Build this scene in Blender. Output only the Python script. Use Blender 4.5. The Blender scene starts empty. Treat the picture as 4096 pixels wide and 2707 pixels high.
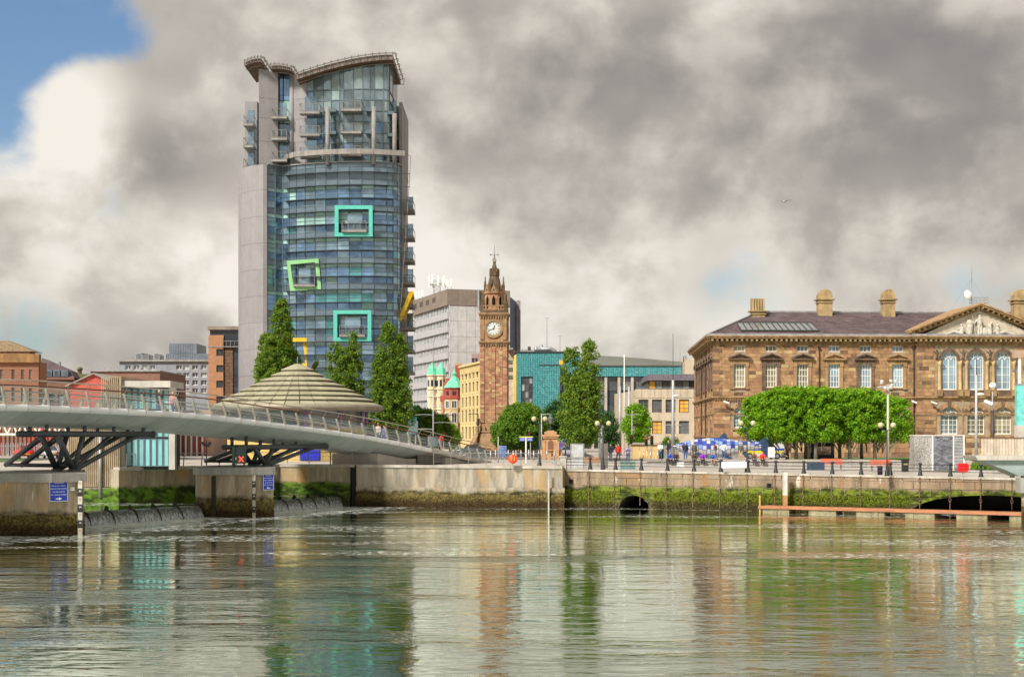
import bpy, bmesh, math, random
import numpy as np
from mathutils import Vector, Matrix
R = math.radians
random.seed(7)
SC = bpy.context.scene
COL = SC.collection
# ------------------------------------------------------------------ camera
F = 5800.0; HZ = 1745.0; CH = 5.8          # focal length in photo pixels, horizon row, eye height over the water
cam = bpy.data.cameras.new('camera'); co = bpy.data.objects.new('camera', cam); COL.objects.link(co)
co.location = (0, 0, CH); co.rotation_euler = (R(90), 0, 0)
cam.sensor_width = 36; cam.lens = F/4096*36; cam.shift_y = (HZ-1353.5)/4096
cam.clip_start = .5; cam.clip_end = 9000
SC.camera = co
SC.view_settings.view_transform = 'Standard'; SC.view_settings.look = 'None'
SC.view_settings.gamma = 1; SC.view_settings.use_curve_mapping = False
SC.view_settings.exposure = 1.4
# ------------------------------------------------------------------ sun
SUN_AZ, SUN_EL = 218.0, 44.0      # compass-like: degrees clockwise from +Y
sd = Vector((math.sin(R(SUN_AZ))*math.cos(R(SUN_EL)), math.cos(R(SUN_AZ))*math.cos(R(SUN_EL)), math.sin(R(SUN_EL))))
sl = bpy.data.lights.new('sun', 'SUN'); sl.energy = 2.3; sl.angle = R(9); sl.color = (1.0, .95, .87)
so = bpy.data.objects.new('sun', sl); COL.objects.link(so)
so.rotation_euler = (-sd).to_track_quat('-Z', 'Y').to_euler(); so.location = (0, -50, 120)
# ------------------------------------------------------------------ world: Nishita sky behind a broken cloud deck
W = bpy.data.worlds.new('World'); SC.world = W; W.use_nodes = True
def nt_tools(nt):
    N = nt.nodes; L = nt.links
    def node(t, **kw):
        n = N.new(t)
        for k, v in kw.items():
            if k.startswith('i_'):
                n.inputs[k[2:].replace('_', ' ')].default_value = v
            else: setattr(n, k, v)
        return n
    def setin(sock, v):
        if hasattr(v, 'is_output') or isinstance(v, bpy.types.NodeSocket): L.new(v, sock)
        else: sock.default_value = v
    def math_(op, a, b=0.0, clamp=False):
        n = N.new('ShaderNodeMath'); n.operation = op; n.use_clamp = clamp
        setin(n.inputs[0], a); setin(n.inputs[1], b); return n.outputs[0]
    def mix(fac, a, b, mode='MIX'):
        n = N.new('ShaderNodeMix'); n.data_type = 'RGBA'; n.blend_type = mode
        setin(n.inputs[0], fac); setin(n.inputs[6], a if not isinstance(a, tuple) else (*a[:3], 1)); setin(n.inputs[7], b if not isinstance(b, tuple) else (*b[:3], 1)); return n.outputs[2]
    def noise(vec, scale=1., detail=4, rough=.55, dist=0.):
        n = N.new('ShaderNodeTexNoise'); L.new(vec, n.inputs['Vector'])
        n.inputs['Scale'].default_value = scale; n.inputs['Detail'].default_value = detail
        n.inputs['Roughness'].default_value = rough; n.inputs['Distortion'].default_value = dist
        return n.outputs['Fac']
    def mapv(vec, scale=(1, 1, 1), loc=(0, 0, 0), rot=(0, 0, 0)):
        n = N.new('ShaderNodeMapping'); L.new(vec, n.inputs['Vector'])
        n.inputs['Scale'].default_value = scale; n.inputs['Location'].default_value = loc; n.inputs['Rotation'].default_value = rot
        return n.outputs[0]
    def rng(v, a, b, c=0., d=1., smooth=True):
        n = N.new('ShaderNodeMapRange'); setin(n.inputs[0], v)
        n.interpolation_type = 'SMOOTHSTEP' if smooth else 'LINEAR'
        for i, x in enumerate((a, b, c, d)): n.inputs[i+1].default_value = x
        return n.outputs[0]
    def ramp(v, stops):
        n = N.new('ShaderNodeValToRGB'); setin(n.inputs[0], v); e = n.color_ramp.elements
        while len(e) < len(stops): e.new(.5)
        for el, (p, c) in zip(e, stops): el.position = p; el.color = (*c[:3], 1)
        return n.outputs[0]
    return node, math_, mix, noise, mapv, rng, ramp, L, N
def build_world():
    nt = W.node_tree; nt.nodes.clear()
    node, math_, mix, noise, mapv, rng, ramp, L, N = nt_tools(nt)
    out = node('ShaderNodeOutputWorld'); bg = node('ShaderNodeBackground'); L.new(bg.outputs[0], out.inputs[0])
    sky = node('ShaderNodeTexSky', sky_type='NISHITA', sun_disc=False, sun_elevation=R(SUN_EL), sun_rotation=R(SUN_AZ), air_density=1.2, dust_density=1.0, ozone_density=2.5)
    tc = node('ShaderNodeTexCoord'); d = tc.outputs['Generated']
    def blob(px, py, r0, r1, sx=1.0):
        v = Vector(((px-2048)/F, 1, (HZ-py)/F)).normalized()
        m = mapv(d, (1/sx, 1, 1), (-v.x/sx, -v.y, -v.z))
        n = N.new('ShaderNodeVectorMath'); n.operation = 'LENGTH'; L.new(m, n.inputs[0])
        return rng(n.outputs['Value'], r0, r1, 1, 0)
    n1 = noise(mapv(d, (1, 1, 1.6), (.31, .1, .27)), 4.4, 3, .5, .3)           # big cloud masses
    n2 = noise(mapv(d, (1, 1, 1.25), (3.1, .7, .9)), 8.5, 7, .5, .25)   # billows
    n3 = noise(mapv(d, (.8, 1, 3.), (1.3, 2.7, .2)), 9, 3, .45, .2)    # layers near the horizon
    n4 = noise(mapv(d, (1, 1, 1.1), (7.1, 2.7, 4.9)), 21, 6, .55, .2)
    edge = rng(math_('ADD', n2, math_('MULTIPLY', n4, .35)), .54, .82)
    tone = math_('ADD', math_('MULTIPLY', n1, .78), math_('ADD', math_('MULTIPLY', edge, .20), math_('MULTIPLY', n3, .14)))
    tone = math_('ADD', tone, math_('MULTIPLY', n4, .16))
    tone = math_('SUBTRACT', tone, .09)
    def addb(t, px, py, r0, r1, a, sx=1.0): return math_('ADD', t, math_('MULTIPLY', blob(px, py, r0, r1, sx), a))
    tone = addb(tone, 3250, 350, 0, .10, -.19, 2.6)
    tone = addb(tone, 2350, 900, 0, .09, -.12, 1.6)
    tone = addb(tone, 640, 620, 0, .06, -.14, 1.2)
    tone = addb(tone, 330, 420, 0, .055, .24, .9)
    tone = addb(tone, 130, 620, 0, .07, .10, 1.4)
    tone = addb(tone, 880, 950, 0, .07, .12, 1.2)
    tone = addb(tone, 3250, 1000, 0, .14, .12, 1.8)
    tone = addb(tone, 1750, 1250, 0, .12, .1, 1.5)
    sep = node('ShaderNodeSeparateXYZ'); L.new(d, sep.inputs[0])
    tone = math_('ADD', tone, rng(sep.outputs['Z'], .0, .1, .045, 0))
    cl = ramp(tone, [(.22, (.088, .082, .080)), (.37, (.130, .120, .112)), (.49, (.180, .166, .150)), (.61, (.245, .228, .202)), (.77, (.345, .325, .295))])
    clear = math_('ADD', math_('MULTIPLY', blob(120, 210, .0, .115, 1.25), .9), math_('MULTIPLY', blob(470, 830, 0, .03, 1.6), .33))
    clear = math_('ADD', clear, math_('MULTIPLY', blob(120, 1350, 0, .055, 2.4), .4))
    clear = math_('ADD', clear, math_('MULTIPLY', blob(2800, 1140, 0, .04, 2.4), .10))
    clear = math_('ADD', clear, math_('MULTIPLY', blob(3980, 1180, 0, .06, 1.6), .12))
    clear = math_('SUBTRACT', clear, math_('MULTIPLY', blob(330, 450, .0, .055, 1.), .8))
    hole = rng(math_('SUBTRACT', math_('ADD', clear, math_('ADD', math_('MULTIPLY', n2, .7), math_('MULTIPLY', n4, .8))), math_('MULTIPLY', n1, .3)), .80, 1.16)
    bright = N.new('ShaderNodeMix'); bright.data_type = 'RGBA'; bright.blend_type = 'MULTIPLY'; bright.inputs[0].default_value = 1
    L.new(sky.outputs[0], bright.inputs[6]); bright.inputs[7].default_value = (.034, .038, .043, 1)
    L.new(mix(hole, cl, bright.outputs[2]), bg.inputs[0]); bg.inputs[1].default_value = 1.0
build_world()
# ------------------------------------------------------------------ tools
def xx(px, Y): return (px-2048)*Y/F
def zz(py, Y): return CH-(py-HZ)*Y/F
def U(px, py, Y): return Vector((xx(px, Y), Y, zz(py, Y)))
def srgb(r, g, b, k=1.0):
    f = lambda c: (c/255/12.92 if c <= 10 else ((c/255+.055)/1.055)**2.4)*k
    return (f(r), f(g), f(b))
MATS = {}
def mat(name, col, rough=.75, metal=0., var=.18, vs=.8, rnd=0., bump=0., bs=6., streak=0., spec=.4, col2=None, c2s=.6, c2t=(.5, .62), hue=0., alpha=None, trans=0., emit=0., tcol=None):
    if name in MATS: return MATS[name]
    m = bpy.data.materials.new(name); m.use_nodes = True; nt = m.node_tree; nt.nodes.clear()
    node, math_, mix, noise, mapv, rng, ramp, L, N = nt_tools(nt)
    out = node('ShaderNodeOutputMaterial'); b = node('ShaderNodeBsdfPrincipled'); L.new(b.outputs[0], out.inputs[0])
    geo = node('ShaderNodeNewGeometry'); P = geo.outputs['Position']
    lo = tuple(c*(1-var) for c in col); hi = tuple(c*(1+var) for c in col)
    c = mix(rng(noise(P, vs, 6, .6), .3, .7), lo, hi)
    if col2 is not None: c = mix(rng(noise(P, c2s, 6, .6, .3), *c2t), c, col2)
    if rnd > 0:
        oi = node('ShaderNodeObjectInfo')
        r = math_('FRACT', math_('ADD', math_('MULTIPLY', oi.outputs['Random'], 7.31), geo.outputs['Random Per Island']))
        hs = node('ShaderNodeHueSaturation'); L.new(c, hs.inputs['Color'])
        L.new(rng(r, 0, 1, 1-rnd, 1+rnd, False), hs.inputs['Value'])
        r2 = math_('FRACT', math_('MULTIPLY', r, 13.7))
        L.new(rng(r2, 0, 1, .5-hue, .5+hue, False), hs.inputs['Hue'])
        c = hs.outputs[0]
    if streak > 0:
        s = noise(mapv(P, (2.2, 2.2, .12)), 1.0, 5, .65)
        k = rng(s, .35, .65, 1-streak, 1.0)
        c = mix(1.0, c, k, 'MULTIPLY')
    L.new(c, b.inputs['Base Color'])
    b.inputs['Roughness'].default_value = rough; b.inputs['Metallic'].default_value = metal
    b.inputs['Specular IOR Level'].default_value = spec
    if bump > 0:
        bn = node('ShaderNodeBump'); bn.inputs['Strength'].default_value = 1; bn.inputs['Distance'].default_value = bump
        L.new(noise(P, bs, 5, .6), bn.inputs['Height']); L.new(bn.outputs[0], b.inputs['Normal'])
    if emit > 0:
        L.new(c, b.inputs['Emission Color']); b.inputs['Emission Strength'].default_value = emit
    if trans > 0:
        t = node('ShaderNodeBsdfTransparent'); t.inputs[0].default_value = (*(tcol or (1, 1, 1)), 1)
        mx = node('ShaderNodeMixShader'); fr = node('ShaderNodeFresnel'); fr.inputs[0].default_value = 1.45
        L.new(rng(fr.outputs[0], 0, 1, trans, trans*.25, False), mx.inputs[0])
        L.new(b.outputs[0], mx.inputs[1]); L.new(t.outputs[0], mx.inputs[2]); L.new(mx.outputs[0], out.inputs[0])
    MATS[name] = m
    return m
def leafmat(name, col, tr=.35):
    m = bpy.data.materials.new(name); m.use_nodes = True; nt = m.node_tree; nt.nodes.clear()
    node, math_, mix, noise, mapv, rng, ramp, L, N = nt_tools(nt)
    out = node('ShaderNodeOutputMaterial'); geo = node('ShaderNodeNewGeometry')
    r = geo.outputs['Random Per Island']
    c = mix(rng(r, 0, 1, 0, 1, False), tuple(x*.42 for x in col), tuple(x*1.5 for x in col))
    c = mix(rng(noise(geo.outputs['Position'], 1.5, 3), .45, .6), c, tuple(a*b for a, b in zip(col, (1.5, 1.2, .8))))
    a = node('ShaderNodeBsdfPrincipled'); a.inputs['Roughness'].default_value = .55; a.inputs['Specular IOR Level'].default_value = .3
    t = node('ShaderNodeBsdfTranslucent'); mx = node('ShaderNodeMixShader'); mx.inputs[0].default_value = tr
    L.new(c, a.inputs['Base Color']); L.new(c, t.inputs[0]); L.new(a.outputs[0], mx.inputs[1]); L.new(t.outputs[0], mx.inputs[2]); L.new(mx.outputs[0], out.inputs[0])
    return m
class MB:
    def __init__(s): s.v = []; s.f = []
    def add(s, vs, fs):
        o = len(s.v); s.v += [tuple(v) for v in vs]; s.f += [tuple(i+o for i in f) for f in fs]; return s
    def box(s, x0, x1, y0, y1, z0, z1):
        return s.add([(x0, y0, z0), (x1, y0, z0), (x1, y1, z0), (x0, y1, z0), (x0, y0, z1), (x1, y0, z1), (x1, y1, z1), (x0, y1, z1)],
              [(0, 3, 2, 1), (4, 5, 6, 7), (0, 1, 5, 4), (1, 2, 6, 5), (2, 3, 7, 6), (3, 0, 4, 7)])
    def hexa(s, p): return s.add(p, [(0, 3, 2, 1), (4, 5, 6, 7), (0, 1, 5, 4), (1, 2, 6, 5), (2, 3, 7, 6), (3, 0, 4, 7)])
    def beam(s, p0, p1, w, h, up=(0, 0, 1)):
        p0 = Vector(p0); p1 = Vector(p1); d = (p1-p0).normalized(); u = Vector(up)
        a = d.cross(u)
        if a.length < 1e-4: a = d.cross(Vector((0, 1, 0)))
        a.normalize(); b = a.cross(d).normalized(); a *= w/2; b *= h/2
        return s.hexa([p0-a-b, p0+a-b, p1+a-b, p1-a-b, p0-a+b, p0+a+b, p1+a+b, p1-a+b])
    def cyl(s, p0, p1, r0, r1=None, n=8, caps=True):
        p0 = Vector(p0); p1 = Vector(p1); r1 = r0 if r1 is None else r1
        d = (p1-p0).normalized(); a = d.orthogonal().normalized(); b = d.cross(a)
        vs = [p0+(a*math.cos(2*math.pi*i/n)+b*math.sin(2*math.pi*i/n))*r0 for i in range(n)] + [p1+(a*math.cos(2*math.pi*i/n)+b*math.sin(2*math.pi*i/n))*r1 for i in range(n)]
        fs = [(i, (i+1) % n, n+(i+1) % n, n+i) for i in range(n)]
        if caps: fs += [tuple(range(n-1, -1, -1)), tuple(range(n, 2*n))]
        return s.add(vs, fs)
    def path(s, pts, r, n=6):
        pts = [Vector(p) for p in pts]
        rings = []
        prev = None
        for i, p in enumerate(pts):
            d = (pts[min(i+1, len(pts)-1)]-pts[max(i-1, 0)]).normalized()
            a = d.orthogonal().normalized() if prev is None else (prev-d*prev.dot(d)).normalized()
            prev = a; b = d.cross(a); rr = r[i] if isinstance(r, (list, tuple)) else r
            rings.append([p+(a*math.cos(2*math.pi*k/n)+b*math.sin(2*math.pi*k/n))*rr for k in range(n)])
        return s.loft(rings, True, True)
    def loft(s, rings, closed=True, caps=False):
        n = len(rings[0]); vs = [p for r in rings for p in r]; fs = []
        for i in range(len(rings)-1):
            for k in range(n if closed else n-1):
                fs.append((i*n+k, i*n+(k+1) % n, (i+1)*n+(k+1) % n, (i+1)*n+k))
        if caps: fs += [tuple(range(n-1, -1, -1)), tuple((len(rings)-1)*n+k for k in range(n))]
        return s.add(vs, fs)
    def lathe(s, c, prof, n=12, a0=0., sx=1., sy=1., caps=True):
        rings = [[(c[0]+r*sx*math.cos(a0+2*math.pi*k/n), c[1]+r*sy*math.sin(a0+2*math.pi*k/n), c[2]+z) for k in range(n)] for r, z in prof]
        return s.loft(rings, True, caps)
    def sphere(s, c, r, n=10, m=7):
        r = r if isinstance(r, (tuple, list)) else (r, r, r)
        rings = [[(c[0]+r[0]*math.sin(math.pi*(j+.02)/(m+.04))*math.cos(2*math.pi*k/n), c[1]+r[1]*math.sin(math.pi*(j+.02)/(m+.04))*math.sin(2*math.pi*k/n), c[2]-r[2]*math.cos(math.pi*(j+.02)/(m+.04))) for k in range(n)] for j in range(m+1)]
        return s.loft(rings, True, True)
    def prism(s, poly, y0, y1):
        n = len(poly); vs = [(x, y0, z) for x, z in poly]+[(x, y1, z) for x, z in poly]
        return s.add(vs, [tuple(range(n)), tuple(range(2*n-1, n-1, -1))]+[(i, n+i, n+(i+1) % n, (i+1) % n) for i in range(n)])
    def prismz(s, poly, z0, z1):
        n = len(poly); vs = [(x, y, z0) for x, y in poly]+[(x, y, z1) for x, y in poly]
        return s.add(vs, [tuple(range(n-1, -1, -1)), tuple(range(n, 2*n))]+[(i, (i+1) % n, n+(i+1) % n, n+i) for i in range(n)])
    def xf(s, M): s.v = [tuple(M @ Vector(v)) for v in s.v]; return s
    def build(s, name, m=None, parent=None, smooth=False, loc=None, rz=0.):
        me = bpy.data.meshes.new(name); me.from_pydata(s.v, [], s.f)
        if m is not None: me.materials.append(m)
        if smooth: me.shade_smooth()
        return link(name, me, parent, loc, rz)
def link(name, me, parent=None, loc=None, rz=0., scale=None):
    o = bpy.data.objects.new(name, me); COL.objects.link(o)
    if parent is not None: o.parent = parent
    if loc is not None: o.location = loc
    if rz: o.rotation_euler = (0, 0, rz)
    if scale is not None: o.scale = scale
    return o
def tag(o, label, cat, group=None, kind=None):
    o['label'] = label; o['category'] = cat
    if group: o['group'] = group
    if kind: o['kind'] = kind
    return o
def thing(name, label, cat, loc=(0, 0, 0), rz=0., group=None):
    o = bpy.data.objects.new(name, None); COL.objects.link(o); o.location = loc; o.rotation_euler = (0, 0, rz)
    o.empty_display_size = .3
    return tag(o, label, cat, group)
def struct(o): o['kind'] = 'structure'; return o
def copy_tree(o, parent=None):
    c = o.copy(); COL.objects.link(c); c.parent = parent
    for ch in o.children: copy_tree(ch, c)
    return c
CUBES = {}
def cube(m):
    if m.name not in CUBES:
        b = MB().box(-.5, .5, -.5, .5, -.5, .5); me = bpy.data.meshes.new('piece'); me.from_pydata(b.v, [], b.f); me.materials.append(m); CUBES[m.name] = me
    return CUBES[m.name]
def piece(name, parent, m, x0, x1, y0, y1, z0, z1):
    return link(name, cube(m), parent, ((x0+x1)/2, (y0+y1)/2, (z0+z1)/2), 0, (x1-x0, y1-y0, z1-z0))
def pieces(name, parent, m, boxes, limit=300, stuff='small_'):
    """boxes as single parts, past the limit joined into one part"""
    boxes = sorted(boxes, key=lambda b: -(b[1]-b[0])*(b[5]-b[4]))
    for b in boxes[:limit]: piece(name, parent, m, *b)
    if len(boxes) > limit:
        mb = MB()
        for b in boxes[limit:]: mb.box(*b)
        o = mb.build(stuff+name+'s', m, parent); o['kind'] = 'stuff'
def catmull(pts, n):
    P = [np.array(p, float) for p in pts]; P = [2*P[0]-P[1]]+P+[2*P[-1]-P[-2]]; out = []
    for i in range(1, len(P)-2):
        for k in range(n):
            t = k/n; a, b, c, d = P[i-1:i+3]
            out.append(.5*((2*b)+(-a+c)*t+(2*a-5*b+4*c-d)*t*t+(-a+3*b-3*c+d)*t**3))
    out.append(P[-2]); return out
# ------------------------------------------------------------------ facades
def wallgrid(mb, W_, H_, openings, th=.35, x0=0., z0=0.):
    """a wall in the local x-z plane (front y=0, going back to th) with rectangular openings"""
    xs = sorted({x0, x0+W_, *[o[0] for o in openings], *[o[1] for o in openings]}); zs = sorted({z0, z0+H_, *[o[2] for o in openings], *[o[3] for o in openings]})
    for i in range(len(xs)-1):
        j = 0
        while j < len(zs)-1:
            cx = (xs[i]+xs[i+1])/2
            def op(j): cz = (zs[j]+zs[j+1])/2; return any(o[0] < cx < o[1] and o[2] < cz < o[3] for o in openings)
            if op(j): j += 1; continue
            k = j
            while k+1 < len(zs)-1 and not op(k+1): k += 1
            mb.add([(xs[i], 0, zs[j]), (xs[i+1], 0, zs[j]), (xs[i+1], 0, zs[k+1]), (xs[i], 0, zs[k+1])], [(0, 1, 2, 3)])
            j = k+1
    for a, b, c, d in openings:
        mb.add([(a, 0, c), (b, 0, c), (b, 0, d), (a, 0, d), (a, th, c), (b, th, c), (b, th, d), (a, th, d)], [(0, 4, 5, 1), (1, 5, 6, 2), (2, 6, 7, 3), (3, 7, 4, 0)])
    return mb
WIN = {}
def window(parent, x, z, w, h, fm, gm, y=.2, nx=2, nz=2, fw=.06, name='window', depth=.08):
    """frame with glazing bars at (x centre, z bottom), its pane a sub-part; look-alikes share meshes"""
    key = (round(w, 3), round(h, 3), fm.name, nx, nz, fw, depth)
    if key not in WIN:
        b = MB()
        b.box(-w/2, w/2, 0, depth, 0, fw).box(-w/2, w/2, 0, depth, h-fw, h).box(-w/2, -w/2+fw, 0, depth, fw, h-fw).box(w/2-fw, w/2, 0, depth, fw, h-fw)
        for i in range(1, nx): xx_ = -w/2+w*i/nx; b.box(xx_-fw*.35, xx_+fw*.35, .01, depth-.01, fw, h-fw)
        for i in range(1, nz): z_ = h*i/nz; b.box(-w/2+fw, w/2-fw, .013, depth-.013, z_-fw*.35, z_+fw*.35)
        me = bpy.data.meshes.new(name); me.from_pydata(b.v, [], b.f); me.materials.append(fm); WIN[key] = me
    o = link(name, WIN[key], parent, (x, y, z))
    p = link('pane', cube(gm), o, (0, depth*.55, h/2), 0, (w-.02, .012, h-.02))
    return o

class FR:
    """a facade frame: origin on the ground line, x along the wall, y into the building, z up"""
    def __init__(s, o, ang): s.o = Vector(o); s.a = ang; s.M = Matrix.Translation(s.o) @ Matrix.Rotation(ang, 4, 'Z')
    def p(s, x, y, z): return s.M @ Vector((x, y, z))
def fwin(fr, parent, x, z, w, h, fm, gm, y=.2, **k):
    o = window(parent, 0, 0, w, h, fm, gm, **k); o.location = fr.p(x, y, z); o.rotation_euler = (0, 0, fr.a); return o
def fb(fr, name, m, parent, mb, smooth=False): return mb.xf(fr.M).build(name, m, parent, smooth)
def fpiece(fr, name, m, parent, x0, x1, y0, y1, z0, z1):
    o = piece(name, parent, m, x0, x1, y0, y1, z0, z1); o.location = fr.p((x0+x1)/2, (y0+y1)/2, (z0+z1)/2); o.rotation_euler = (0, 0, fr.a); return o
def fpieces(fr, name, m, parent, boxes, limit):
    boxes = sorted(boxes, key=lambda b: -(b[1]-b[0])*(b[5]-b[4]))
    for b in boxes[:limit]: fpiece(fr, name, m, parent, *b)
    if len(boxes) > limit:
        mb = MB()
        for b in boxes[limit:]: mb.box(*b)
        fb(fr, 'small_'+name+'s', m, parent, mb)['kind'] = 'stuff'
# ================================================================== the setting: water, ground, roads, hills
def watermat():
    m = bpy.data.materials.new('river_water'); m.use_nodes = True; nt = m.node_tree; nt.nodes.clear()
    node, math_, mix, noise, mapv, rng, ramp, L, N = nt_tools(nt)
    out = node('ShaderNodeOutputMaterial'); b = node('ShaderNodeBsdfPrincipled'); L.new(b.outputs[0], out.inputs[0])
    P = node('ShaderNodeNewGeometry').outputs['Position']
    # foam drifting away from the foot of the weir
    p0 = Vector((-28., 94.8)); u = Vector((.447, .894)).normalized(); nrm = Vector((u.y, -u.x))
    sp = node('ShaderNodeSeparateXYZ'); L.new(P, sp.inputs[0])
    dist = math_('ADD', math_('MULTIPLY', math_('SUBTRACT', sp.outputs[0], p0.x), nrm.x), math_('MULTIPLY', math_('SUBTRACT', sp.outputs[1], p0.y), nrm.y))
    near = math_('MULTIPLY', math_('MULTIPLY', rng(dist, .3, 16, 1, 0), rng(dist, .1, .5, 0, 1)), rng(sp.outputs[1], 124, 118, 0, 1))
    fn = noise(mapv(P, (.9, 2.2, 1)), 1.3, 6, .65)
    foam_glints = rng(math_('ADD', math_('MULTIPLY', near, .34), fn), .68, .86)
    band = rng(noise(mapv(P, (.035, .16, 1), (4, 9, 0), (0, 0, R(-5))), 1.0, 3, .55, .5), .50, .58)      # bands of white streaks painted in as sparkle on the water
    glint = math_('MULTIPLY', math_('MULTIPLY', rng(noise(mapv(P, (2.2, 5.5, 1)), 1., 3, .6), .535, .60), band), rng(sp.outputs[1], 45, 70, 0, .9))
    foam_glints = math_('MAXIMUM', foam_glints, glint)  # painted sparkle joins the real foam below the weir
    calm = mix(rng(noise(P, .07, 3), .4, .6), (.012, .034, .008), (.022, .055, .010))
    L.new(mix(foam_glints, calm, (.80, .81, .76)), b.inputs['Base Color'])
    b.inputs['Roughness'].default_value = .6; b.inputs['Specular IOR Level'].default_value = 0
    gl = node('ShaderNodeBsdfGlossy'); gl.inputs['Color'].default_value = (.95, 1.0, .90, 1); gl.inputs['Roughness'].default_value = .035
    fr = node('ShaderNodeFresnel'); fr.inputs[0].default_value = 1.33
    mx = node('ShaderNodeMixShader'); L.new(math_('MULTIPLY', math_('MULTIPLY', math_('POWER', fr.outputs[0], .5), 1.25, True), rng(foam_glints, 0, 1, 1, .25, False)), mx.inputs[0])
    L.new(b.outputs[0], mx.inputs[1]); L.new(gl.outputs[0], mx.inputs[2]); L.new(mx.outputs[0], out.inputs[0])
    # ripples: heights in metres
    w1 = noise(mapv(P, (.42, 1.0, 1), rot=(0, 0, R(6))), 1.0, 2, .45, .4)
    w2 = noise(mapv(P, (1.5, 3.0, 1), rot=(0, 0, R(-9))), 1.0, 3, .5, .3)
    w3 = noise(mapv(P, (.10, .24, 1)), 1.0, 2, .5)
    gust = rng(noise(mapv(P, (.022, .10, 1), rot=(0, 0, R(4))), 1.0, 4, .6, .8), .53, .61)   # ruffled patches
    h = math_('ADD', math_('MULTIPLY', w1, .028), math_('MULTIPLY', w3, .04))
    h = math_('ADD', h, math_('MULTIPLY', w2, rng(gust, 0, 1, .0085, .055, False)))
    bn = node('ShaderNodeBump'); bn.inputs['Strength'].default_value = 1; bn.inputs['Distance'].default_value = 1
    L.new(h, bn.inputs['Height'])
    for q in (b, gl, fr): L.new(bn.outputs[0], q.inputs['Normal'])
    return m
WATER = watermat()
# downstream river and the pool held back above the weir
struct(MB().add([(-900, -200, 0), (900, -200, 0), (900, 135, 0), (-900, 135, 0)], [(0, 1, 2, 3)]).build('river_water', WATER))
UP = .85
struct(MB().add([(-28.3, 95.1, UP), (-14.5, 121.6, UP), (-19.4, 121.9, UP), (-29.1, 108.4, UP), (-120, 112, UP), (-75, 5, UP)], [(0, 1, 2, 3, 4, 5)]).build('upper_water', WATER))
PAVE = mat('paving', (.36, .33, .29), .85, var=.15, vs=.5, bump=.004, bs=9, col2=(.42, .34, .28), c2s=.08)
GRASSM = mat('grass_ground', (.07, .15, .025), .95, var=.35, vs=3, bump=.03, bs=18)
ASPH = mat('asphalt', (.06, .06, .062), .9, var=.2, vs=.6, bump=.003, bs=30)
COPE = mat('coping_stone', (.44, .40, .34), .85, var=.18, vs=1.2, rnd=.1, bump=.006, bs=7, streak=.15)
GZ = 3.3
QA, QB, QC, QD, QE, QF, QG = (-29.3, 108), (-19.5, 121.5), (-13.1, 120.6), (4.1, 117.6), (4.4, 119.0), (36.9, 106.), (90., 84.8)
gnd = [(-1500, 113), (-120, 112.5), (-43, 110.3), (QA[0]-.6, QA[1]+1.2), (QB[0]-.4, QB[1]+.9), (QC[0], QC[1]+1.2), (QD[0]-.4, QD[1]+1.1), (QD[0]-.4, 140), (90, 140), (1500, 140), (1500, 3000), (-1500, 3000)]
struct(MB().prismz([(x, y) for x, y in gnd], GZ-2.5, GZ).build('ground', PAVE))
# promenade along the stone quay, falling gently to the right
def promz(X): return 3.13-.0108*(X-4.4)
pm = MB(); st = [QE, QF, QG]
vs = []
for (x, y) in st: vs += [(x, y, promz(x)-.02), (x, 140.2, max(promz(x), 2.75)-.02)]
pm.add(vs, [(0, 2, 3, 1), (2, 4, 5, 3)]); struct(pm.build('promenade', PAVE))
struct(MB().add([(-300, 158, GZ+.004), (14, 158, GZ+.004), (14, 168, GZ+.004), (-300, 168, GZ+.004)], [(0, 1, 2, 3)]).build('road', ASPH))
rm = MB()
for i in range(28): x = -150+i*6; rm.box(x, x+2.4, 162.9, 163.05, GZ+.008, GZ+.012)
struct(rm.build('road_marking', mat('road_paint', (.72, .72, .68), .7)))
struct(MB().add([(-6, 172, GZ+.004), (10, 172, GZ+.004), (16, 420, GZ+.004), (-8, 420, GZ+.004)], [(0, 1, 2, 3)]).build('side_street', ASPH))
# lawn under the clipped trees and round the right hand planter
struct(MB().box(32, 70, 152, 168, GZ-.1, GZ+.06).build('lawn', GRASSM))
# hills behind the town
HILLM = mat('hazed_hill', (.13, .135, .115), 1, var=.12, vs=.006, col2=(.15, .15, .125), c2s=.01)  # grey-green heath, greyed further to put distance haze into the colour
def hill(name, pts, Y, thick):
    b = MB(); c = catmull(pts, 6); top = [(xx(p[0], Y), Y+thick*.35, zz(p[1], Y)) for p in c]
    rings = [[(x, Y-thick*.3, 0), (x, Y, z*.55), (x, y, z), (x, Y+thick, z*.5), (x, Y+2*thick, 0)] for x, y, z in top]
    return struct(b.loft(rings, False).build(name, HILLM, smooth=True))
hill('hill', [(1500, 1560), (1850, 1500), (2150, 1430), (2390, 1402), (2600, 1412), (2800, 1428), (3100, 1440), (3600, 1460), (4400, 1500)], 2600, 500)
hill('low_hills', [(-600, 1690), (0, 1660), (300, 1650), (700, 1660), (1100, 1670), (1700, 1640)], 2400, 400)
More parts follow.
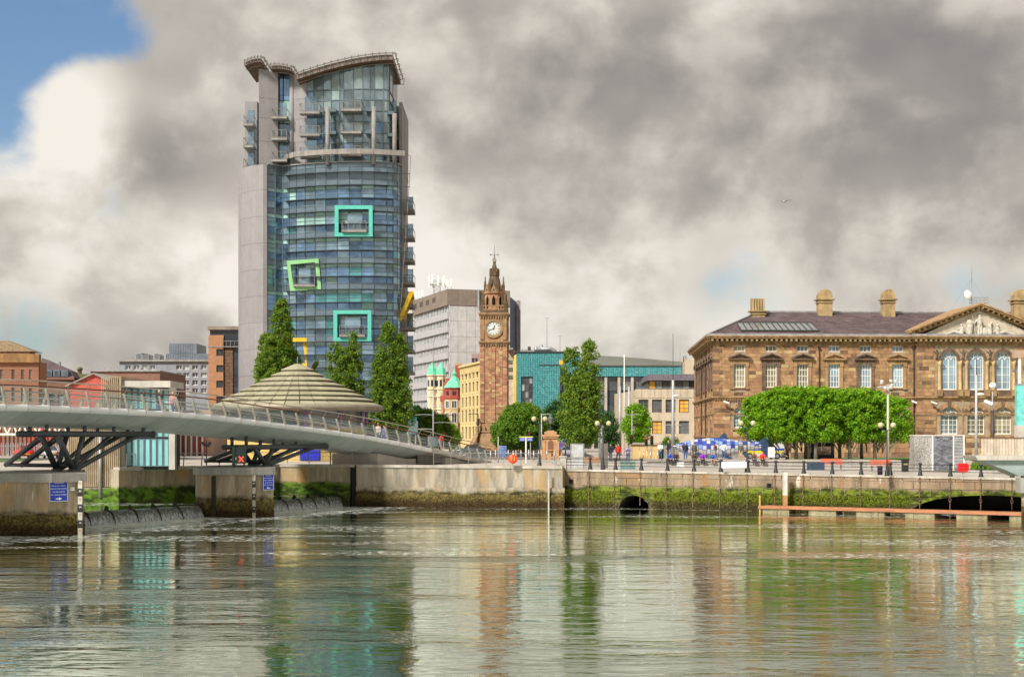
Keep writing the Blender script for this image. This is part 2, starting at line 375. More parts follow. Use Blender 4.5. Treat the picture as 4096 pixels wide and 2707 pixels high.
# ================================================================== quay walls
def quaymat(name, top, green, brown, gz0, gz1, streak=.42):
    m = bpy.data.materials.new(name); m.use_nodes = True; nt = m.node_tree; nt.nodes.clear()
    node, math_, mix, noise, mapv, rng, ramp, L, N = nt_tools(nt)
    out = node('ShaderNodeOutputMaterial'); b = node('ShaderNodeBsdfPrincipled'); L.new(b.outputs[0], out.inputs[0])
    P = node('ShaderNodeNewGeometry').outputs['Position']; sp = node('ShaderNodeSeparateXYZ'); L.new(P, sp.inputs[0])
    z = math_('ADD', sp.outputs[2], math_('MULTIPLY', math_('SUBTRACT', noise(mapv(P, (.6, .6, .5)), 1.1, 6, .62), .5), 1.1))
    s = noise(mapv(P, (1.3, 1.3, .17)), 1., 7, .7, .4)
    tone = mix(rng(s, .36, .66), tuple(c*(1-streak) for c in top), tuple(c*1.18 for c in top))
    tone = mix(rng(noise(mapv(P, (.5, .5, .22)), 1.0, 5, .6), .52, .68), tone, (top[0]*1.05, top[1]*.8, top[2]*.5))   # ochre stains
    tone = mix(math_('MULTIPLY', rng(noise(mapv(P, (1.1, 1.1, .25), (5, 2, 1)), 1, 4, .7), .64, .70), .8), tone, (.62, .58, .5))    # lime runs
    gcol = mix(rng(noise(mapv(P, (.8, .8, 1.6)), 1.3, 7, .68), .42, .60), tuple(c*.22 for c in green), tuple(c*1.25 for c in green))
    bcol = mix(rng(noise(P, 6, 5, .7), .42, .6), tuple(c*.25 for c in brown), tuple(c*1.5 for c in brown))
    c = mix(rng(z, gz0, gz0+.28), bcol, gcol)
    c = mix(rng(z, gz1, gz1+.35), c, tone)
    L.new(c, b.inputs['Base Color']); L.new(rng(z, .1, 1., .35, .85), b.inputs['Roughness']); b.inputs['Specular IOR Level'].default_value = .3
    bn = node('ShaderNodeBump'); bn.inputs['Strength'].default_value = 1; bn.inputs['Distance'].default_value = .028
    L.new(math_('ADD', noise(P, 7, 6, .7), math_('MULTIPLY', noise(P, 1.2, 3), 1.2)), bn.inputs['Height']); L.new(bn.outputs[0], b.inputs['Normal'])
    return m
QM_BROWN = quaymat('weedy_concrete', (.34, .30, .235), (.15, .12, .045), (.085, .055, .026), .55, 1.15)
QM_GREEN = quaymat('mossy_concrete', (.36, .31, .225), (.085, .15, .014), (.06, .055, .022), .45, 1.35)
QM_LEFT = quaymat('mossy_wall', (.37, .32, .23), (.08, .15, .012), (.06, .055, .022), .75, 1.8)
QM_STONE = quaymat('mossy_stone', (.27, .20, .135), (.12, .15, .014), (.08, .065, .03), .5, 1.62, .35)
QM_PIER = quaymat('pier_concrete', (.38, .31, .22), (.15, .12, .06), (.075, .045, .02), .75, 1.25)
def wall_seg(mb, a, b, z0, z1a, z1b, th=1.2):
    a = Vector((*a, 0)); b = Vector((*b, 0)); d = (b-a).normalized(); n = Vector((-d.y, d.x, 0))*th
    mb.hexa([a+Vector((0, 0, z0)), b+Vector((0, 0, z0)), b+n+Vector((0, 0, z0)), a+n+Vector((0, 0, z0)), a+Vector((0, 0, z1a)), b+Vector((0, 0, z1b)), b+n+Vector((0, 0, z1b)), a+n+Vector((0, 0, z1a))])
def off(p, q, t, s):   # point at fraction t of p->q, moved s metres towards the water
    p = Vector(p); q = Vector(q); d = (q-p).normalized(); return p+(q-p)*t+Vector((d.y, -d.x))*s
def coping(root, a, b, za, zb, seg, proud=.08, h=.24, depth=.7):
    L_ = (Vector(b)-Vector(a)).length; n = max(1, round(L_/seg)); ang = math.atan2(b[1]-a[1], b[0]-a[0])
    for i in range(n):
        t = (i+.5)/n; p = off(a, b, t, proud-depth/2)
        o = link('coping_stone', cube(COPE), root, (p.x, p.y, za+(zb-za)*t-h/2+.03), ang, (L_/n-.025, depth, h))
        o.rotation_euler = (0, -math.atan2(zb-za, L_), ang)
w0 = thing('quay_wall', 'mossy quay wall at the far left behind the left bridge pier', 'wall')
b = MB(); wall_seg(b, (-120, 112), (-40.5, 109.3), -1, 3.36, 3.36); b.build('wall_body', QM_LEFT, w0); coping(w0, (-120, 112), (-40.5, 109.3), 3.46, 3.46, 4.)
# left wall beside the control building
wl = thing('quay_wall', 'green mossy concrete quay wall left of the middle bridge pier', 'wall')
b = MB(); wall_seg(b, QA, QB, -1, 3.36, 3.36); b.build('wall_body', QM_LEFT, wl); coping(wl, QA, QB, 3.46, 3.46, 3.)
wl2 = thing('quay_wall', 'pale stained concrete wall with moss between middle pier and gate slot', 'wall')
b = MB(); wall_seg(b, QB, off(QB, QC, .94, 0), -1, 3.36, 3.36); b.build('wall_body', QM_LEFT, wl2); coping(wl2, QB, QC, 3.46, 3.46, 3.2)
p0, p1 = off(QB, QC, .955, 0), off(QB, QC, 1, 0)
b = MB(); b.box(-13.35, -13.0, 120.75, 122, -1, 3.3); b.build('gate_slot', mat('slot_dark', (.02, .02, .018), .9), wl2)
wc = thing('quay_wall', 'long streaked grey concrete quay wall with brown weed under the bridge landing', 'wall')
b = MB(); wall_seg(b, (-12.95, QC[1]-.03), QD, -1, 3.3, 3.26, 1.5)
b.hexa([(-12.95, 120.35, -1), (4.25, 117.3, -1), (4.25, 118, -1), (-12.95, 121, -1), (-12.95, 120.35, 1.62), (4.25, 117.3, 1.62), (4.25, 118, 1.62), (-12.95, 121, 1.62)])
b.build('wall_body', QM_BROWN, wc); coping(wc, (-12.9, 120.55), QD, 3.44, 3.38, 4.3)
b = MB(); b.box(2.9, 3.02, 117.2, 117.32, -.5, 3.0); b.build('white_pipe', mat('pipe_white', (.6, .58, .52), .5, streak=.3), wc)
# stone wall on the right, laid in courses of long blocks, with two culvert arches
ws = thing('quay_wall', 'long mossy stone quay wall with two culvert arches below the promenade', 'wall')
dS = (Vector(QF)-Vector(QE)).normalized(); angS = math.atan2(dS.y, dS.x); LS = (Vector(QF)-Vector(QE)).length
def wS(s, n, z): p = Vector(QE)+dS*s; return Vector((p.x+dS.y*n, p.y-dS.x*n, z))       # n metres out over the water
def s_of(px):       # distance along the stone wall seen at a photo column
    r = (px-2048)/F; return (QE[0]-r*QE[1])/(r*dS.y-dS.x)
arch1 = (s_of(2537), 1.25, .0, 1.05)       # centre, half width, spring, crown height above spring  (round culvert)
arch2 = (s_of(3960), 5.6, .12, 1.35)      # wide flat arch
def arch_top(s):
    for c, hw, sp, rise in (arch1, arch2):
        if abs(s-c) < hw: return sp+rise*math.sqrt(max(0, 1-((s-c)/hw)**2))
    return None
courses = [(2.45, None), (1.86, 2.45), (1.3, 1.86), (.72, 1.3), (.1, .72), (-.9, .1)]
LT = 62.
blocks = 0
for ci, (za, zb) in enumerate(courses):
    s = -.35 if ci % 2 else -.1; s = max(s, -.1)
    first = True
    while s < LT:
        ln = random.uniform(1.7, 2.6) if not (first and ci % 2) else 1.1; first = False
        e = min(LT, s+ln); pr = random.uniform(-.012, .02)
        # cut the block into thin strips where an arch takes its underside away
        mids = [s]+[x for x in np.arange(math.ceil(s/.35)*.35, e, .35) if any(abs(x-a[0]) < a[1]+.3 for a in (arch1, arch2))]+[e]
        mids = sorted(set(mids)); mb = MB()
        for a_, b_ in zip(mids[:-1], mids[1:]):
            if b_-a_ < .02: continue
            aa, bb = a_+(.02 if a_ == s else 0), b_-(.02 if b_ == e else 0)
            la, lb = arch_top(aa), arch_top(bb)
            z0a = max(za, la) if la is not None else za; z0b = max(za, lb) if lb is not None else za
            ta = (promz(wS(aa, 0, 0).x)-.16) if zb is None else zb-.035; tb = (promz(wS(bb, 0, 0).x)-.16) if zb is None else zb-.035
            if z0a >= ta-.01 and z0b >= tb-.01: continue
            z0a = min(z0a, ta-.005); z0b = min(z0b, tb-.005)
            mb.hexa([wS(aa, pr, z0a), wS(bb, pr, z0b), wS(bb, -.9, z0b), wS(aa, -.9, z0a), wS(aa, pr, ta), wS(bb, pr, tb), wS(bb, -.9, tb), wS(aa, -.9, ta)])
        if mb.v: mb.build('stone_block', QM_STONE, ws)
        s = e
for i in range(26):
    a_, b_ = i*LT/26+.01, (i+1)*LT/26-.01; za, zb = promz(wS(a_, 0, 0).x), promz(wS(b_, 0, 0).x)
    MB().hexa([wS(a_, .07, za-.17), wS(b_, .07, zb-.17), wS(b_, -.75, zb-.17), wS(a_, -.75, za-.17), wS(a_, .07, za+.0), wS(b_, .07, zb), wS(b_, -.75, zb), wS(a_, -.75, za)]).build('coping_stone', COPE, ws)
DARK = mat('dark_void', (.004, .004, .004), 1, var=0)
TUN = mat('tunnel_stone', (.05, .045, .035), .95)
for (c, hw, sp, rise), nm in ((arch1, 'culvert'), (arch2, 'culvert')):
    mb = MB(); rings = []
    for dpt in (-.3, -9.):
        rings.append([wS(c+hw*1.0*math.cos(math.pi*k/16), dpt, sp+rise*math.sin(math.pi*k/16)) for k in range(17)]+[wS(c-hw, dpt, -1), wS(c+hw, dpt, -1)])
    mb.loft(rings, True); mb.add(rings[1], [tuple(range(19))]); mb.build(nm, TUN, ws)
c, hw, sp, rise = arch1
mb = MB()      # raised ring round the small culvert
for k in range(16):
    a0, a1 = math.pi*k/16, math.pi*(k+1)/16
    q = [(c+r*math.cos(a), (sp+ (rise if r < 1.4 else rise+.28)*math.sin(a))) for a in (a0, a1) for r in (1.25, 1.6)]
    mb.hexa([wS(q[0][0], -.05, q[0][1]), wS(q[1][0], -.05, q[1][1]), wS(q[3][0], -.05, q[3][1]), wS(q[2][0], -.05, q[2][1]), wS(q[0][0], .10, q[0][1]), wS(q[1][0], .10, q[1][1]), wS(q[3][0], .10, q[3][1]), wS(q[2][0], .10, q[2][1])])
mb.build('culvert_ring', QM_STONE, ws)
# backing so that joints stay dark
mb = MB()
for s0, s1 in ((-.2, arch1[0]-1.35), (arch1[0]+1.35, arch2[0]-5.8), (arch2[0]+5.8, LT)):
    mb.hexa([wS(s0, -.05, -1), wS(s1, -.05, -1), wS(s1, -1, -1), wS(s0, -1, -1), wS(s0, -.05, 2.5), wS(s1, -.05, 2.5), wS(s1, -1, 2.5), wS(s0, -1, 2.5)])
mb.build('wall_core', mat('joint_lime', (.5, .44, .34), .95, var=.4, vs=2), ws)
for px_, py_ in ((2285, 1925), (3077, 1942)):
    s_ = s_of(px_); p_ = wS(s_, .03, 0); z_ = zz(py_, p_.y)
    fr = MB()
    for bx in ((-.22, .22, .16, .22), (-.22, .22, -.22, -.16), (-.22, -.16, -.16, .16), (.16, .22, -.16, .16)):
        fr.hexa([wS(s_+bx[0], 0, z_+bx[2]), wS(s_+bx[1], 0, z_+bx[2]), wS(s_+bx[1], .045, z_+bx[2]), wS(s_+bx[0], .045, z_+bx[2]), wS(s_+bx[0], 0, z_+bx[3]), wS(s_+bx[1], 0, z_+bx[3]), wS(s_+bx[1], .045, z_+bx[3]), wS(s_+bx[0], .045, z_+bx[3])])
    fr.build('drain_frame', mat('drain_iron', (.12, .09, .06), .8), ws)
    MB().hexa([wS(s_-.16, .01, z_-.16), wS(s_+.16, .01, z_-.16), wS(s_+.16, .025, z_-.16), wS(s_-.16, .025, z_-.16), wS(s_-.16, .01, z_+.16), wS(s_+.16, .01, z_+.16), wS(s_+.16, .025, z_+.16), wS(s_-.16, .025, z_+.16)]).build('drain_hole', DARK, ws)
# ------------------------------------------------------------------ railing with flared iron posts along the stone quay, chains below
IRON = mat('black_iron', (.03, .031, .034), .5, .2, var=.2, spec=.5)
RUST = mat('rusty_chain', (.20, .14, .085), .8, .3, var=.4, vs=8)
rl = thing('quay_railing', 'long black iron railing with flared bollard posts along the stone quay', 'railing')
postm = MB().lathe((0, 0, 0), [(.20, 0), (.19, .05), (.11, .38), (.085, .75), (.085, .82), (.15, .86), (.16, .93), (.09, .96), (.07, 1.0)], 10).v
pm_ = MB().lathe((0, 0, 0), [(.20, 0), (.19, .05), (.11, .38), (.085, .75), (.085, .82), (.15, .86), (.16, .93), (.09, .96), (.07, 1.0)], 10)
pme = bpy.data.meshes.new('post'); pme.from_pydata(pm_.v, [], pm_.f); pme.materials.append(IRON); pme.shade_smooth()
s_first = s_of(2356); SP = (s_of(2880)-s_first)/5; s_end = 36.4
npost = int((s_end-s_first)/SP)+1
chain_s = []
for i in range(npost):
    s = s_first+i*SP; p = wS(s, -.3, 0); chain_s.append(s); link('post', pme, rl, (p.x, p.y, promz(p.x)-.005))
for dz in (.33, .58, .83):
    mb = MB(); a, c_ = wS(s_of(2262), -.3, 0), wS(s_end, -.3, 0); mb.cyl((a.x, a.y, promz(a.x)+dz), (c_.x, c_.y, promz(c_.x)+dz), .022, n=6); mb.build('rail', IRON, rl)
a = wS(s_of(2262), -.3, 0); MB().cyl((a.x, a.y, promz(a.x)), (a.x, a.y, promz(a.x)+.84), .03, n=6).build('end_post', IRON, rl)
def chain(s):
    r = thing('mooring_chain', 'rusty mooring chain with round rings hanging down the stone quay wall', 'chain', wS(s, .1, 0), angS, 'mooring chains along the stone quay')
    zt = promz(wS(s, 0, 0).x)-.12
    for k, z in enumerate((zt-.16, zt-.95, zt-1.62)):
        mb = MB(); mb.path([(.09*math.cos(t), 0, z+.11*math.sin(t)) for t in np.linspace(0, 2*math.pi, 11)], .02, 5); mb.build('ring', RUST, r)
    mb = MB(); z = zt
    i = 0
    while z > .25:
        if not any(abs(z-.06-q) < .13 for q in (zt-.16, zt-.95, zt-1.62)):
            if i % 2: mb.box(-.035, .035, -.012, .012, z-.11, z)
            else: mb.box(-.012, .012, -.035, .035, z-.11, z)
        z -= .1; i += 1
    mb.build('links', RUST, r)['kind'] = 'stuff'
    MB().cyl((0, -.0, zt+.02), (0, -.0, zt-.06), .05, n=8).build('eye_bolt', RUST, r)
for s in chain_s: chain(s)
# mid quay tubular railing on the concrete wall
STEEL = mat('stainless', (.55, .54, .52), .3, .9, var=.08)
sr = thing('quay_railing', 'low stainless railing with raked posts on the concrete quay by the bridge landing', 'railing')
def quay_rail(root, pts, n, h=1.05, mids=(.3, .5, .7)):
    pts = [Vector(p) for p in pts]
    tot = sum((pts[i+1]-pts[i]).length for i in range(len(pts)-1))
    def at(t):
        d = t*tot
        for i in range(len(pts)-1):
            l = (pts[i+1]-pts[i]).length
            if d <= l or i == len(pts)-2: return pts[i]+(pts[i+1]-pts[i])*(d/l), (pts[i+1]-pts[i]).normalized()
            d -= l
    for i in range(n+1):
        p, d = at(i/n); nrm = Vector((-d.y, d.x, 0))
        MB().beam(p, p+Vector((0, 0, h))-nrm*.12, .035, .09, up=nrm).build('post', STEEL, root)
    for k, z in enumerate((*mids, 1.0)):
        MB().path([p_+Vector((0, 0, h*z)) for p_ in pts], .03 if z == 1.0 else .008, 6).build('rail' if z == 1. else 'wire', STEEL, root)
quay_rail(sr, [(xx(1735, 119.6), 119.6, 3.42), (3.6, 118.0, 3.38)], 7)
sr2 = thing('quay_railing', 'stainless railing on the quay behind the middle bridge pier', 'railing')
quay_rail(sr2, [(-29.0, 108.9, 3.42), (-19.6, 121.9, 3.42), (-13.3, 121.0, 3.42)], 12)

# hanging weed on the tidal faces
def weedmat(name, lo, hi):
    m = bpy.data.materials.new(name); m.use_nodes = True; nt = m.node_tree; nt.nodes.clear()
    node, math_, mix, noise, mapv, rng, ramp, L, N = nt_tools(nt)
    out = node('ShaderNodeOutputMaterial'); b = node('ShaderNodeBsdfPrincipled'); L.new(b.outputs[0], out.inputs[0]); g = node('ShaderNodeNewGeometry'); sp = node('ShaderNodeSeparateXYZ'); L.new(g.outputs['Position'], sp.inputs[0])
    c = mix(rng(math_('ADD', sp.outputs[2], math_('MULTIPLY', noise(g.outputs['Position'], 1.2, 3), .8)), .7, 1.25), lo, hi); hs = node('ShaderNodeHueSaturation'); L.new(c, hs.inputs['Color']); L.new(rng(g.outputs['Random Per Island'], 0, 1, 0.3, 1.2, False), hs.inputs['Value'])
    L.new(hs.outputs[0], b.inputs['Base Color']); b.inputs['Roughness'].default_value = .9; b.inputs['Specular IOR Level'].default_value = .08; return m
def weed(name, label, pts_fn, n, zmax, m, seed):
    r = random.Random(seed); mb = MB()
    for _ in range(n):
        s = r.random(); z = zmax*(r.random()**1.25)+.02; p, o, d = pts_fn(s); w = r.uniform(.03, .09); l = r.uniform(.08, .24); out = r.uniform(.02, .07); sk = r.uniform(-.06, .06)
        a = Vector((p[0], p[1], z)); d = Vector((*d, 0)); o = Vector((*o, 0))
        mb.add([a-d*w+o*.005, a+d*w+o*.005, a+d*(w*.6+sk)+o*out-Vector((0, 0, l)), a-d*(w*.6-sk)+o*out-Vector((0, 0, l))], [(0, 1, 2, 3)])
    o_ = mb.build(name, m); o_['label'] = label; o_['category'] = 'seaweed'; o_['kind'] = 'stuff'
def line_fn(p, q, off_=.03):
    p = Vector(p); q = Vector(q); d = (q-p).normalized(); o = Vector((d.y, -d.x))
    return lambda s: (p+(q-p)*s+o*off_, o, d)
WG = weedmat('green_weed', (.06, .05, .02), (.10, .125, .012)); WB = weedmat('brown_weed', (.06, .04, .018), (.15, .12, .04))
eS = wS(arch2[0]-5.7, 0, 0)
weed('wall_weed', 'green weed hanging on the mossy stone quay wall', line_fn(tuple(wS(0, 0, 0))[:2], tuple(wS(arch1[0]-1.7, 0, 0))[:2], .04), 1000, 1.4, WG, 1)
weed('wall_weed', 'green weed on the stone wall between the two culverts', line_fn(tuple(wS(arch1[0]+1.7, 0, 0))[:2], tuple(eS)[:2], .04), 4200, 1.4, WG, 2)
weed('wall_weed', 'brown weed along the foot of the concrete quay wall', line_fn((-12.9, 120.33), (4.2, 117.28), .03), 6000, 1.05, WB, 3)
# ================================================================== footbridge over the weir
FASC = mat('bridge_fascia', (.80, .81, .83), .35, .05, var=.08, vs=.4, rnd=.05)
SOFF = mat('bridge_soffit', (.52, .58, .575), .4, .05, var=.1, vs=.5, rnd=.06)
DECKM = mat('bridge_deck', (.3, .29, .27), .8)
CONC = mat('pale_concrete', (.50, .46, .41), .8, var=.12, vs=.7, bump=.004, streak=.12)
CONC_D = mat('grey_concrete', (.30, .285, .26), .85, var=.15, vs=.9, bump=.006, streak=.2)
POSTM = mat('rail_post_steel', (.42, .39, .33), .4, .7, var=.12)
HAND = mat('handrail_steel', (.56, .47, .40), .3, .85, var=.08)
WOODR = mat('wood_rail', (.17, .075, .05), .5, var=.2, vs=4)
GLASSR = mat('railing_glass', (.55, .68, .70), .03, 0, var=.03, spec=.6, trans=.88, tcol=(.93, .98, .98))
PIPE = mat('dark_steel_pipe', (.075, .085, .095), .35, .4, var=.15)
bridge = thing('footbridge', 'long curving grey footbridge with glass railings above the weir', 'bridge')
ctrl = [(-48, 38, 6.6), (-38.5, 61, 7.35), (-29, 82.3, 7.64), (-26.5, 88, 7.62), (-22, 98.2, 7.42), (-18.5, 106, 6.97), (-12.18, 118.1, 5.96), (-7.3, 127.5, 4.83), (-3.4, 135, 3.8), (-1.7, 139.2, 3.42)]
dense = np.array(catmull(ctrl, 24)); seg = np.linalg.norm(np.diff(dense, axis=0), axis=1); cum = np.concatenate([[0], np.cumsum(seg)])
BL = cum[-1]
def bp(s):
    s = min(max(s, 0), BL); p = np.array([np.interp(s, cum, dense[:, i]) for i in range(3)])
    q = np.array([np.interp(min(s+.3, BL), cum, dense[:, i]) for i in range(3)])-np.array([np.interp(max(s-.3, 0), cum, dense[:, i]) for i in range(3)])
    d = Vector(q).normalized(); n = Vector((-d.y, d.x, 0)).normalized()
    return Vector(p), d, n
def bq(s, n, z): p, d, nn = bp(s); return p+nn*n+Vector((0, 0, z))
STEP = 1.8; nst = int(BL/STEP)
s_conc = cum[np.argmin(np.abs(dense[:, 1]-127))]
BW = 7.0
sec_f = [(.28, 0), (.10, .0), (.0, -.05), (-.05, -.14), (-.05, -.24), (0, -.33), (.10, -.40)]
sec_s = [(.11, -.405), (2.0, -1.22), (3.5, -1.30), (5.0, -1.22), (BW-.11, -.405)]
for i in range(nst):
    s0, s1 = i*STEP+.014, min((i+1)*STEP-.014, BL)
    if s1 < 15: continue
    stn = np.linspace(s0, s1, 3)
    conc = s0 > s_conc
    fade = lambda s: max(.25, min(1, (BL-4-s)/11)) if s > BL-15 else 1.
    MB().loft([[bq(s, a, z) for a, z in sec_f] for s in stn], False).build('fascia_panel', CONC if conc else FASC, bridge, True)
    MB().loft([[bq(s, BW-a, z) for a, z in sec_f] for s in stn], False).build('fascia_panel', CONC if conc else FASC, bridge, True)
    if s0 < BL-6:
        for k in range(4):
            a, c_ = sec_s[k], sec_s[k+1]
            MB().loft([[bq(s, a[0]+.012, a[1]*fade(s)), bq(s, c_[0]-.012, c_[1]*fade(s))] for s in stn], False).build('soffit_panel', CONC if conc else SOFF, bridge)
MB().loft([[bq(s, .28, -.003), bq(s, BW-.28, -.003), bq(s, BW-.2, -.2), bq(s, .2, -.2)] for s in np.linspace(10, BL, 70)], True).build('deck', DECKM, bridge)
# railing: curved fins, an arm up to the handrail, glass between
for side in (0, 1):
    def rq(s, n, z): return bq(s, n if side == 0 else BW-n, z)
    for i in range(nst+1):
        s = i*STEP
        if s < 22: continue
        p, d, nn = bp(s); mb = MB()
        prof = [(.06, 0, .07), (.10, .28, .09), (.20, .62, .105), (.33, .98, .07)]
        rings = [[rq(s, n-w, z)+d*.03, rq(s, n+w, z)+d*.03, rq(s, n+w, z)-d*.03, rq(s, n-w, z)-d*.03] for n, z, w in prof]
        po = mb.loft(rings, True, True).build('rail_post', POSTM, bridge)
        MB().cyl(rq(s, .31, .9), rq(s, .05, 1.38), .022, n=5).build('rail_arm', POSTM, po)
        if i < nst and s+STEP < BL:
            MB().add([rq(s+.07, .10, .06), rq(s+STEP-.07, .10, .06), rq(s+STEP-.07, .30, .93), rq(s+.07, .30, .93)], [(0, 1, 2, 3)]).build('glass_panel', GLASSR, bridge)
    ss = np.linspace(22, BL-.2, 90)
    MB().path([rq(s, .05, 1.40) for s in ss], .042, 6).build('handrail', HAND, bridge)
    MB().path([rq(s, .24, 1.10) for s in ss], .05, 6).build('timber_rail', WOODR, bridge)
    for nz in ((.40, .42), (.46, .72)): MB().path([rq(s, *nz) for s in ss], .022, 5).build('rail_tube', STEEL, bridge)
# concrete abutment under the landing end
sA = cum[np.argmin(np.abs(dense[:, 1]-120.6))]
ab = MB()
ab.loft([[bq(s, 1.2, z0) for z0 in (3.30-bp(s)[0].z, -1.2*max(.25, min(1, (BL-4-s)/11)))]+[bq(s, 5.8, -1.2*max(.25, min(1, (BL-4-s)/11))), bq(s, 5.8, 3.3-bp(s)[0].z)] for s in np.linspace(sA+1.2, sA+7.5, 8)], True, True)
ab.build('abutment', CONC, bridge)
ab = MB(); ab.loft([[bq(s, .55, 3.3-bp(s)[0].z), bq(s, .5, -.42), bq(s, 6.5, -.42), bq(s, 6.45, 3.3-bp(s)[0].z)] for s in np.linspace(sA+11.5, BL-.5, 8)], True, True); ab.build('ramp_wall', CONC, bridge)
for k in range(7):
    z = 3.4+k*.17
    MB().loft([[bq(s, .95, z-bp(s)[0].z), bq(s, .95, z+.12-bp(s)[0].z), bq(s, 1.1, z+.12-bp(s)[0].z), bq(s, 1.1, z-bp(s)[0].z)] for s in np.linspace(sA+7.5, sA+11.6-max(0, k-3)*.9, 4)], True, True).build('louvre_board', CONC_D, bridge)
# ------------------------------------------------------------------ piers and the tubular supports on them
uF = Vector((.87, -.5, 0)).normalized(); uB = Vector((.42, .907, 0)).normalized()
def pier(label, outline, z_cap):
    r = thing('bridge_pier', label, 'pier')
    pts = [Vector((xx(px_, Y_), Y_, 0)) for px_, Y_ in outline]
    MB().prismz([(p.x, p.y) for p in pts], -1.5, z_cap-.52).build('pier_body', QM_PIER, r)
    cen = sum(pts, Vector())/len(pts)
    cap = [p+(p-cen).normalized()*.2 for p in pts]
    MB().prismz([(p.x, p.y) for p in cap], z_cap-.515, z_cap).build('pier_cap', CONC_D, r)
    return r
pier1 = pier('left weed-stained concrete bridge pier with blue sign near the photo edge', [(-500, 84.8), (200, 84.4), (335, 85.7), (330, 94.5), (-500, 95)], 3.64)
pier2 = pier('middle weed-stained concrete bridge pier between the two weir spans', [(782, 105.4), (828, 104.2), (1008, 103.7), (1094, 104.8), (1090, 111), (790, 111)], 3.56)
MB().box(xx(846, 104), xx(862, 104), 103.98, 104.3, -1, 2.95).build('gate_slot', mat('slot_weed', (.03, .026, .02), .9, var=.4, vs=2), pier2)
def support(label, s_c, ztop, zbase):
    r = thing('bridge_support', label, 'bridge support')
    for k, nn in enumerate((1.3, 2.6)):
        def q(s, z): p, d, n = bp(s_c+s); return Vector((p.x, p.y, 0))+n*nn+Vector((0, 0, z))
        MB().cyl(q(-2.8, ztop), q(8.4-k*.4, ztop), .19, n=12).build('top_chord', PIPE, r, True)
        MB().sphere(q(8.4-k*.4, ztop), .24).build('chord_end', PIPE, r, True)
        for s in (-1.8, 1.6, 4.4, 7.4):
            zt = bp(s_c+s)[0].z-1.12
            MB().cyl(q(s, ztop), q(s, zt), .13, n=8).build('stub_column', PIPE, r, True)
        base = q(.6, zbase+.05)
        MB().cyl(base, q(-.9, ztop), .19, n=10).build('leg', PIPE, r, True)
        MB().cyl(base, q(1.5, ztop), .17, n=10).build('leg', PIPE, r, True)
        MB().cyl(base, q(6.9, ztop-.02), .15, n=10).build('raking_strut', PIPE, r, True)
        MB().cyl(base+Vector((0, 0, .05)), q(4.2, ztop-.02), .13, n=10).build('raking_strut', PIPE, r, True)
        lo = base-uF*4.6+Vector((0, 0, .3))
        MB().cyl(lo, q(-.4, ztop-.02), .17, n=10).build('raking_strut', PIPE, r, True)
        MB().cyl(lo, base+Vector((0, 0, .3)), .12, n=8).build('tie', PIPE, r, True)
        MB().cyl(base-Vector((0, 0, .08)), base+Vector((0, 0, .1)), .34, n=12).build('base_plate', PIPE, r)
    return r
def s_at(Y): return cum[np.argmin(np.abs(dense[:, 1]-Y))]
support('dark tubular steel support frame standing on the left bridge pier', s_at(88.6), 5.95, 3.64)
support('dark tubular steel support frame standing on the middle bridge pier', s_at(107.6), 5.0, 3.56)
# ------------------------------------------------------------------ signs and gauges on the piers
BLUES = mat('sign_blue', (.015, .05, .42), .4, var=.05)
WHITES = mat('sign_white', (.8, .8, .78), .5, var=.03)
BLACKS = mat('sign_black', (.02, .02, .02), .5, var=.05)
def text(s, size, m, parent, loc, rot, align='CENTER', ext=.004, name='lettering'):
    cu = bpy.data.curves.new(name, 'FONT'); cu.body = s; cu.size = size; cu.align_x = align; cu.align_y = 'CENTER'; cu.extrude = ext; cu.resolution_u = 2
    o = bpy.data.objects.new('tmp', cu); COL.objects.link(o); dg = bpy.context.evaluated_depsgraph_get()
    me = bpy.data.meshes.new_from_object(o.evaluated_get(dg)); bpy.data.objects.remove(o); bpy.data.curves.remove(cu)
    me.materials.clear(); me.materials.append(m)
    ob = link(name, me, parent, loc); ob.rotation_euler = rot; return ob
def notice(label, p, ang, w, h, arrow):
    r = thing('notice', label, 'sign', p, ang)
    MB().box(-w/2, w/2, -.03, 0, -h/2, h/2).build('board', BLUES, r)
    mb = MB(); t = .025
    mb.box(-w/2, w/2, -.036, -.031, h/2-t, h/2).box(-w/2, w/2, -.036, -.031, -h/2, -h/2+t).box(-w/2, -w/2+t, -.036, -.031, -h/2+t, h/2-t).box(w/2-t, w/2, -.036, -.031, -h/2+t, h/2-t); mb.build('border', WHITES, r)
    for i, s in enumerate(('TEMPORARY', 'NAVIGATION OPENING', 'CONTACT WEIR CONTROL', 'ON 02890 315304 OR', 'VHF 71 BEFORE CROSSING')):
        text(s, w*.072 if len(s) > 12 else w*.10, WHITES, r, (0, -.034, h*(.40-.145*i)), (R(90), 0, 0))
    k = arrow; ar = [(-.17*k, -.025), (.02*k, -.025), (.02*k, -.09), (.17*k, 0), (.02*k, .09), (.02*k, .025), (-.17*k, .025)]
    MB().prism([(x*w, -h*.37+z*w) for x, z in ar], -.038, -.031).build('arrow', WHITES, r)
notice('blue navigation notice with white lettering on the left bridge pier', U(236, 1963, 84.72)+Vector((0, -.08, 0)), math.atan2(1.3, xx(335, 85.7)-xx(200, 84.4)), 1.1, 1.2, 1)
notice('blue navigation notice with white lettering on the middle bridge pier', U(1074, 1927, 104.5)+Vector((0, -.1, 0)), math.atan2(1.1, xx(1094, 104.8)-xx(1008, 103.7)), .86, 1.13, -1)
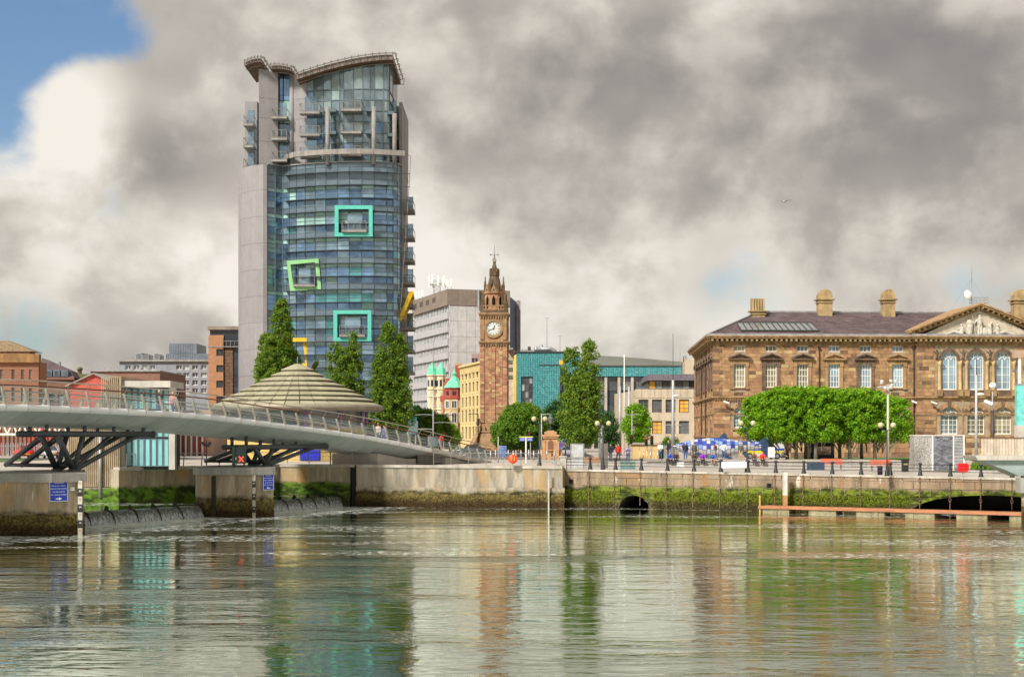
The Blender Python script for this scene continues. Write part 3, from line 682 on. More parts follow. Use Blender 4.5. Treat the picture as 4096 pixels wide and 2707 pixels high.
def gauge(label, px_, Y, py0, py1, w):
    r = thing('tide_gauge', label, 'gauge', (xx(px_, Y), Y-.12, 0))
    z0, z1 = zz(py1, Y), zz(py0, Y); n = 7
    MB().box(-w/2-.03, w/2+.03, 0, .08, z0, z1+.05).build('backing', mat('gauge_back', (.1, .09, .07), .9), r)
    nums = ['3.5', '3.0', '2.5', '2.0', '1.5', '1.0', '0.5']
    for i in range(n):
        za, zb = z1-(z1-z0)*(i+1)/n, z1-(z1-z0)*i/n; m = BLACKS if i % 2 else mat('gauge_white', (.55, .53, .45), .6, streak=.3)
        MB().box(-w/2, w/2, -.02, -.003, za, zb-.004).build('gauge_band', m, r)
        text(nums[i].replace('.', ''), w*.62, WHITES if i % 2 else mat('gauge_red', (.45, .05, .04), .5), r, (0, -.023, zb-.16), (R(90), 0, 0))
gauge('black and white striped depth gauge at the corner of the left pier', 323, 85.45, 1921, 2142, .26)
gauge('black and white striped depth gauge on the middle pier', 1017, 103.75, 1898, 2075, .22)
t = thing('number_plate', 'small white plate numbered 001 beside the blue notice on the left pier', 'sign', U(291, 1954, 85.25)+Vector((0, -.08, 0)), R(30))
MB().box(-.11, .11, -.02, 0, -.09, .09).build('plate', WHITES, t); text('001', .12, BLACKS, t, (0, -.024, 0), (R(90), 0, 0))
# navigation signal on the middle pier: green arrow dark, red cross lit
SIGB = mat('signal_box', (.06, .09, .09), .6)
t = thing('navigation_signal', 'dark signal box with lit red cross on the middle bridge pier', 'signal', (xx(965, 104.6), 104.6, 3.56), R(10))
MB().box(-.36, .36, -.12, .2, .28, 1.5).build('housing', SIGB, t); MB().box(-.66, -.40, -.02, .2, .1, 1.5).build('side_box', SIGB, t)
MB().cyl((-.5, .1, 0), (-.5, .1, .3), .06).build('post', SIGB, t); MB().cyl((.2, .1, 0), (.2, .1, .3), .06).build('post', SIGB, t)
REDL = mat('red_light', (.9, .06, .03), .4, emit=.9, var=0)
mb = MB(); mb.beam((-.16, -.135, .42), (.16, -.135, .80), .02, .08).beam((-.16, -.137, .80), (.16, -.137, .42), .02, .08); mb.build('red_cross', REDL, t)
MB().prism([(-.05, .9), (.05, .9), (.05, 1.15), (.15, 1.15), (0, 1.38), (-.15, 1.15), (-.05, 1.15)], -.14, -.121).build('arrow', mat('arrow_dark', (.02, .12, .08), .4), t)
# ------------------------------------------------------------------ weir gates with water sheeting over them
def sheetmat():
    m = bpy.data.materials.new('falling_water'); m.use_nodes = True; nt = m.node_tree; nt.nodes.clear()
    node, math_, mix, noise, mapv, rng, ramp, L, N = nt_tools(nt)
    out = node('ShaderNodeOutputMaterial'); b = node('ShaderNodeBsdfPrincipled'); L.new(b.outputs[0], out.inputs[0])
    P = node('ShaderNodeNewGeometry').outputs['Position']; sp = node('ShaderNodeSeparateXYZ'); L.new(P, sp.inputs[0])
    s = noise(mapv(P, (7, 7, .5)), 1, 5, .7)
    f = rng(math_('ADD', s, rng(sp.outputs[2], 0, .85, .12, -.10)), .38, .78)
    L.new(mix(f, (.09, .10, .075), (.50, .55, .58)), b.inputs['Base Color']); b.inputs['Roughness'].default_value = .25
    bn = node('ShaderNodeBump'); bn.inputs['Distance'].default_value = .015; L.new(s, bn.inputs['Height']); L.new(bn.outputs[0], b.inputs['Normal'])
    return m
FALL = sheetmat(); WST = mat('weir_steel', (.025, .03, .022), .6, var=.4, vs=4)
def weir(label, a, c, n):
    r = thing('weir', label, 'weir'); a = Vector((*a, 0)); c = Vector((*c, 0)); d = (c-a).normalized(); out = Vector((d.y, -d.x, 0)); L_ = (c-a).length
    for i in range(n):
        s0, s1 = L_*i/n+.05, L_*(i+1)/n-.05
        prof = [(-.08, UP+.012), (0.05, UP+.015), (.25, UP-.05), (.5, UP-.28), (.66, UP-.6), (.76, .0), (.78, -.3)]
        rings = []
        for k in range(9):
            s = s0+(s1-s0)*k/8
            rings.append([a+d*s+out*(o_+random.uniform(-.004, .004))+Vector((0, 0, z)) for o_, z in prof])
        MB().loft(rings, False).build('water_curtain', FALL, r, True)
        MB().hexa([a+d*s0+out*-.3+Vector((0, 0, -.6)), a+d*s1+out*-.3+Vector((0, 0, -.6)), a+d*s1+out*.2+Vector((0, 0, -.6)), a+d*s0+out*.2+Vector((0, 0, -.6)), a+d*s0+out*-.3+Vector((0, 0, UP-.15)), a+d*s1+out*-.3+Vector((0, 0, UP-.15)), a+d*s1+out*.1+Vector((0, 0, UP-.2)), a+d*s0+out*.1+Vector((0, 0, UP-.2))]).build('gate', WST, r)
        if i:
            s = L_*i/n; mb = MB(); e = d*.05
            pr = [(-.3, UP+.04), (-.16, UP+.34), (.1, UP+.20), (.0, UP+.07), (.34, UP-.02), (.6, UP-.3), (.8, -.2), (.6, -.2), (-.1, UP-.3)]
            n_ = len(pr); V = [a+d*s-e+out*o_+Vector((0, 0, z)) for o_, z in pr]+[a+d*s+e+out*o_+Vector((0, 0, z)) for o_, z in pr]
            mb.add(V, [tuple(range(n_)), tuple(range(2*n_-1, n_-1, -1))]+[(k, n_+k, n_+(k+1) % n_, (k+1) % n_) for k in range(n_)]); mb.build('fin', WST, r)
weir('weir span of falling water between the left and middle piers', (-29.2, 93.2), (-22.6, 104.0), 6)
weir('weir span of falling water between middle pier and concrete quay wall', (-18.9, 111.5), (-14.6, 120.2), 5)

for nm, lab, a_, c_, n_, sd_ in (('pier_weed', 'brown weed on the front of the left bridge pier', (-500, 84.8), (200, 84.4), 2500, 4), ('pier_weed', 'brown weed on the angled end of the left bridge pier', (200, 84.4), (335, 85.7), 900, 5), ('pier_weed', 'brown weed on the front of the middle bridge pier', (828, 104.2), (1008, 103.7), 1100, 6), ('pier_weed', 'brown weed on the angled end of the middle bridge pier', (1008, 103.7), (1094, 104.8), 600, 7)):
    weed(nm, lab, line_fn((xx(*a_), a_[1]), (xx(*c_), c_[1]), .02), n_, 1.2, WB, sd_)
# ================================================================== glass tower with tilted coloured window frames
TY = 193.; TS = F/TY
def lx(px_): return (px_-1280)/TS
def lz(py_): return (HZ-py_)/TS+(CH-GZ)
TCONC = mat('tower_concrete', (.265, .25, .255), .85, var=.06, vs=.8, bump=.004, bs=10, streak=.10, rnd=.03)
TMETAL = mat('tower_mullion', (.11, .15, .17), .45, .3, var=.1)
TSHADE = mat('sunshade_metal', (.055, .065, .07), .5, .3)
TSLATE = mat('spandrel_glass', (.15, .205, .25), .12, .35, var=.12, vs=.5, rnd=.2, spec=.9)
TG = [mat('tower_glass_dark', (.17, .29, .46), .05, .7, var=.3, vs=.7, rnd=.3, spec=1.0),
      mat('tower_glass_mint', (.25, .41, .38), .1, 0, var=.12, vs=.5, rnd=.25, spec=.8),
      mat('tower_glass_mid', (.27, .40, .50), .06, .6, var=.25, vs=.6, rnd=.3, spec=1.0),
      mat('tower_glass_teal', (.12, .37, .40), .06, .5, var=.25, vs=.6, rnd=.3, spec=1.0)]
TWOOD = mat('roof_soffit_wood', (.12, .065, .035), .7, var=.3, vs=3)
TROOF = mat('roof_edge_metal', (.17, .14, .12), .45, .4)
TRAIL = mat('balcony_steel', (.20, .19, .18), .5, .4)
TSLAB = mat('balcony_slab', (.28, .26, .24), .85, streak=.2)
tower = thing('glass_tower', 'tall curved blue glass tower with coloured tilted window frames and winged roof', 'building', (xx(1280, TY), TY, GZ))
def yl(x): return 3.2*((x-5)/-10.46)**2 if x < 5 else .9*((x-5)/4.65)**2
core = MB(); core.prismz([(-5.2, 3.9), (0, 1.2), (5, .55), (9.4, 1.6), (10.1, 3.4), (10.1, 16), (-10, 16), (-10.2, 9), (-7.6, 2.4)], 0, 38.3); core.build('core', mat('tower_interior', (.03, .035, .04), .9), tower)
cols = [lx(p) for p in (1116, 1144, 1175, 1213, 1255, 1300, 1348, 1396, 1446, 1495, 1545, 1570)]
pts2 = [(x, yl(x)) for x in cols]+[(10.22, 1.5), (10.5, 2.5), (10.55, 3.7)]
re_pts = [(-7.3, 1.55), (-6.35, 2.35), (-5.46, 3.2)]
def vquad(mb, a, c, z0, z1, o=0.):
    d = Vector((c[0]-a[0], c[1]-a[1])).normalized(); n = Vector((d.y, -d.x))*o; g = d*.03
    return mb.add([(a[0]+n.x+g.x, a[1]+n.y+g.y, z0), (c[0]+n.x-g.x, c[1]+n.y-g.y, z0), (c[0]+n.x-g.x, c[1]+n.y-g.y, z1), (a[0]+n.x+g.x, a[1]+n.y+g.y, z1)], [(0, 1, 2, 3)])
FL = 104/TS; ztop = lz(741)
rng_ = random.Random(3)
def pickglass(i, f):
    r = rng_.random()
    if f in (4,) and i in (4, 5, 6, 7, 8): return TG[3]
    if f == 1 and 1 < i < 6: return TG[1] if r < .6 else TG[2]
    return TG[0] if r < .56 else TG[2] if r < .87 else TG[1] if r < .95 else TG[3]
def panes(P_, f0=0):
    for i in range(len(P_)-1):
        for f in range(9):
            zt = ztop-f*FL; a, c = P_[i], P_[i+1]
            vquad(MB(), a, c, zt-.5, zt-.05).build('transom_panel', TG[1] if rng_.random() < .7 else TG[2], tower)
            if FL*9 > 0:
                vquad(MB(), a, c, zt-1.70, zt-.53).build('glass_panel', pickglass(i, f), tower)
                vquad(MB(), a, c, zt-2.62, zt-1.76).build('glass_panel', pickglass(i+3, f+7) if rng_.random() < .75 else TG[0], tower)
            vquad(MB(), a, c, zt-FL+.03, zt-2.67).build('spandrel_panel', TSLATE, tower)
        for z0, z1 in ((ztop+.03, ztop+.78), (ztop+.82, ztop+1.72), (ztop+1.80, ztop+2.42), (ztop+2.46, ztop+3.0)):
            vquad(MB(), P_[i], P_[i+1], z0, z1).build('spandrel_panel', TSLATE, tower)
panes(pts2); panes(re_pts)
# mullions and transoms stand proud of the glass
for P_ in (pts2, re_pts):
    for x, y in P_: MB().box(x-.05, x+.05, y-.10, y+.1, ztop-FL*9, ztop+3.05).build('mullion', TMETAL, tower)
    for f in range(10):
        for dz in (0, -.515, -1.12, -1.73, -2.645):
            if f == 9 and dz: continue
            mb = MB()
            for i in range(len(P_)-1):
                a, c = P_[i], P_[i+1]; mb.beam((a[0], a[1], ztop-f*FL+dz), (c[0], c[1], ztop-f*FL+dz), .12, .05)
            mb.build('transom', TMETAL, tower)
    mb = MB()
    for i in range(len(P_)-1): mb.beam((*P_[i], ztop+3.1), (*P_[i+1], ztop+3.1), .45, .16)
    mb.build('parapet_cap', TCONC, tower)
for k in range(18):
    z = lz(690+k*52.0); mb = MB(); xs = [lx(1132)]+[c for c in cols if c > lx(1140)]
    for i in range(len(xs)-1):
        a, c = xs[i], xs[i+1]; mb.hexa([(a, yl(a)-.75, z-.04), (c, yl(c)-.75, z-.04), (c, yl(c)-.1, z-.04), (a, yl(a)-.1, z-.04), (a, yl(a)-.75, z+.05), (c, yl(c)-.75, z+.05), (c, yl(c)-.1, z+.05), (a, yl(a)-.1, z+.05)])
    e = lx(1640-k*2.2); mb.cyl((cols[-1], .3, z), (e, .8, z-.05), .05, n=5); mb.build('sunshade', TSHADE, tower)
# curved concrete wall on the left, cast in lifts
wl_ = catmull([(-13.0, 13), (-12.65, 9.5), (-11.55, 5.0), (-9.6, 2.2), (-7.78, 1.15)], 4)
lifts = [z for z in np.arange(0, 38.9, 3.55)]+[38.9]
for z0, z1 in zip(lifts[:-1], lifts[1:]):
    MB().loft([[(p[0], p[1], z0+.012), (p[0], p[1], z1-.012), (p[0]+.45, p[1]+.5, z1-.012), (p[0]+.45, p[1]+.5, z0+.012)] for p in wl_], True, True).build('concrete_panel', TCONC, tower)
    MB().hexa([(-7.775, 1.13, z0+.01), (-7.28, 1.3, z0+.01), (-7.28, 2.2, z0+.01), (-7.7, 2.2, z0+.01), (-7.775, 1.13, z1-.01), (-7.28, 1.3, z1-.01), (-7.28, 2.2, z1-.01), (-7.7, 2.2, z1-.01)]).build('concrete_panel', TCONC, tower)
# right flank: concrete strip behind the glass corner
MB().box(10.2, 10.62, 4.2, 15, 0, lz(380)).build('flank_wall', TCONC, tower)
# ------------------------------------------------------------------ upper storeys
ZU = ztop+2.9
def ub(x0, x1, y0, y1, z0, z1, nm='concrete_panel', m=None): return MB().box(x0, x1, y0, y1, z0, z1).build(nm, m or TCONC, tower)
ub(-11.2, -9.5, 6.5, 12, ZU-2, lz(361), 'concrete_fin')
for z0, z1 in zip([ZU-1.5]+[lz(y_) for y_ in (641, 552, 458, 377)], [lz(y_) for y_ in (642, 553, 459, 378, 262)]):
    MB().hexa([(lx(1025), 1.9, z0), (lx(1098), 2.9, z0), (lx(1098), 3.4, z0), (lx(1025), 6, z0), (lx(1025), 1.9, z1), (lx(1098), 2.9, z1-.3*(z1 > 51)), (lx(1098), 3.4, z1), (lx(1025), 6, z1)]).build('concrete_panel', TCONC, tower)
    MB().hexa([(lx(1160), 3.0, z0), (lx(1216), 2.5, z0), (lx(1216), 5, z0), (lx(1160), 5, z0), (lx(1160), 3.0, min(z1, lz(268))), (lx(1216), 2.5, min(z1, lz(268))), (lx(1216), 5, min(z1, lz(268))), (lx(1160), 5, min(z1, lz(268)))]).build('concrete_panel', TCONC, tower)
ub(lx(1018), lx(1025), 3.5, 6.2, ZU-1, lz(300), 'glass_panel', TG[2])
ub(lx(1090), lx(1165), 4.6, 12, ZU, lz(275), 'upper_core', mat('tower_interior', (.03, .035, .04)))
MB().cyl((lx(1153), 3.1, ZU-.5), (lx(1153), 3.1, lz(275)), .3, n=12).build('pilaster', TCONC, tower, True)
for (a, c) in ((1099, 1115), (1117, 1146)):
    for y0, y1 in zip((640, 550, 470, 378, 355), (552, 472, 380, 357, 275)):
        vquad(MB(), (lx(a), 3.7), (lx(c), 3.7), lz(y0), lz(y1)).build('glass_panel', rng_.choice((TG[0], TG[2], TG[1])), tower)
def yu(x): return 1.2+1.4*((x-5.5)/-7.6)**2 if x < 5.5 else 1.2+.3*((x-5.5)/3)**2
ucols = [lx(p) for p in (1215, 1245, 1285, 1318, 1353, 1369, 1409, 1447, 1475, 1494, 1530, 1545)]
upts = [(x, yu(x)) for x in ucols]+[(9.1, 2.4), (9.2, 6), (9.2, 14)]
def rz_(x):      # underside line of the big wing roof
    t = (x-lx(1190))/(lx(1560)-lx(1190)); return lz(322)+(lz(243)-lz(322))*(1-(1-max(0, min(1, t)))**1.7)
uc = MB(); uc.prismz([(x, y+.5) for x, y in upts[:12]]+[(8.8, 3), (8.8, 13.5), (-2, 13.5)], ZU, lz(330)); uc.build('upper_core', mat('tower_interior', (.03, .035, .04)), tower)
urows = [(645, 616), (612, 566), (562, 528), (522, 480), (477, 438), (432, 392), (389, 352)]
UG = [mat('upper_glass', (.22, .29, .32), .05, .6, var=.25, vs=.5, rnd=.4, spec=1.), mat('upper_glass_pale', (.19, .25, .25), .08, 0, var=.2, vs=.4, rnd=.3, spec=.9), TG[0], TG[1]]
for i in range(len(upts)-1):
    a, c = upts[i], upts[i+1]
    for y0, y1 in urows:
        r = rng_.random(); vquad(MB(), a, c, lz(y0), lz(y1)).build('glass_panel', UG[0] if r < .62 else UG[1] if r < .85 else UG[2], tower)
    z0 = lz(346); g = .03
    MB().add([(a[0]+g, a[1], z0), (c[0]-g if i < 12 else c[0], c[1], z0), (c[0]-g if i < 12 else c[0], c[1], rz_(c[0])), (a[0]+g, a[1], rz_(a[0]))], [(0, 1, 2, 3)]).build('glass_panel', UG[0] if i % 3 else UG[1], tower)
    MB().box(a[0]-.04, a[0]+.04, a[1]-.09, a[1]+.08, ZU, rz_(a[0])).build('mullion', TMETAL, tower)
for y_ in (614, 564, 525, 479, 435, 391, 349):
    mb = MB()
    for i in range(len(upts)-1): mb.beam((*upts[i], lz(y_)), (*upts[i+1], lz(y_)), .16, .13)
    mb.build('transom', TMETAL, tower)
ub(9.3, 10.2, 7.2, 13, ZU, lz(375), 'glass_panel', TSLATE); ub(10.24, 10.66, 7.6, 15.4, ZU, lz(383), 'concrete_fin')
# wing roofs
def wing(x0, x1, zf, y0, y1, th, n=14):
    xs = np.linspace(x0, x1, n)
    top = MB().loft([[(x, y0, zf(x)+.06), (x, y0, zf(x)+th), (x, y1, zf(x)+th), (x, y1, zf(x)+.06)] for x in xs], True, True).build('wing_roof', TROOF, tower)
    MB().loft([[(x, y0+.05, zf(x)), (x, y0+.05, zf(x)+.05), (x, y1-.05, zf(x)+.05), (x, y1-.05, zf(x))] for x in xs], True, True).build('soffit', TWOOD, top)
    MB().path([(x, y0-.25, zf(x)+th+.15) for x in xs]+[(x1+.3, y0+.2, zf(x1)+th+.1), (x1+.3, y1, zf(x1)+th)], .085, 6).build('gutter_tube', STEEL, top)
    MB().path([(x, y0+.9, zf(x)-.22) for x in xs], .07, 6).build('light_tube', TROOF, top)
    for k in range(0, n):
        x = xs[k]; mb = MB(); mb.path([(x, y0+.1, zf(x)+.1), (x, y0-.3, zf(x)+.05), (x, y0-.42, zf(x)+th*.7), (x, y0-.3, zf(x)+th+.3), (x, y0-.05, zf(x)+th+.35)], .06, 5); mb.build('gutter_bracket', TROOF, top)
    for k in range(6):
        y = y0+(y1-y0)*k/5; MB().path([(x1-.1, y, zf(x1)+.1), (x1+.4, y, zf(x1)+.05), (x1+.5, y, zf(x1)+th+.1), (x1+.2, y, zf(x1)+th+.3)], .06, 5).build('gutter_bracket', TROOF, top)
wing(lx(1188), lx(1572), lambda x: rz_(x)+.03, -.1, 13.5, .75, 15)
wing(lx(1078), lx(1160), lambda x: lz(280)+.5*(1-((x-lx(1100))/2.2)**2)*.8, 1.2, 9, .5, 6)
wing(lx(974), lx(1040), lambda x: lz(262)+.9*(1-((x-lx(1030))/2.0)**2)*.7, 1.0, 10, .55, 6)
ub(lx(1150), lx(1200), 4, 12, lz(300), lz(255), 'concrete_fin')
# balconies
def balc(x, y, py_slab, w, d=1.4, dirx=0, h=1.05):
    z = lz(py_slab); s = MB().box(x-w/2, x+w/2, y-d, y, z-.28, z).build('balcony', TSLAB, tower)
    mb = MB()
    for zz_ in (.12, h): mb.beam((x-w/2+.05, y-d+.06, z+zz_), (x+w/2-.05, y-d+.06, z+zz_), .06, .06)
    for sx in (-1, 1):
        for zz_ in (.12, h): mb.beam((x+sx*(w/2-.05), y-d+.06, z+zz_), (x+sx*(w/2-.05), y-.05, z+zz_), .06, .06)
    nb = max(3, int(w/.75))
    for i in range(nb+1):
        xx_ = x-w/2+.06+(w-.12)*i/nb; mb.box(xx_-.035, xx_+.035, y-d+.03, y-d+.09, z, z+h)
    for sx in (-1, 1): mb.box(x+sx*(w/2-.06)-.03, x+sx*(w/2-.06)+.03, y-.15, y-.09, z, z+h)
    mb.build('railing', TRAIL, s)
    mesh = MB(); mesh.add([(x-w/2+.08, y-d+.06, z+.14), (x+w/2-.08, y-d+.06, z+.14), (x+w/2-.08, y-d+.06, z+h-.05), (x-w/2+.08, y-d+.06, z+h-.05)], [(0, 1, 2, 3)]); mesh.build('mesh_infill', mat('balcony_mesh', (.07, .07, .075), .6, trans=.9), s)
    MB().box(x-w*.3, x+w*.3, y+.02, y+.1, z+.02, z+2.3).build('door', TG[2], s)
for py_ in (442, 531, 618): balc(lx(1235), 2.05, py_, 2.7)
for py_ in (436, 526, 616): balc(lx(1405), 1.3, py_, 2.7)
for py_ in (455, 541, 628): balc(lx(1108), 3.6, py_, 2.1, 1.9)
for py_ in (466, 555, 642): balc(-10.35, 6.4, py_, 1.4, 2.0)
for py_ in (440, 527, 612): balc(lx(1560), 5.0, py_, 1.3, 1.5)
for py_ in (812, 925, 1021, 1114, 1208, 1299, 1393, 1481): balc(11.35, 9., py_, 1.5, 4.2)
for px_ in (1310, 1496, 1574):
    yy = yu(min(lx(px_), 8.5))-1.5
    if px_ == 1574: yy = 1.7
    MB().cyl((lx(px_), yy, ZU-.2), (lx(px_), yy, lz(430 if px_ < 1570 else 444)), .30, n=12).build('round_column', TSLAB, tower, True)
    for py_ in (438, 527): MB().box(lx(px_)+.1, lx(px_)+(1.1 if px_ < 1400 else -1.1)*(-1 if px_ > 1570 else 1)*(1 if px_ != 1574 else -1) if px_ < 1400 else lx(px_)-.1, yy-.15, yy+1.5, lz(py_)-.3, lz(py_)+.12).build('bracket', TMETAL, tower) if px_ < 1400 else MB().box(lx(px_)-1.1, lx(px_)-.1, yy-.15, yy+1.5, lz(py_)-.3, lz(py_)+.12).build('bracket', TMETAL, tower)
rb = [(lx(1128), 3.4)]+[(x, yl(x)-.9) for x in cols[2:]]+[(11.2, .5)]
mb = MB()
for i in range(len(rb)-1): mb.beam((*rb[i], lz(612)), (*rb[i+1], lz(612)), .5, .68)
mb.build('ring_beam', TSLAB, tower)
MB().path([(lx(1618), .55, lz(612)), (lx(1640), .9, lz(618)), (lx(1637), .9, lz(700)), (lx(1600), .9, lz(1240))], .05, 5).build('tie_rod', TRAIL, tower)
# coloured frames standing off the glass
def frame(cor, m, yoff, w=.5, dpt=.7, bal=None):
    P_ = [Vector((lx(a), 0, lz(c))) for a, c in cor]; cx = sum((p.x for p in P_))/4; y = yl(cx)-yoff; fr = MB(); cen = sum(P_, Vector())/4
    I = []
    for p in P_: d = p-cen; I.append(cen+Vector((d.x-math.copysign(w, d.x), 0, d.z-math.copysign(w, d.z))))
    for k in range(4):
        a, c, ci, ai = P_[k], P_[(k+1) % 4], I[(k+1) % 4], I[k]
        fr.hexa([(a.x, y, a.z), (c.x, y, c.z), (ci.x, y, ci.z), (ai.x, y, ai.z), (a.x, y+dpt, a.z), (c.x, y+dpt, c.z), (ci.x, y+dpt, ci.z), (ai.x, y+dpt, ai.z)])
    f = fr.build('window_frame', m, tower)
    if bal:
        pc, ps, pw = bal; balc(lx(pc), y+.65, ps, pw, 1.0, h=1.2)
TURQ = mat('turquoise_paint', (.095, .45, .375), .45, var=.08, vs=2); LIME = mat('lime_paint', (.24, .50, .22), .45, var=.06, vs=2); YELL = mat('yellow_paint', (.72, .46, .02), .45, var=.06)
frame([(1342, 950), (1493, 950), (1493, 826), (1342, 826)], TURQ, .95, bal=(1420, 925, 3.3))
frame([(1157, 1162), (1283, 1156), (1272, 1032), (1144, 1041)], LIME, .95, bal=(1215, 1137, 2.9))
frame([(1337, 1366), (1488, 1366), (1488, 1243), (1337, 1243)], TURQ, .95, bal=(1412, 1341, 3.4))
frame([(1098, 1480), (1230, 1466), (1220, 1348), (1092, 1350)], YELL, .95)
fy = MB()
for a, c in (((lx(1590), 2.5, lz(1275)), (lx(1638), 3.2, lz(1160))), ((lx(1590), 6.2, lz(1272)), (lx(1636), 7.0, lz(1168)))): fy.beam(a, c, .45, .55)
fy.beam((lx(1638), 3.2, lz(1163)), (lx(1636), 7, lz(1170)), .5, .5).beam((lx(1590), 2.5, lz(1272)), (lx(1590), 6.2, lz(1270)), .5, .5); fy.build('window_frame', YELL, tower)
# ================================================================== sandstone palazzo on the right
CX0, CY0 = xx(2855, 172.), 172.; CA = R(3)
hall = thing('stone_palazzo', 'brown sandstone palazzo with pedimented windows and a carved gable on the right', 'building')
SB = mat('sandstone', (.335, .195, .10), .9, var=.2, vs=1.5, rnd=.2, hue=.01, bump=.012, bs=9)
SP_ = mat('sandstone_pale', (.46, .32, .16), .9, var=.15, vs=1.5, rnd=.15, bump=.01, bs=9)
SD = mat('sandstone_dark', (.17, .105, .065), .95, var=.3, vs=2, rnd=.25, bump=.012, bs=9)
ST = mat('sandstone_trim', (.38, .235, .115), .85, var=.25, vs=1.1, streak=.3, bump=.008, bs=8)
STD = mat('weathered_trim', (.17, .11, .075), .9, var=.35, vs=1.3, streak=.35, bump=.01, bs=8)
MORT = mat('mortar', (.33, .25, .17), .95, var=.2, vs=2)
LEAD = mat('lead_gutter', (.30, .29, .29), .6, .2, var=.2, vs=1.5)
SLATE = mat('roof_slate', (.115, .082, .085), .75, var=.25, vs=.5, rnd=.22, hue=.02, bump=.008, bs=12)
WFR = mat('white_sash', (.78, .76, .70), .5, var=.04)
HG = [mat('hall_glass', (.13, .18, .21), .06, 0, var=.5, vs=.35, spec=1., rnd=.3), mat('hall_glass_warm', (.22, .19, .11), .07, 0, var=.4, vs=.4, spec=1., rnd=.3), mat('hall_glass_blue', (.20, .29, .36), .07, 0, var=.3, vs=.4, spec=1., rnd=.2)]
hr = random.Random(11)
def ashlar(fr, W_, zr, openings, parent, h=.42, x0=0., l0=.62, l1=1.15, proud=.03, lim=(120, 40, 40), rust=False):
    """coursed blocks on a mortar bed, cut round the openings"""
    lists = {0: [], 1: [], 2: []}; z = zr[0]; row = 0
    while z < zr[1]-.05:
        z1 = min(z+h, zr[1]); cuts = [(o[0], o[1]) for o in openings if o[2] < z1-.05 and o[3] > z+.05]
        x = x0-(hr.random()*.5 if row % 2 else 0); 
        while x < x0+W_:
            e = x+hr.uniform(l0, l1); a, c = max(x, x0), min(e, x0+W_)
            segs = [(a, c)]
            for p, q in cuts:
                ns = []
                for s, t in segs:
                    if t <= p or s >= q: ns.append((s, t)); continue
                    if s < p: ns.append((s, p))
                    if t > q: ns.append((q, t))
                segs = ns
            for s, t in segs:
                if t-s < .08: continue
                r = hr.random(); k = 1 if r < .08 else 2 if r < .19 else 0; pr = proud+(hr.uniform(0, .02) if not rust else hr.uniform(.02, .07))
                lists[k].append((s+.012, t-.012, -pr, .05, z+.012, z1-.012))
            x = e
        z = z1; row += 1
    for k, m in enumerate((SB, SP_, SD)): fpieces(fr, 'stone_block', m, parent, lists[k], lim[k])
def spandrel(mb, xc, w, zs, zc, th, n=8):
    for sx in (-1, 1):
        pts = [(xc+sx*w/2*math.cos(math.pi/2*k/n), zs+(zc-zs)*math.sin(math.pi/2*k/n)) for k in range(n+1)]+[(xc+sx*w/2, zc)]
        mb.prism(pts, 0, th)
def archwin(fr, parent, xc, zb, w, zs, zc, gm, lights=2, y=.28):
    pane = [(xc-w/2, zb), (xc+w/2, zb)]+[(xc+w/2*math.cos(math.pi*k/14), zs+(zc-zs)*math.sin(math.pi*k/14)) for k in range(15)]
    mb = MB(); f = .085
    def arcbar(cx, cz, r, f_, a0=0, a1=math.pi, n=10):
        for k in range(n):
            t0, t1 = a0+(a1-a0)*k/n, a0+(a1-a0)*(k+1)/n
            q = [(cx+rr*math.cos(t), cz+rr*(zc-zs)/(w/2)*math.sin(t)) for t in (t0, t1) for rr in (r-f_, r)]
            mb.hexa([(q[0][0], 0, q[0][1]), (q[1][0], 0, q[1][1]), (q[3][0], 0, q[3][1]), (q[2][0], 0, q[2][1]), (q[0][0], .08, q[0][1]), (q[1][0], .08, q[1][1]), (q[3][0], .08, q[3][1]), (q[2][0], .08, q[2][1])])
    arcbar(xc, zs, w/2, f)
    mb.box(xc-w/2, xc-w/2+f, 0, .08, zb, zs).box(xc+w/2-f, xc+w/2, 0, .08, zb, zs).box(xc-w/2+f, xc+w/2-f, 0, .08, zb, zb+f*1.6)
    mb.box(xc-f*.6, xc+f*.6, -.01, .07, zb+f, zs)
    lw = w/lights
    for i in range(lights):
        c_ = xc-w/2+lw*(i+.5); arcbar(c_, zs-.02, lw/2, f*.7, 0, math.pi, 8)
        mb.box(c_-.02, c_+.02, .01, .06, zb+f, zs)
    arcbar(xc, zs+(zc-zs)*.52, w*.15, f*.6, 0, 2*math.pi, 10)
    for k in (1, 2, 3): z_ = zb+(zs-zb)*k/4; mb.box(xc-w/2+f, xc+w/2-f, .01, .06, z_-.025, z_+.025)
    o = fb(fr, 'window', WFR, parent, mb.xf(Matrix.Translation((0, y, 0))))
    mb = MB(); mb.add([(a, y+.05, c) for a, c in pane], [tuple(range(len(pane)))]); fb(fr, 'pane', gm, o, mb)
def voussoirs(fr, parent, xc, w, zs, zc, t=.42, n=11, m=None, key=True):
    for k in range(n):
        a0, a1 = math.pi*k/n+.012, math.pi*(k+1)/n-.012; mid = k == n//2; tt = t*(1.35 if mid and key else 1); pr = .10 if mid and key else .05
        q = [(xc+(w/2+d)*math.cos(a), zs+((zc-zs)+d)*math.sin(a)) for a in (a0, a1) for d in (0.005, tt)]
        fb(fr, 'voussoir', m or (SB, SD, SB, ST)[k % 4], parent, MB().hexa([(q[0][0], -pr, q[0][1]), (q[1][0], -pr, q[1][1]), (q[3][0], -pr, q[3][1]), (q[2][0], -pr, q[2][1]), (q[0][0], .1, q[0][1]), (q[1][0], .1, q[1][1]), (q[3][0], .1, q[3][1]), (q[2][0], .1, q[2][1])]))
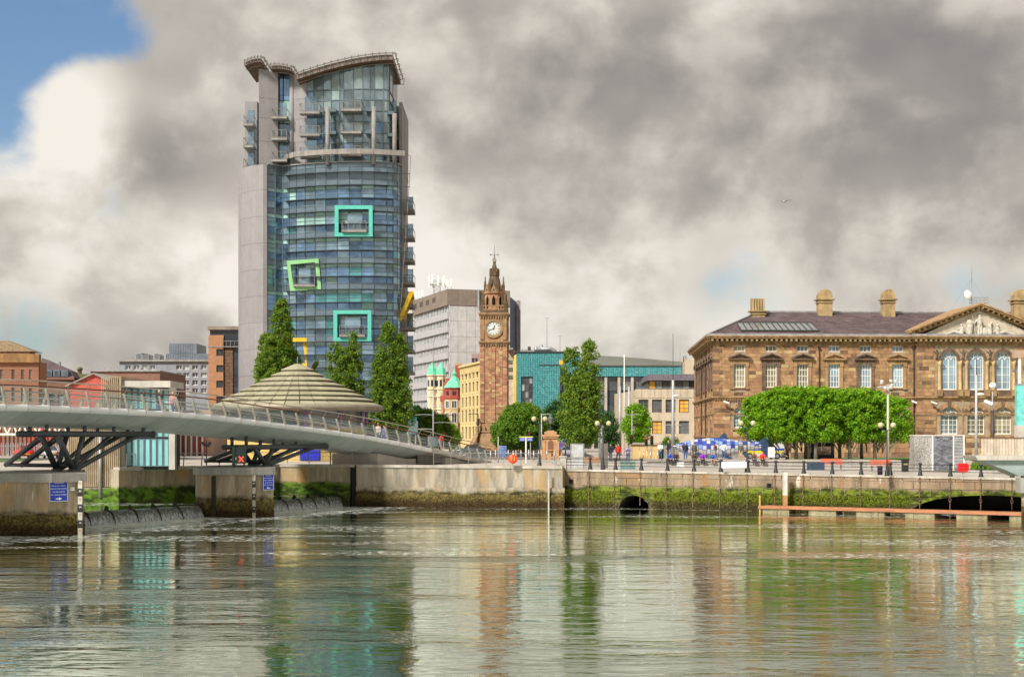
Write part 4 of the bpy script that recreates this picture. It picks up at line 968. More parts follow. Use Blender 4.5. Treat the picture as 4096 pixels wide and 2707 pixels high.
def surround(fr, parent, x, zb, w, h, m):
    """pilasters, frieze and a small gable round a first floor window"""
    mb = MB()
    for s in (-1, 1):
        c_ = x+s*(w/2+.22); mb.box(c_-.16, c_+.16, -.14, .05, zb, zb+h-.3).box(c_-.21, c_+.21, -.19, .05, zb+h-.3, zb+h).box(c_-.22, c_+.22, -.2, .05, zb-.22, zb)
    mb.box(x-w/2-.44, x+w/2+.44, -.17, .05, zb+h+.005, zb+h+.5)
    so = fb(fr, 'window_surround', m, parent, mb)
    hw = w/2+.66; z0 = zb+h+.505; mb = MB()
    mb.box(x-hw, x+hw, -.42, .05, z0, z0+.14)
    mb.hexa([(x-hw, -.42, z0+.14), (x, -.42, z0+.62), (x, -.42, z0+.8), (x-hw-.02, -.42, z0+.29), (x-hw, .05, z0+.14), (x, .05, z0+.62), (x, .05, z0+.8), (x-hw-.02, .05, z0+.29)])
    mb.hexa([(x+hw, -.42, z0+.14), (x, -.42, z0+.62), (x, -.42, z0+.8), (x+hw+.02, -.42, z0+.29), (x+hw, .05, z0+.14), (x, .05, z0+.62), (x, .05, z0+.8), (x+hw+.02, .05, z0+.29)])
    mb.prism([(x-hw+.2, z0+.14), (x+hw-.2, z0+.14), (x, z0+.6)], -.12, .05)
    fb(fr, 'gable', m if hr.random() < .4 else STD, so, mb)
    mb = MB()
    for k in range(13): xx_ = x-hw+.08+k*(2*hw-.16)/12; mb.box(xx_-.035, xx_+.035, -.36, -.30, z0-.07, z0)
    fb(fr, 'dentils', m, so, mb)['kind'] = 'stuff'
    fb(fr, 'sill', ST, so, MB().box(x-w/2-.05, x+w/2+.05, -.16, .05, zb-.16, zb-.01))
def cornice(fr, parent, x0, x1, z0, mlen, y0=0., ret=0.):
    """dentils, brackets, corona and lead gutter"""
    fb(fr, 'cornice', ST, parent, MB().box(x0-.12-ret, x1+.12, y0-.14, y0+.06, z0, z0+.16).box(x0-.3-ret, x1+.3, y0-.32, y0+.06, z0+.36, z0+.46).box(x0-.8-ret, x1+.8, y0-.86, y0+.06, z0+.72, z0+.92).box(x0-.9-ret, x1+.9, y0-.98, y0+.06, z0+.925, z0+1.05))
    n = int((x1-x0)/.19); mb = MB()
    for k in range(n): x = x0+(k+.5)*(x1-x0)/n; mb.box(x-.06, x+.06, y0-.30, y0, z0+.17, z0+.355)
    fb(fr, 'dentils', ST, parent, mb)['kind'] = 'stuff'
    n = int((x1-x0+.6)/mlen)
    for k in range(n+1): x = x0-.3+k*(x1-x0+.6)/n; fpiece(fr, 'modillion', SP_, parent, x-.12, x+.12, y0-.74, y0-.005, z0+.47, z0+.715)
    fb(fr, 'gutter', LEAD, parent, MB().box(x0-.8, x1+.8, y0-.85, y0+.4, z0+1.055, z0+1.3))
def string(fr, parent, x0, x1, z, h, pr, name='string_course', m=None, y0=0.): fb(fr, name, m or ST, parent, MB().box(x0-pr, x1+pr, y0-pr, y0+.05, z, z+h).box(x0-pr*.6, x1+pr*.6, y0-pr*.6, y0+.05, z-h*.8, z-.003))
def tt(px_): r = (px_-2048)/F; return (r*CY0-CX0)/(math.cos(CA)-r*math.sin(CA))
fr0 = FR((CX0, CY0, GZ), CA)
ZC = 13.35; LW = tt(3659)
wx = [tt(p) for p in (2958, 3084, 3210, 3336, 3462, 3590)]
ww = 1.36
def wing(fr, W_, xs, detail=True):
    op = []
    for x in xs: op += [(x-ww/2, x+ww/2, 8.34, 11.1), (x-ww/2, x+ww/2, 12.58, 13.28), (x-ww/2, x+ww/2, 3.5, 5.97)]
    mb = MB(); wallgrid(mb, W_, ZC, op, .4)
    for x in xs: spandrel(mb, x, ww, 5.3, 5.97, .4)
    fb(fr, 'wall', MORT, hall, mb)
    bo = [(x-ww/2-.42, x+ww/2+.42, 8.0, 12.35) for x in xs]+[(x-ww/2-.06, x+ww/2+.06, 12.5, 13.3) for x in xs]+[(x-ww/2-.45, x+ww/2+.45, 3.3, 6.4) for x in xs]
    L3 = (120, 40, 40) if detail else (0, 0, 0)
    ashlar(fr, W_, (7.35, ZC), bo, hall, .415, lim=L3)
    ashlar(fr, W_, (2.6, 6.95), bo, hall, .46, l0=.8, l1=1.4, proud=.05, rust=True, lim=L3)
    ashlar(fr, W_, (0, 2.35), [], hall, .58, l0=1.1, l1=1.8, proud=.12, rust=True, lim=L3)
    string(fr, hall, 0, W_, 7.08, .2, .3); string(fr, hall, 0, W_, 2.42, .16, .22)
    string(fr, hall, 0, W_, 5.14, .14, .12)
    mb = MB(); n = int(W_/.3)
    for k in range(n): mb.box(k*W_/n+.05, k*W_/n+.2, -.26, 0, 6.8, 6.94)
    fb(fr, 'dentils', ST, hall, mb)['kind'] = 'stuff'
    for i, x in enumerate(xs):
        fwin(fr, hall, x, 8.34, ww, 2.76, WFR, HG[1] if i < 3 else HG[2], y=.18, nx=4, nz=4, fw=.09)
        fwin(fr, hall, x, 12.58, ww, .7, WFR, HG[(1, 1, 0, 0, 0, 0)[i % 6]], y=.14, nx=3, nz=1, fw=.07)
        surround(fr, hall, x, 8.34, ww, 2.76, STD if i in (1, 4) else ST)
        archwin(fr, hall, x, 3.5, ww, 5.3, 5.97, HG[2])
        voussoirs(fr, hall, x, ww, 5.3, 5.97)
        fb(fr, 'sill', ST, hall, MB().box(x-ww/2-.2, x+ww/2+.2, -.2, .1, 3.28, 3.48))
    cornice(fr, hall, 0, W_, ZC, .59)
wing(fr0, LW, wx)
# corner quoins, alternately long and short
for k in range(14):
    l = .62 if k % 2 else .95; z = 7.35+k*.43; fpiece(fr0, 'quoin', (SD, ST, SB)[k % 3], hall, -.09, l, -.1, .3, z+.015, z+.415)
# downpipes
DP = mat('cast_iron_pipe', (.035, .025, .022), .6)
for px_ in (3276, 3654):
    x = tt(px_); mb = MB(); mb.cyl((x, -.16, .2), (x, -.16, 12.9), .07).box(x-.16, x+.16, -.3, -.05, 12.9, 13.15)
    for z in (3, 5.5, 8, 10.5): mb.box(x-.12, x+.12, -.24, 0, z, z+.08)
    fb(fr0, 'downpipe', DP, hall, mb)
# left flank
frS = FR((CX0+.05*30, CY0+30., GZ), math.atan2(-1, -.05))
DS = 30.0
op = []
sxs = [DS-1.8-k*3.9 for k in range(7)]
for x in sxs: op += [(x-ww/2, x+ww/2, 8.34, 11.1), (x-ww/2, x+ww/2, 12.58, 13.28), (x-ww/2, x+ww/2, 3.5, 5.9)]
mb = MB(); wallgrid(mb, DS, ZC, op, .4); fb(frS, 'wall', SB, hall, mb)
bo = [(x-ww/2-.42, x+ww/2+.42, 8.0, 12.35) for x in sxs]+[(x-ww/2-.1, x+ww/2+.1, 12.5, 13.3) for x in sxs]+[(x-ww/2-.3, x+ww/2+.3, 3.3, 6.2) for x in sxs]
ashlar(frS, DS, (7.35, ZC), bo, hall, .415, lim=(0, 0, 0)); ashlar(frS, DS, (0, 6.95), bo, hall, .5, lim=(0, 0, 0), rust=True)
for x in sxs:
    fwin(frS, hall, x, 8.34, ww, 2.76, WFR, HG[0], y=.18, nx=4, nz=4, fw=.09); fwin(frS, hall, x, 12.58, ww, .7, WFR, HG[0], y=.14, nx=3, nz=1, fw=.07)
    fwin(frS, hall, x, 3.5, ww, 2.4, WFR, HG[0], y=.18, nx=2, nz=3, fw=.09); surround(frS, hall, x, 8.34, ww, 2.76, STD)
string(frS, hall, 0, DS-.3, 7.08, .2, .3); string(frS, hall, 0, DS-.3, 2.42, .16, .22); string(frS, hall, 0, DS-.2, 5.14, .14, .12)
cornice(frS, hall, 0, DS, ZC, .59)
for x in (DS-9.5, DS-16): fb(frS, 'downpipe', DP, hall, MB().cyl((x, -.16, .2), (x, -.16, 13), .08))
# gabled centre with tall arched windows
PX0, PX1 = LW, tt(4153); PW = PX1-PX0; frP = FR(fr0.p(PX0, -.7, 0), CA)
ax = [tt(p)-PX0 for p in (3789, 3896, 4003)]; aw, gw = 1.9, 2.1
op = []
for x in ax: op += [(x-aw/2, x+aw/2, 8.05, 12.62), (x-gw/2, x+gw/2, 2.75, 6.03)]
mb = MB(); wallgrid(mb, PW, ZC, op, .5)
for x in ax: spandrel(mb, x, aw, 11.67, 12.62, .5); spandrel(mb, x, gw, 5.0, 6.03, .5)
fb(frP, 'wall', MORT, hall, mb)
bo = [(ax[0]-aw/2-.8, ax[2]+aw/2+.8, 7.3, 13.3)]+[(x-gw/2-.5, x+gw/2+.5, 2.6, 6.5) for x in ax]
ashlar(frP, PW, (7.35, ZC), bo, hall, .43, lim=(60, 20, 10)); ashlar(frP, PW, (2.6, 6.95), bo, hall, .46, l0=.8, l1=1.4, proud=.05, rust=True, lim=(60, 15, 10)); ashlar(frP, PW, (0, 2.35), [], hall, .58, l0=1.1, l1=1.8, proud=.12, rust=True, lim=(40, 10, 10))
fb(frP, 'return_wall', SB, hall, MB().box(.02, .4, .05, .72, 0, ZC))
for i, x in enumerate(ax):
    archwin(frP, hall, x, 8.05, aw, 11.67, 12.62, HG[2], 3); voussoirs(frP, hall, x, aw, 11.67, 12.62, .34, 13, STD)
    archwin(frP, hall, x, 2.75, gw, 5.0, 6.03, HG[1] if i else HG[0], 2); voussoirs(frP, hall, x, gw, 5.0, 6.03, .5, 11)
    for s in (-1, 1):      # engaged columns beside each tall window
        c_ = x+s*(aw/2+.3); mb = MB().lathe((c_, -.18, 0), [(.25, 8.0), (.25, 8.12), (.19, 8.2), (.175, 11.0), (.2, 11.05), (.19, 11.1), (.3, 11.5)], 12); fb(frP, 'column', SP_, hall, mb, True)
        fb(frP, 'capital', STD, hall, MB().box(c_-.3, c_+.3, -.46, .05, 11.505, 11.66)); fb(frP, 'pedestal', ST, hall, MB().box(c_-.3, c_+.3, -.48, .05, 7.3, 7.995))
    fb(frP, 'panel', STD, hall, MB().box(x-aw/2, x+aw/2, -.12, .05, 7.3, 8.0))
for x in [ax[0]-aw/2-.62]+[(ax[i]+ax[i+1])/2 for i in (0, 1)]+[ax[2]+aw/2+.62]:        # winged figures carved between the arches
    mb = MB(); mb.cyl((x, -.12, 11.75), (x, -.16, 12.5), .10, .13, 7).sphere((x, -.2, 12.72), .13, 7, 5).cyl((x-.05, -.15, 12.4), (x-.48, -.14, 12.75), .06, .04, 5).cyl((x+.05, -.15, 12.4), (x+.48, -.14, 12.8), .06, .04, 5).cyl((x, -.12, 12.0), (x-.18, -.1, 11.72), .08, .05, 5).cyl((x, -.12, 12.0), (x+.16, -.1, 11.7), .08, .05, 5)
    o = fb(frP, 'carved_figure', STD, hall, mb); md = o.modifiers.new('r', 'REMESH'); md.mode = 'VOXEL'; md.voxel_size = .035
string(frP, hall, 0, PW, 7.08, .2, .3); string(frP, hall, 0, PW, 2.42, .16, .22); string(frP, hall, 0, PW, 5.14, .14, .12)
cornice(frP, hall, 0, PW, ZC, .59)
GH = zz(1217, 172)-GZ-(ZC+1.05)      # gable rise
gb = fb(frP, 'gable', mat('tympanum_stone', (.46, .40, .31), .9, var=.12, vs=1.5), hall, MB().prism([(.3, ZC+1.06), (PW-.3, ZC+1.06), (PW/2, ZC+1.06+GH-.5)], -.05, 3.))
for s in (-1, 1):
    e = PW/2-s*(PW/2+.9); q = lambda d: [(e, ZC+1.06+d), (PW/2, ZC+1.06+GH-.55+d)]
    for (d0, d1, pr) in ((.0, .16, .3), (.36, .56, .86), (.565, .75, 1.0)):
        a, c_ = q(d0), q(d1); fb(frP, 'raking_cornice', ST, gb, MB().hexa([(a[0][0], -pr, a[0][1]), (a[1][0], -pr, a[1][1]), (c_[1][0], -pr, c_[1][1]), (c_[0][0], -pr, c_[0][1]), (a[0][0], 9, a[0][1]), (a[1][0], 9, a[1][1]), (c_[1][0], 9, c_[1][1]), (c_[0][0], 9, c_[0][1])]))
    n = 13
    for k in range(n):
        t = (k+.6)/n; x = e+(PW/2-e)*t; z = ZC+1.06+(GH-.55)*t; fpiece(frP, 'modillion', SP_, gb, x-.12, x+.12, -.72, -.02, z+.17, z+.355)
    mb = MB()
    for k in range(44): t = (k+1.8)/46; x = e+(PW/2-e)*t; z = ZC+1.06+(GH-.55)*t; mb.box(x-.05, x+.05, -.28, -.02, z-.13, z+.0)
    fb(frP, 'dentils', ST, gb, mb)['kind'] = 'stuff'
def relief():      # seated figure with staff between two beasts, reclining figures to the corners
    mb = MB(); c = PW/2; z0 = ZC+1.08; y = -.28
    def cap(a, b, r0, r1): mb.cyl(a, b, r0, r1, 8); mb.sphere(a, r0, 8, 5); mb.sphere(b, r1, 8, 5)
    cap((c, y, z0+1.3), (c, y, z0+2.0), .30, .30); cap((c, y, z0+2.3), (c, y, z0+2.38), .19, .18); cap((c-.25, y, z0+1.95), (c-.62, y, z0+1.6), .12, .09); cap((c+.25, y, z0+1.95), (c+.6, y, z0+1.3), .12, .09)
    cap((c-.15, y-.1, z0+1.2), (c-.2, y-.25, z0+.2), .17, .12); cap((c+.15, y-.1, z0+1.2), (c+.1, y-.2, z0+.2), .17, .12)
    mb.sphere((c+.62, y-.1, z0+.55), (.45, .12, .5), 12, 7); mb.cyl((c-.5, y, z0+.6), (c-.95, y, z0+2.75), .05)
    cap((c-1.25, y, z0+.3), (c-1.2, y, z0+1.1), .34, .38); mb.sphere((c-1.22, y, z0+1.5), (.46, .25, .5), 9, 6)
    cap((c+1.25, y, z0+.3), (c+1.2, y, z0+1.2), .30, .26); cap((c+1.15, y, z0+1.3), (c+1.45, y, z0+1.6), .2, .13)
    for s in (-1, 1):
        b0 = c+s*2.2; cap((b0, y, z0+.35), (b0-s*.05, y, z0+.9), .28, .26); mb.sphere((b0, y, z0+1.3), .19, 8, 5); cap((b0+s*.1, y, z0+.35), (b0+s*1.0, y, z0+.55), .22, .17); cap((b0+s*1.0, y, z0+.5), (b0+s*2.0, y, z0+.18), .16, .1); cap((b0, y, z0+.9), (b0+s*.7, y, z0+.75), .1, .07); cap((b0-s*.1, y, z0+.85), (b0-s*.5, y, z0+.5), .1, .08)
        mb.sphere((b0+s*2.6, y, z0+.15), (.4, .12, .16), 8, 5); mb.sphere((b0+s*3.2, y, z0+.1), (.3, .1, .12), 8, 5)
    o = fb(frP, 'relief_sculpture', mat('relief_stone', (.45, .42, .35), .9, var=.2, vs=3), gb, mb); md = o.modifiers.new('r', 'REMESH'); md.mode = 'VOXEL'; md.voxel_size = .04
relief()
frR = FR(fr0.p(PX1, 0, 0), CA); wing(frR, LW, [LW-x for x in reversed(wx)], False)
# roof in slate courses with lead hips, skylight, chimneys
TWX = PX1+LW; RZ0, RZ1 = ZC+1.3, zz(1246, 181.)-GZ; RD = 9.0; HX = 7.4
roof = fb(fr0, 'roof', mat('roof_board', (.05, .045, .045), .9), hall, MB().add([(-.6, -.5, RZ0-.1), (TWX+.6, -.5, RZ0-.1), (TWX+.6, 24, RZ0-.1), (2.0, 24, RZ0-.1), (HX, RD, RZ1-.1), (TWX-HX, RD, RZ1-.1), (TWX-HX, 15, RZ1-.1), (HX+.6, 15, RZ1-.1)], [(0, 1, 5, 4), (1, 2, 6, 5), (2, 3, 7, 6), (3, 0, 4, 7), (4, 5, 6, 7)]))
mb = MB(); NC = 30; hr2 = random.Random(5)
for k in range(NC):
    t0, t1 = k/NC, (k+1.08)/NC
    def pt(side, t, lift):
        if side == 0: return -.6+(HX+.6)*t, -.5+(RD+.5)*t, RZ0-.1+(RZ1-RZ0)*t+lift
    x0, y0, z0 = pt(0, t0, .07); x1, y1, z1 = pt(0, t1, .015)
    xe0, xe1 = PX0+4-max(0, 0), PX0+4
    xb = x0
    lim_ = TWX-x0
    while xb < min(40, lim_):
        e = min(xb+hr2.uniform(.5, .8), lim_); q0 = max(xb, x0); u0 = max(xb, x1)
        if e > u0+.02: mb.add([(q0+.01, y0, z0), (e-.01, y0, z0), (e-.01, y1, z1), (u0+.01, y1, z1), (q0+.01, y0, z0-.06), (e-.01, y0, z0-.06)], [(0, 1, 2, 3), (4, 5, 1, 0)])
        xb = e
    # hipped end towards the left flank
    yb = y0
    while yb < 24-(24-15)*t0:
        e = yb+hr2.uniform(.5, .8); u0 = max(yb, y1)
        if e > u0+.02: sh = lambda y_, t_: (y_+.5)*.107*(1-t_*.6); mb.add([(x0-.02+sh(yb, t0)-sh(y0, t0), yb, z0), (x0-.02+sh(e, t0)-sh(y0, t0), e-.01, z0), (x1-.02+sh(e, t1)-sh(y1, t1), e-.01, z1), (x1-.02+sh(u0, t1)-sh(y1, t1), u0, z1)], [(0, 3, 2, 1)])
        yb = e
fb(fr0, 'slates', SLATE, roof, mb)['kind'] = 'stuff'
mb = MB(); mb.beam((-.62, -.5, RZ0+.02), (HX, RD, RZ1+.02), .3, .12).beam((HX-.1, RD, RZ1+.04), (TWX-HX, RD, RZ1+.04), .4, .16); fb(fr0, 'lead_ridge', LEAD, roof, mb)
def rp(px_, t, lift=.1): x = tt(px_)*1.0+RD*t*.0; return (x+t*1.35, -.5+(RD+.5)*t, RZ0-.1+(RZ1-RZ0)*t+lift)
sk = MB().add([rp(2965, .10, .2), rp(3278, .10, .2), rp(3258, .46, .2), rp(2952, .46, .2)], [(0, 1, 2, 3)]); sko = fb(fr0, 'skylight', mat('skylight_glass', (.16, .17, .17), .08, 0, spec=1., var=.1), roof, sk)
mb = MB()
for k in range(14): f_ = k/13; a = Vector(rp(2965+(3278-2965)*f_, .10, .24)); c_ = Vector(rp(2952+(3258-2952)*f_, .46, .24)); mb.beam(a, c_, .08, .1)
for t in (.10, .46): mb.beam(rp(2965 if t < .2 else 2952, t, .24), rp(3278 if t < .2 else 3258, t, .24), .12, .12)
fb(fr0, 'skylight_bars', mat('skylight_lead', (.05, .05, .05), .6), sko, mb)
def chimney(px0, px1, pyt, kind, Y=181.):
    x0, x1 = xx(px0, Y), xx(px1, Y); zt = zz(pyt, Y); cx = (x0+x1)/2; w = (x1-x0)/2
    CHM = mat('chimney_stone', (.38, .27, .13), .9, var=.2, vs=1.2, streak=.25)
    mb = MB(); zb = 17.5
    if kind == 'pots': zc = zt-1.75
    else: zc = zt-1.3
    mb.box(cx-w, cx+w, Y-w*.8, Y+w*.8, zb+3, zc).box(cx-w-.12, cx+w+.12, Y-w*.8-.12, Y+w*.8+.12, zc-.35, zc-.2).box(cx-w-.28, cx+w+.28, Y-w*.8-.28, Y+w*.8+.28, zc+.005, zc+.16)
    c = mb.build('chimney', CHM, roof)
    if kind == 'pots':
        for k in range(5): x = cx-w*.8+k*w*.4; MB().box(x-.12, x+.12, Y-.5, Y+.5, zc+.165, zt-.1).build('chimney_pot', CHM, c)
        MB().box(cx-w, cx+w, Y+.55, Y+.7, zc+.165, zt).build('pot_screen', CHM, c)
    else:
        MB().box(cx-w, cx+w, Y-w*.8, Y+w*.8, zc+.17, zc+.55).build('cap_block', CHM, c)
        MB().add([(cx-w*1.0, Y-w*.8, zc+.56), (cx+w, Y-w*.8, zc+.56), (cx+w, Y+w*.8, zc+.56), (cx-w, Y+w*.8, zc+.56)], [(0, 1, 2, 3)]).loft([[(cx+w*math.cos(a), y_, zc+.56+(zt-zc-.5)*math.sin(a)) for a in np.linspace(0, math.pi, 12)] for y_ in (Y-w*.8, Y+w*.8)], False, True).build('round_cap', CHM, c)
chimney(3005, 3057, 1192, 'pots', 180); chimney(3270, 3325, 1160, 'dome'); chimney(3527, 3576, 1160, 'dome'); chimney(4050, 4106, 1162, 'dome')
# roof platform with dish and mast
GREYM = mat('galvanised', (.33, .34, .35), .5, .5)
pf = thing('roof_antenna', 'tall thin mast with white dish and railed platform on the palazzo roof', 'antenna', (xx(3895, 183.), 183., zz(1225, 183.)))
mb = MB(); mb.box(-.4, 1.6, -.7, .7, -.8, .1); mb.build('platform', GREYM, pf)
mb = MB()
for z in (.45, .8, 1.1): mb.path([(-.4, -.7, z), (1.6, -.7, z), (1.6, .7, z), (-.4, .7, z), (-.4, -.7, z)], .03, 4)
for x in (-.4, .1, .6, 1.1, 1.6): mb.cyl((x, -.7, .1), (x, -.7, 1.1), .03, n=4)
mb.build('guard_rail', GREYM, pf)
MB().cyl((-.25, 0, 0), (-.25, 0, 5.2), .045, .03, 6).build('mast', GREYM, pf)
dm = MB().lathe((0, 0, 0), [(.06, .12), (.35, .06), (.6, -.06), (.62, -.08), (.35, .02), (.06, .08)], 14); dm.xf(Matrix.Translation((-.75, -.3, 1.45)) @ Matrix.Rotation(R(75), 4, 'X') @ Matrix.Rotation(R(20), 4, 'Y')); dm.build('dish', WFR, pf, True)
mb = MB()
for x, y in ((-3.0, 0), (2.4, .5), (-1.5, .5)): mb.cyl((-.25, 0, 3.6), (x, y, -.6), .012, n=3)
mb.build('guy_wires', GREYM, pf)
MB().cyl((-.25, 0, 1.4), (-.7, -.2, 1.4), .04).build('dish_arm', GREYM, pf)
# bullet cameras on the front
for i, (px_, z, lb) in enumerate(((2905, 6.55, 'small white security camera below the string course near the palazzo corner'), (3655, 6.6, 'small white security camera beside the palazzo downpipe'), (3725, 6.5, 'small white security camera on the gabled centre of the palazzo'))):
    t = thing('security_camera', lb, 'camera', fr0.p(tt(px_), -.2 if i < 2 else -.9, z), CA)
    MB().beam((0, 0, 0), (-.25, -.35, -.15), .04, .04).build('bracket', GREYM, t); MB().beam((-.45, -.4, .12), (.2, -.45, -.12), .2, .18).build('housing', WFR, t)
# ================================================================== clock tower
KY = 250.; KS = F/KY
def kz(py_): return (HZ-py_)/KS+(CH-GZ)
CLS = mat('clock_stone', (.37, .19, .11), .9, var=.25, vs=.9, rnd=.25, hue=.012, bump=.01, bs=8)
CLT = mat('clock_trim', (.35, .215, .115), .9, var=.25, vs=1.3, streak=.2, bump=.01, bs=8)
CLD = mat('clock_dark_stone', (.115, .08, .045), .95, var=.35, vs=1.5, bump=.012, bs=8)
clock = thing('clock_tower', 'tall gothic sandstone clock tower with pinnacles and spire', 'clock tower', (xx(1977, KY), KY+2.4, GZ), R(-3))
a_ = 2.2
MB().box(-a_, a_, -a_, a_, 0, kz(1262)).build('shaft', CLT, clock)
for k in range(4):
    ang = k*math.pi/2; fr = FR((0, 0, 0), ang); fr.M = Matrix.Rotation(ang, 4, 'Z') @ Matrix.Translation((-a_, -a_, 0)); 
    bl = {0: [], 1: []}; z = kz(1690); row = 0
    while z < kz(1388)-.2:
        for (x0, x1, pr) in ((-.12, .62, .16), (.66, 1.86, .03), (1.9, 2.5, .16), (2.54, 3.74, .03), (3.78, 4.52, .16)):
            x = x0
            while x < x1-.05:
                e = min(x1, x+hr.uniform(.45, .95)); e = x1 if x1-e < .25 else e
                bl[0 if hr.random() < .8 else 1].append((x+.008, e-.008, -pr-hr.uniform(0, .02), .05, z+.008, z+.32)); x = e
        z += .335; row += 1
    lim = 130 if k in (0,) else 0
    fpieces(fr, 'stone_block', CLS, clock, bl[0], lim); fpieces(fr, 'stone_block', SP_, clock, bl[1], lim//3)
    # corbel tables and cornices
    for zc, hw in ((kz(1388), .14), (kz(1275), .12)):
        fb(fr, 'cornice', CLT, clock, MB().box(-.25, 2*a_+.25, -.3, 0, zc+.55, zc+.75).box(-.38, 2*a_+.38, -.42, 0, zc+.78, zc+1.05))
        mb = MB()
        for i in range(11): x = i*2*a_/10; mb.prism([(x-.13, zc+.55), (x+.13, zc+.55), (x+.09, zc+.2), (x, zc), (x-.09, zc+.2)], -.22, 0)
        fb(fr, 'corbels', CLT, clock, mb)['kind'] = 'stuff'
    for x in (.25, 2*a_-.25): fb(fr, 'pilaster', CLT, clock, MB().box(x-.3, x+.3, -.14, .02, kz(1361)+.1, kz(1275)))
    # clock face
    cz = kz(1314); c = a_
    def ring(r0, r1, y0, y1, n=28):
        mb = MB()
        for i in range(n):
            t0, t1 = 2*math.pi*i/n, 2*math.pi*(i+1)/n; q = [(c+r*math.cos(t), cz+r*math.sin(t)) for t in (t0, t1) for r in (r0, r1)]
            mb.hexa([(q[0][0], y0, q[0][1]), (q[1][0], y0, q[1][1]), (q[3][0], y0, q[3][1]), (q[2][0], y0, q[2][1]), (q[0][0], y1, q[0][1]), (q[1][0], y1, q[1][1]), (q[3][0], y1, q[3][1]), (q[2][0], y1, q[2][1])])
        return mb
    dial = fb(fr, 'clock_face', mat('dial_white', (.62, .64, .62), .4, var=.05), clock, MB().prism([(c+1.27*math.cos(2*math.pi*i/32), cz+1.27*math.sin(2*math.pi*i/32)) for i in range(32)], -.10, 0))
    fb(fr, 'dial_surround', CLT, dial, ring(1.28, 1.62, -.22, 0)); fb(fr, 'dial_ring', mat('dial_gold', (.65, .48, .12), .4, .6), dial, ring(1.16, 1.25, -.12, -.1)); fb(fr, 'minute_track', BLACKS, dial, ring(1.08, 1.12, -.115, -.1))
    mb = MB()
    for h in range(12):
        t = h*math.pi/6; mb.beam((c+.82*math.sin(t), -.12, cz+.82*math.cos(t)), (c+1.04*math.sin(t), -.12, cz+1.04*math.cos(t)), .02, .09, up=(math.cos(t), 0, -math.sin(t)))
    fb(fr, 'hour_marks', BLACKS, dial, mb)['kind'] = 'stuff'
    for nm, t, l, w in (('hour_hand', R(20), .62, .12), ('minute_hand', R(251), 1.0, .08)):
        fb(fr, nm, BLACKS, dial, MB().beam((c-.2*math.sin(t), -.14, cz-.2*math.cos(t)), (c+l*math.sin(t), -.14, cz+l*math.cos(t)), .02, w, up=(math.cos(t), 0, -math.sin(t))))
    # parapet with pierced quatrefoils, shown as balusters between rails
    z0 = kz(1242); mb = MB().box(.4, 2*a_-.4, -.15, .05, z0+.1, z0+.3).box(.4, 2*a_-.4, -.15, .05, z0+.78, z0+.95)
    for i in range(9): x = .5+i*(2*a_-1)/8; mb.box(x-.07, x+.07, -.1, 0, z0+.3, z0+.78)
    fb(fr, 'parapet', CLT, clock, mb)
    # flared base with arch
    mb = MB(); mb.hexa([(-.9, -.9, 0), (2*a_+.9, -.9, 0), (2*a_+.9, 0, 0), (-.9, 0, 0), (-.45, -.45, 3.2), (2*a_+.45, -.45, 3.2), (2*a_+.45, 0, 3.2), (-.45, 0, 3.2)]); mb.box(-.6, 2*a_+.6, -.6, 0, 3.2, 3.5)
    for i in range(5): x = .5+i*.85; mb.prism([(x-.26, 3.5), (x+.26, 3.5), (x+.26, 4.2), (x, 4.65), (x-.26, 4.2)], -.42, 0)
    fb(fr, 'base', CLT, clock, mb)
    # flying buttress and heraldic beast at the corner
    fb(fr, 'buttress', CLT, clock, MB().hexa([(-2.4, -2.4, 0), (-1.7, -2.4, 0), (-1.7, -1.7, 0), (-2.4, -1.7, 0), (-.75, -.75, 3.4), (-.1, -.75, 3.4), (-.1, -.1, 3.4), (-.75, -.1, 3.4)]).box(-.9, -.05, -.9, -.05, 3.4, 4.3))
    fb(fr, 'stone_beast', CLD, clock, MB().sphere((-.5, -.5, 4.8), (.3, .35, .5), 8, 6).sphere((-.5, -.62, 5.45), (.22, .25, .25), 8, 6))
def pinn(x, y, z, w, h, m=CLD, n=4):
    mb = MB(); mb.box(x-w, x+w, y-w, y+w, z, z+h*.45)
    for (dx, dy) in ((0, -1), (0, 1), (1, 0), (-1, 0)): mb.add([(x+dx*w*1.2-dy*w, y+dy*w*1.2+dx*w, z+h*.40), (x+dx*w*1.2+dy*w, y+dy*w*1.2-dx*w, z+h*.40), (x+dx*w*1.1, y+dy*w*1.1, z+h*.62)], [(0, 1, 2)])
    mb.lathe((x, y, z), [(w*1.25, h*.45), (w*.5, h*.78), (w*.2, h*.92)], 4, math.pi/4).sphere((x, y, z+h*.95), w*.42, 6, 4).cyl((x, y, z+h*.9), (x, y, z+h*1.05), w*.12)
    mb.build('pinnacle', m, clock)
for sx in (-1, 1):
    for sy in (-1, 1): pinn(sx*1.95, sy*1.95, kz(1246), .36, 3.3)
oc = lambda prof, nm, m, a0=math.pi/8: MB().lathe((0, 0, 0), prof, 8, a0).build(nm, m, clock)
MB().box(-a_-.1, a_+.1, -a_-.1, a_+.1, kz(1262), kz(1240)).build('parapet_floor', CLD, clock)
oc([(1.62, kz(1240)), (1.62, kz(1174)), (1.9, kz(1170)), (1.92, kz(1164)), (1.55, kz(1160)), (1.5, kz(1150))], 'belfry', CLS)
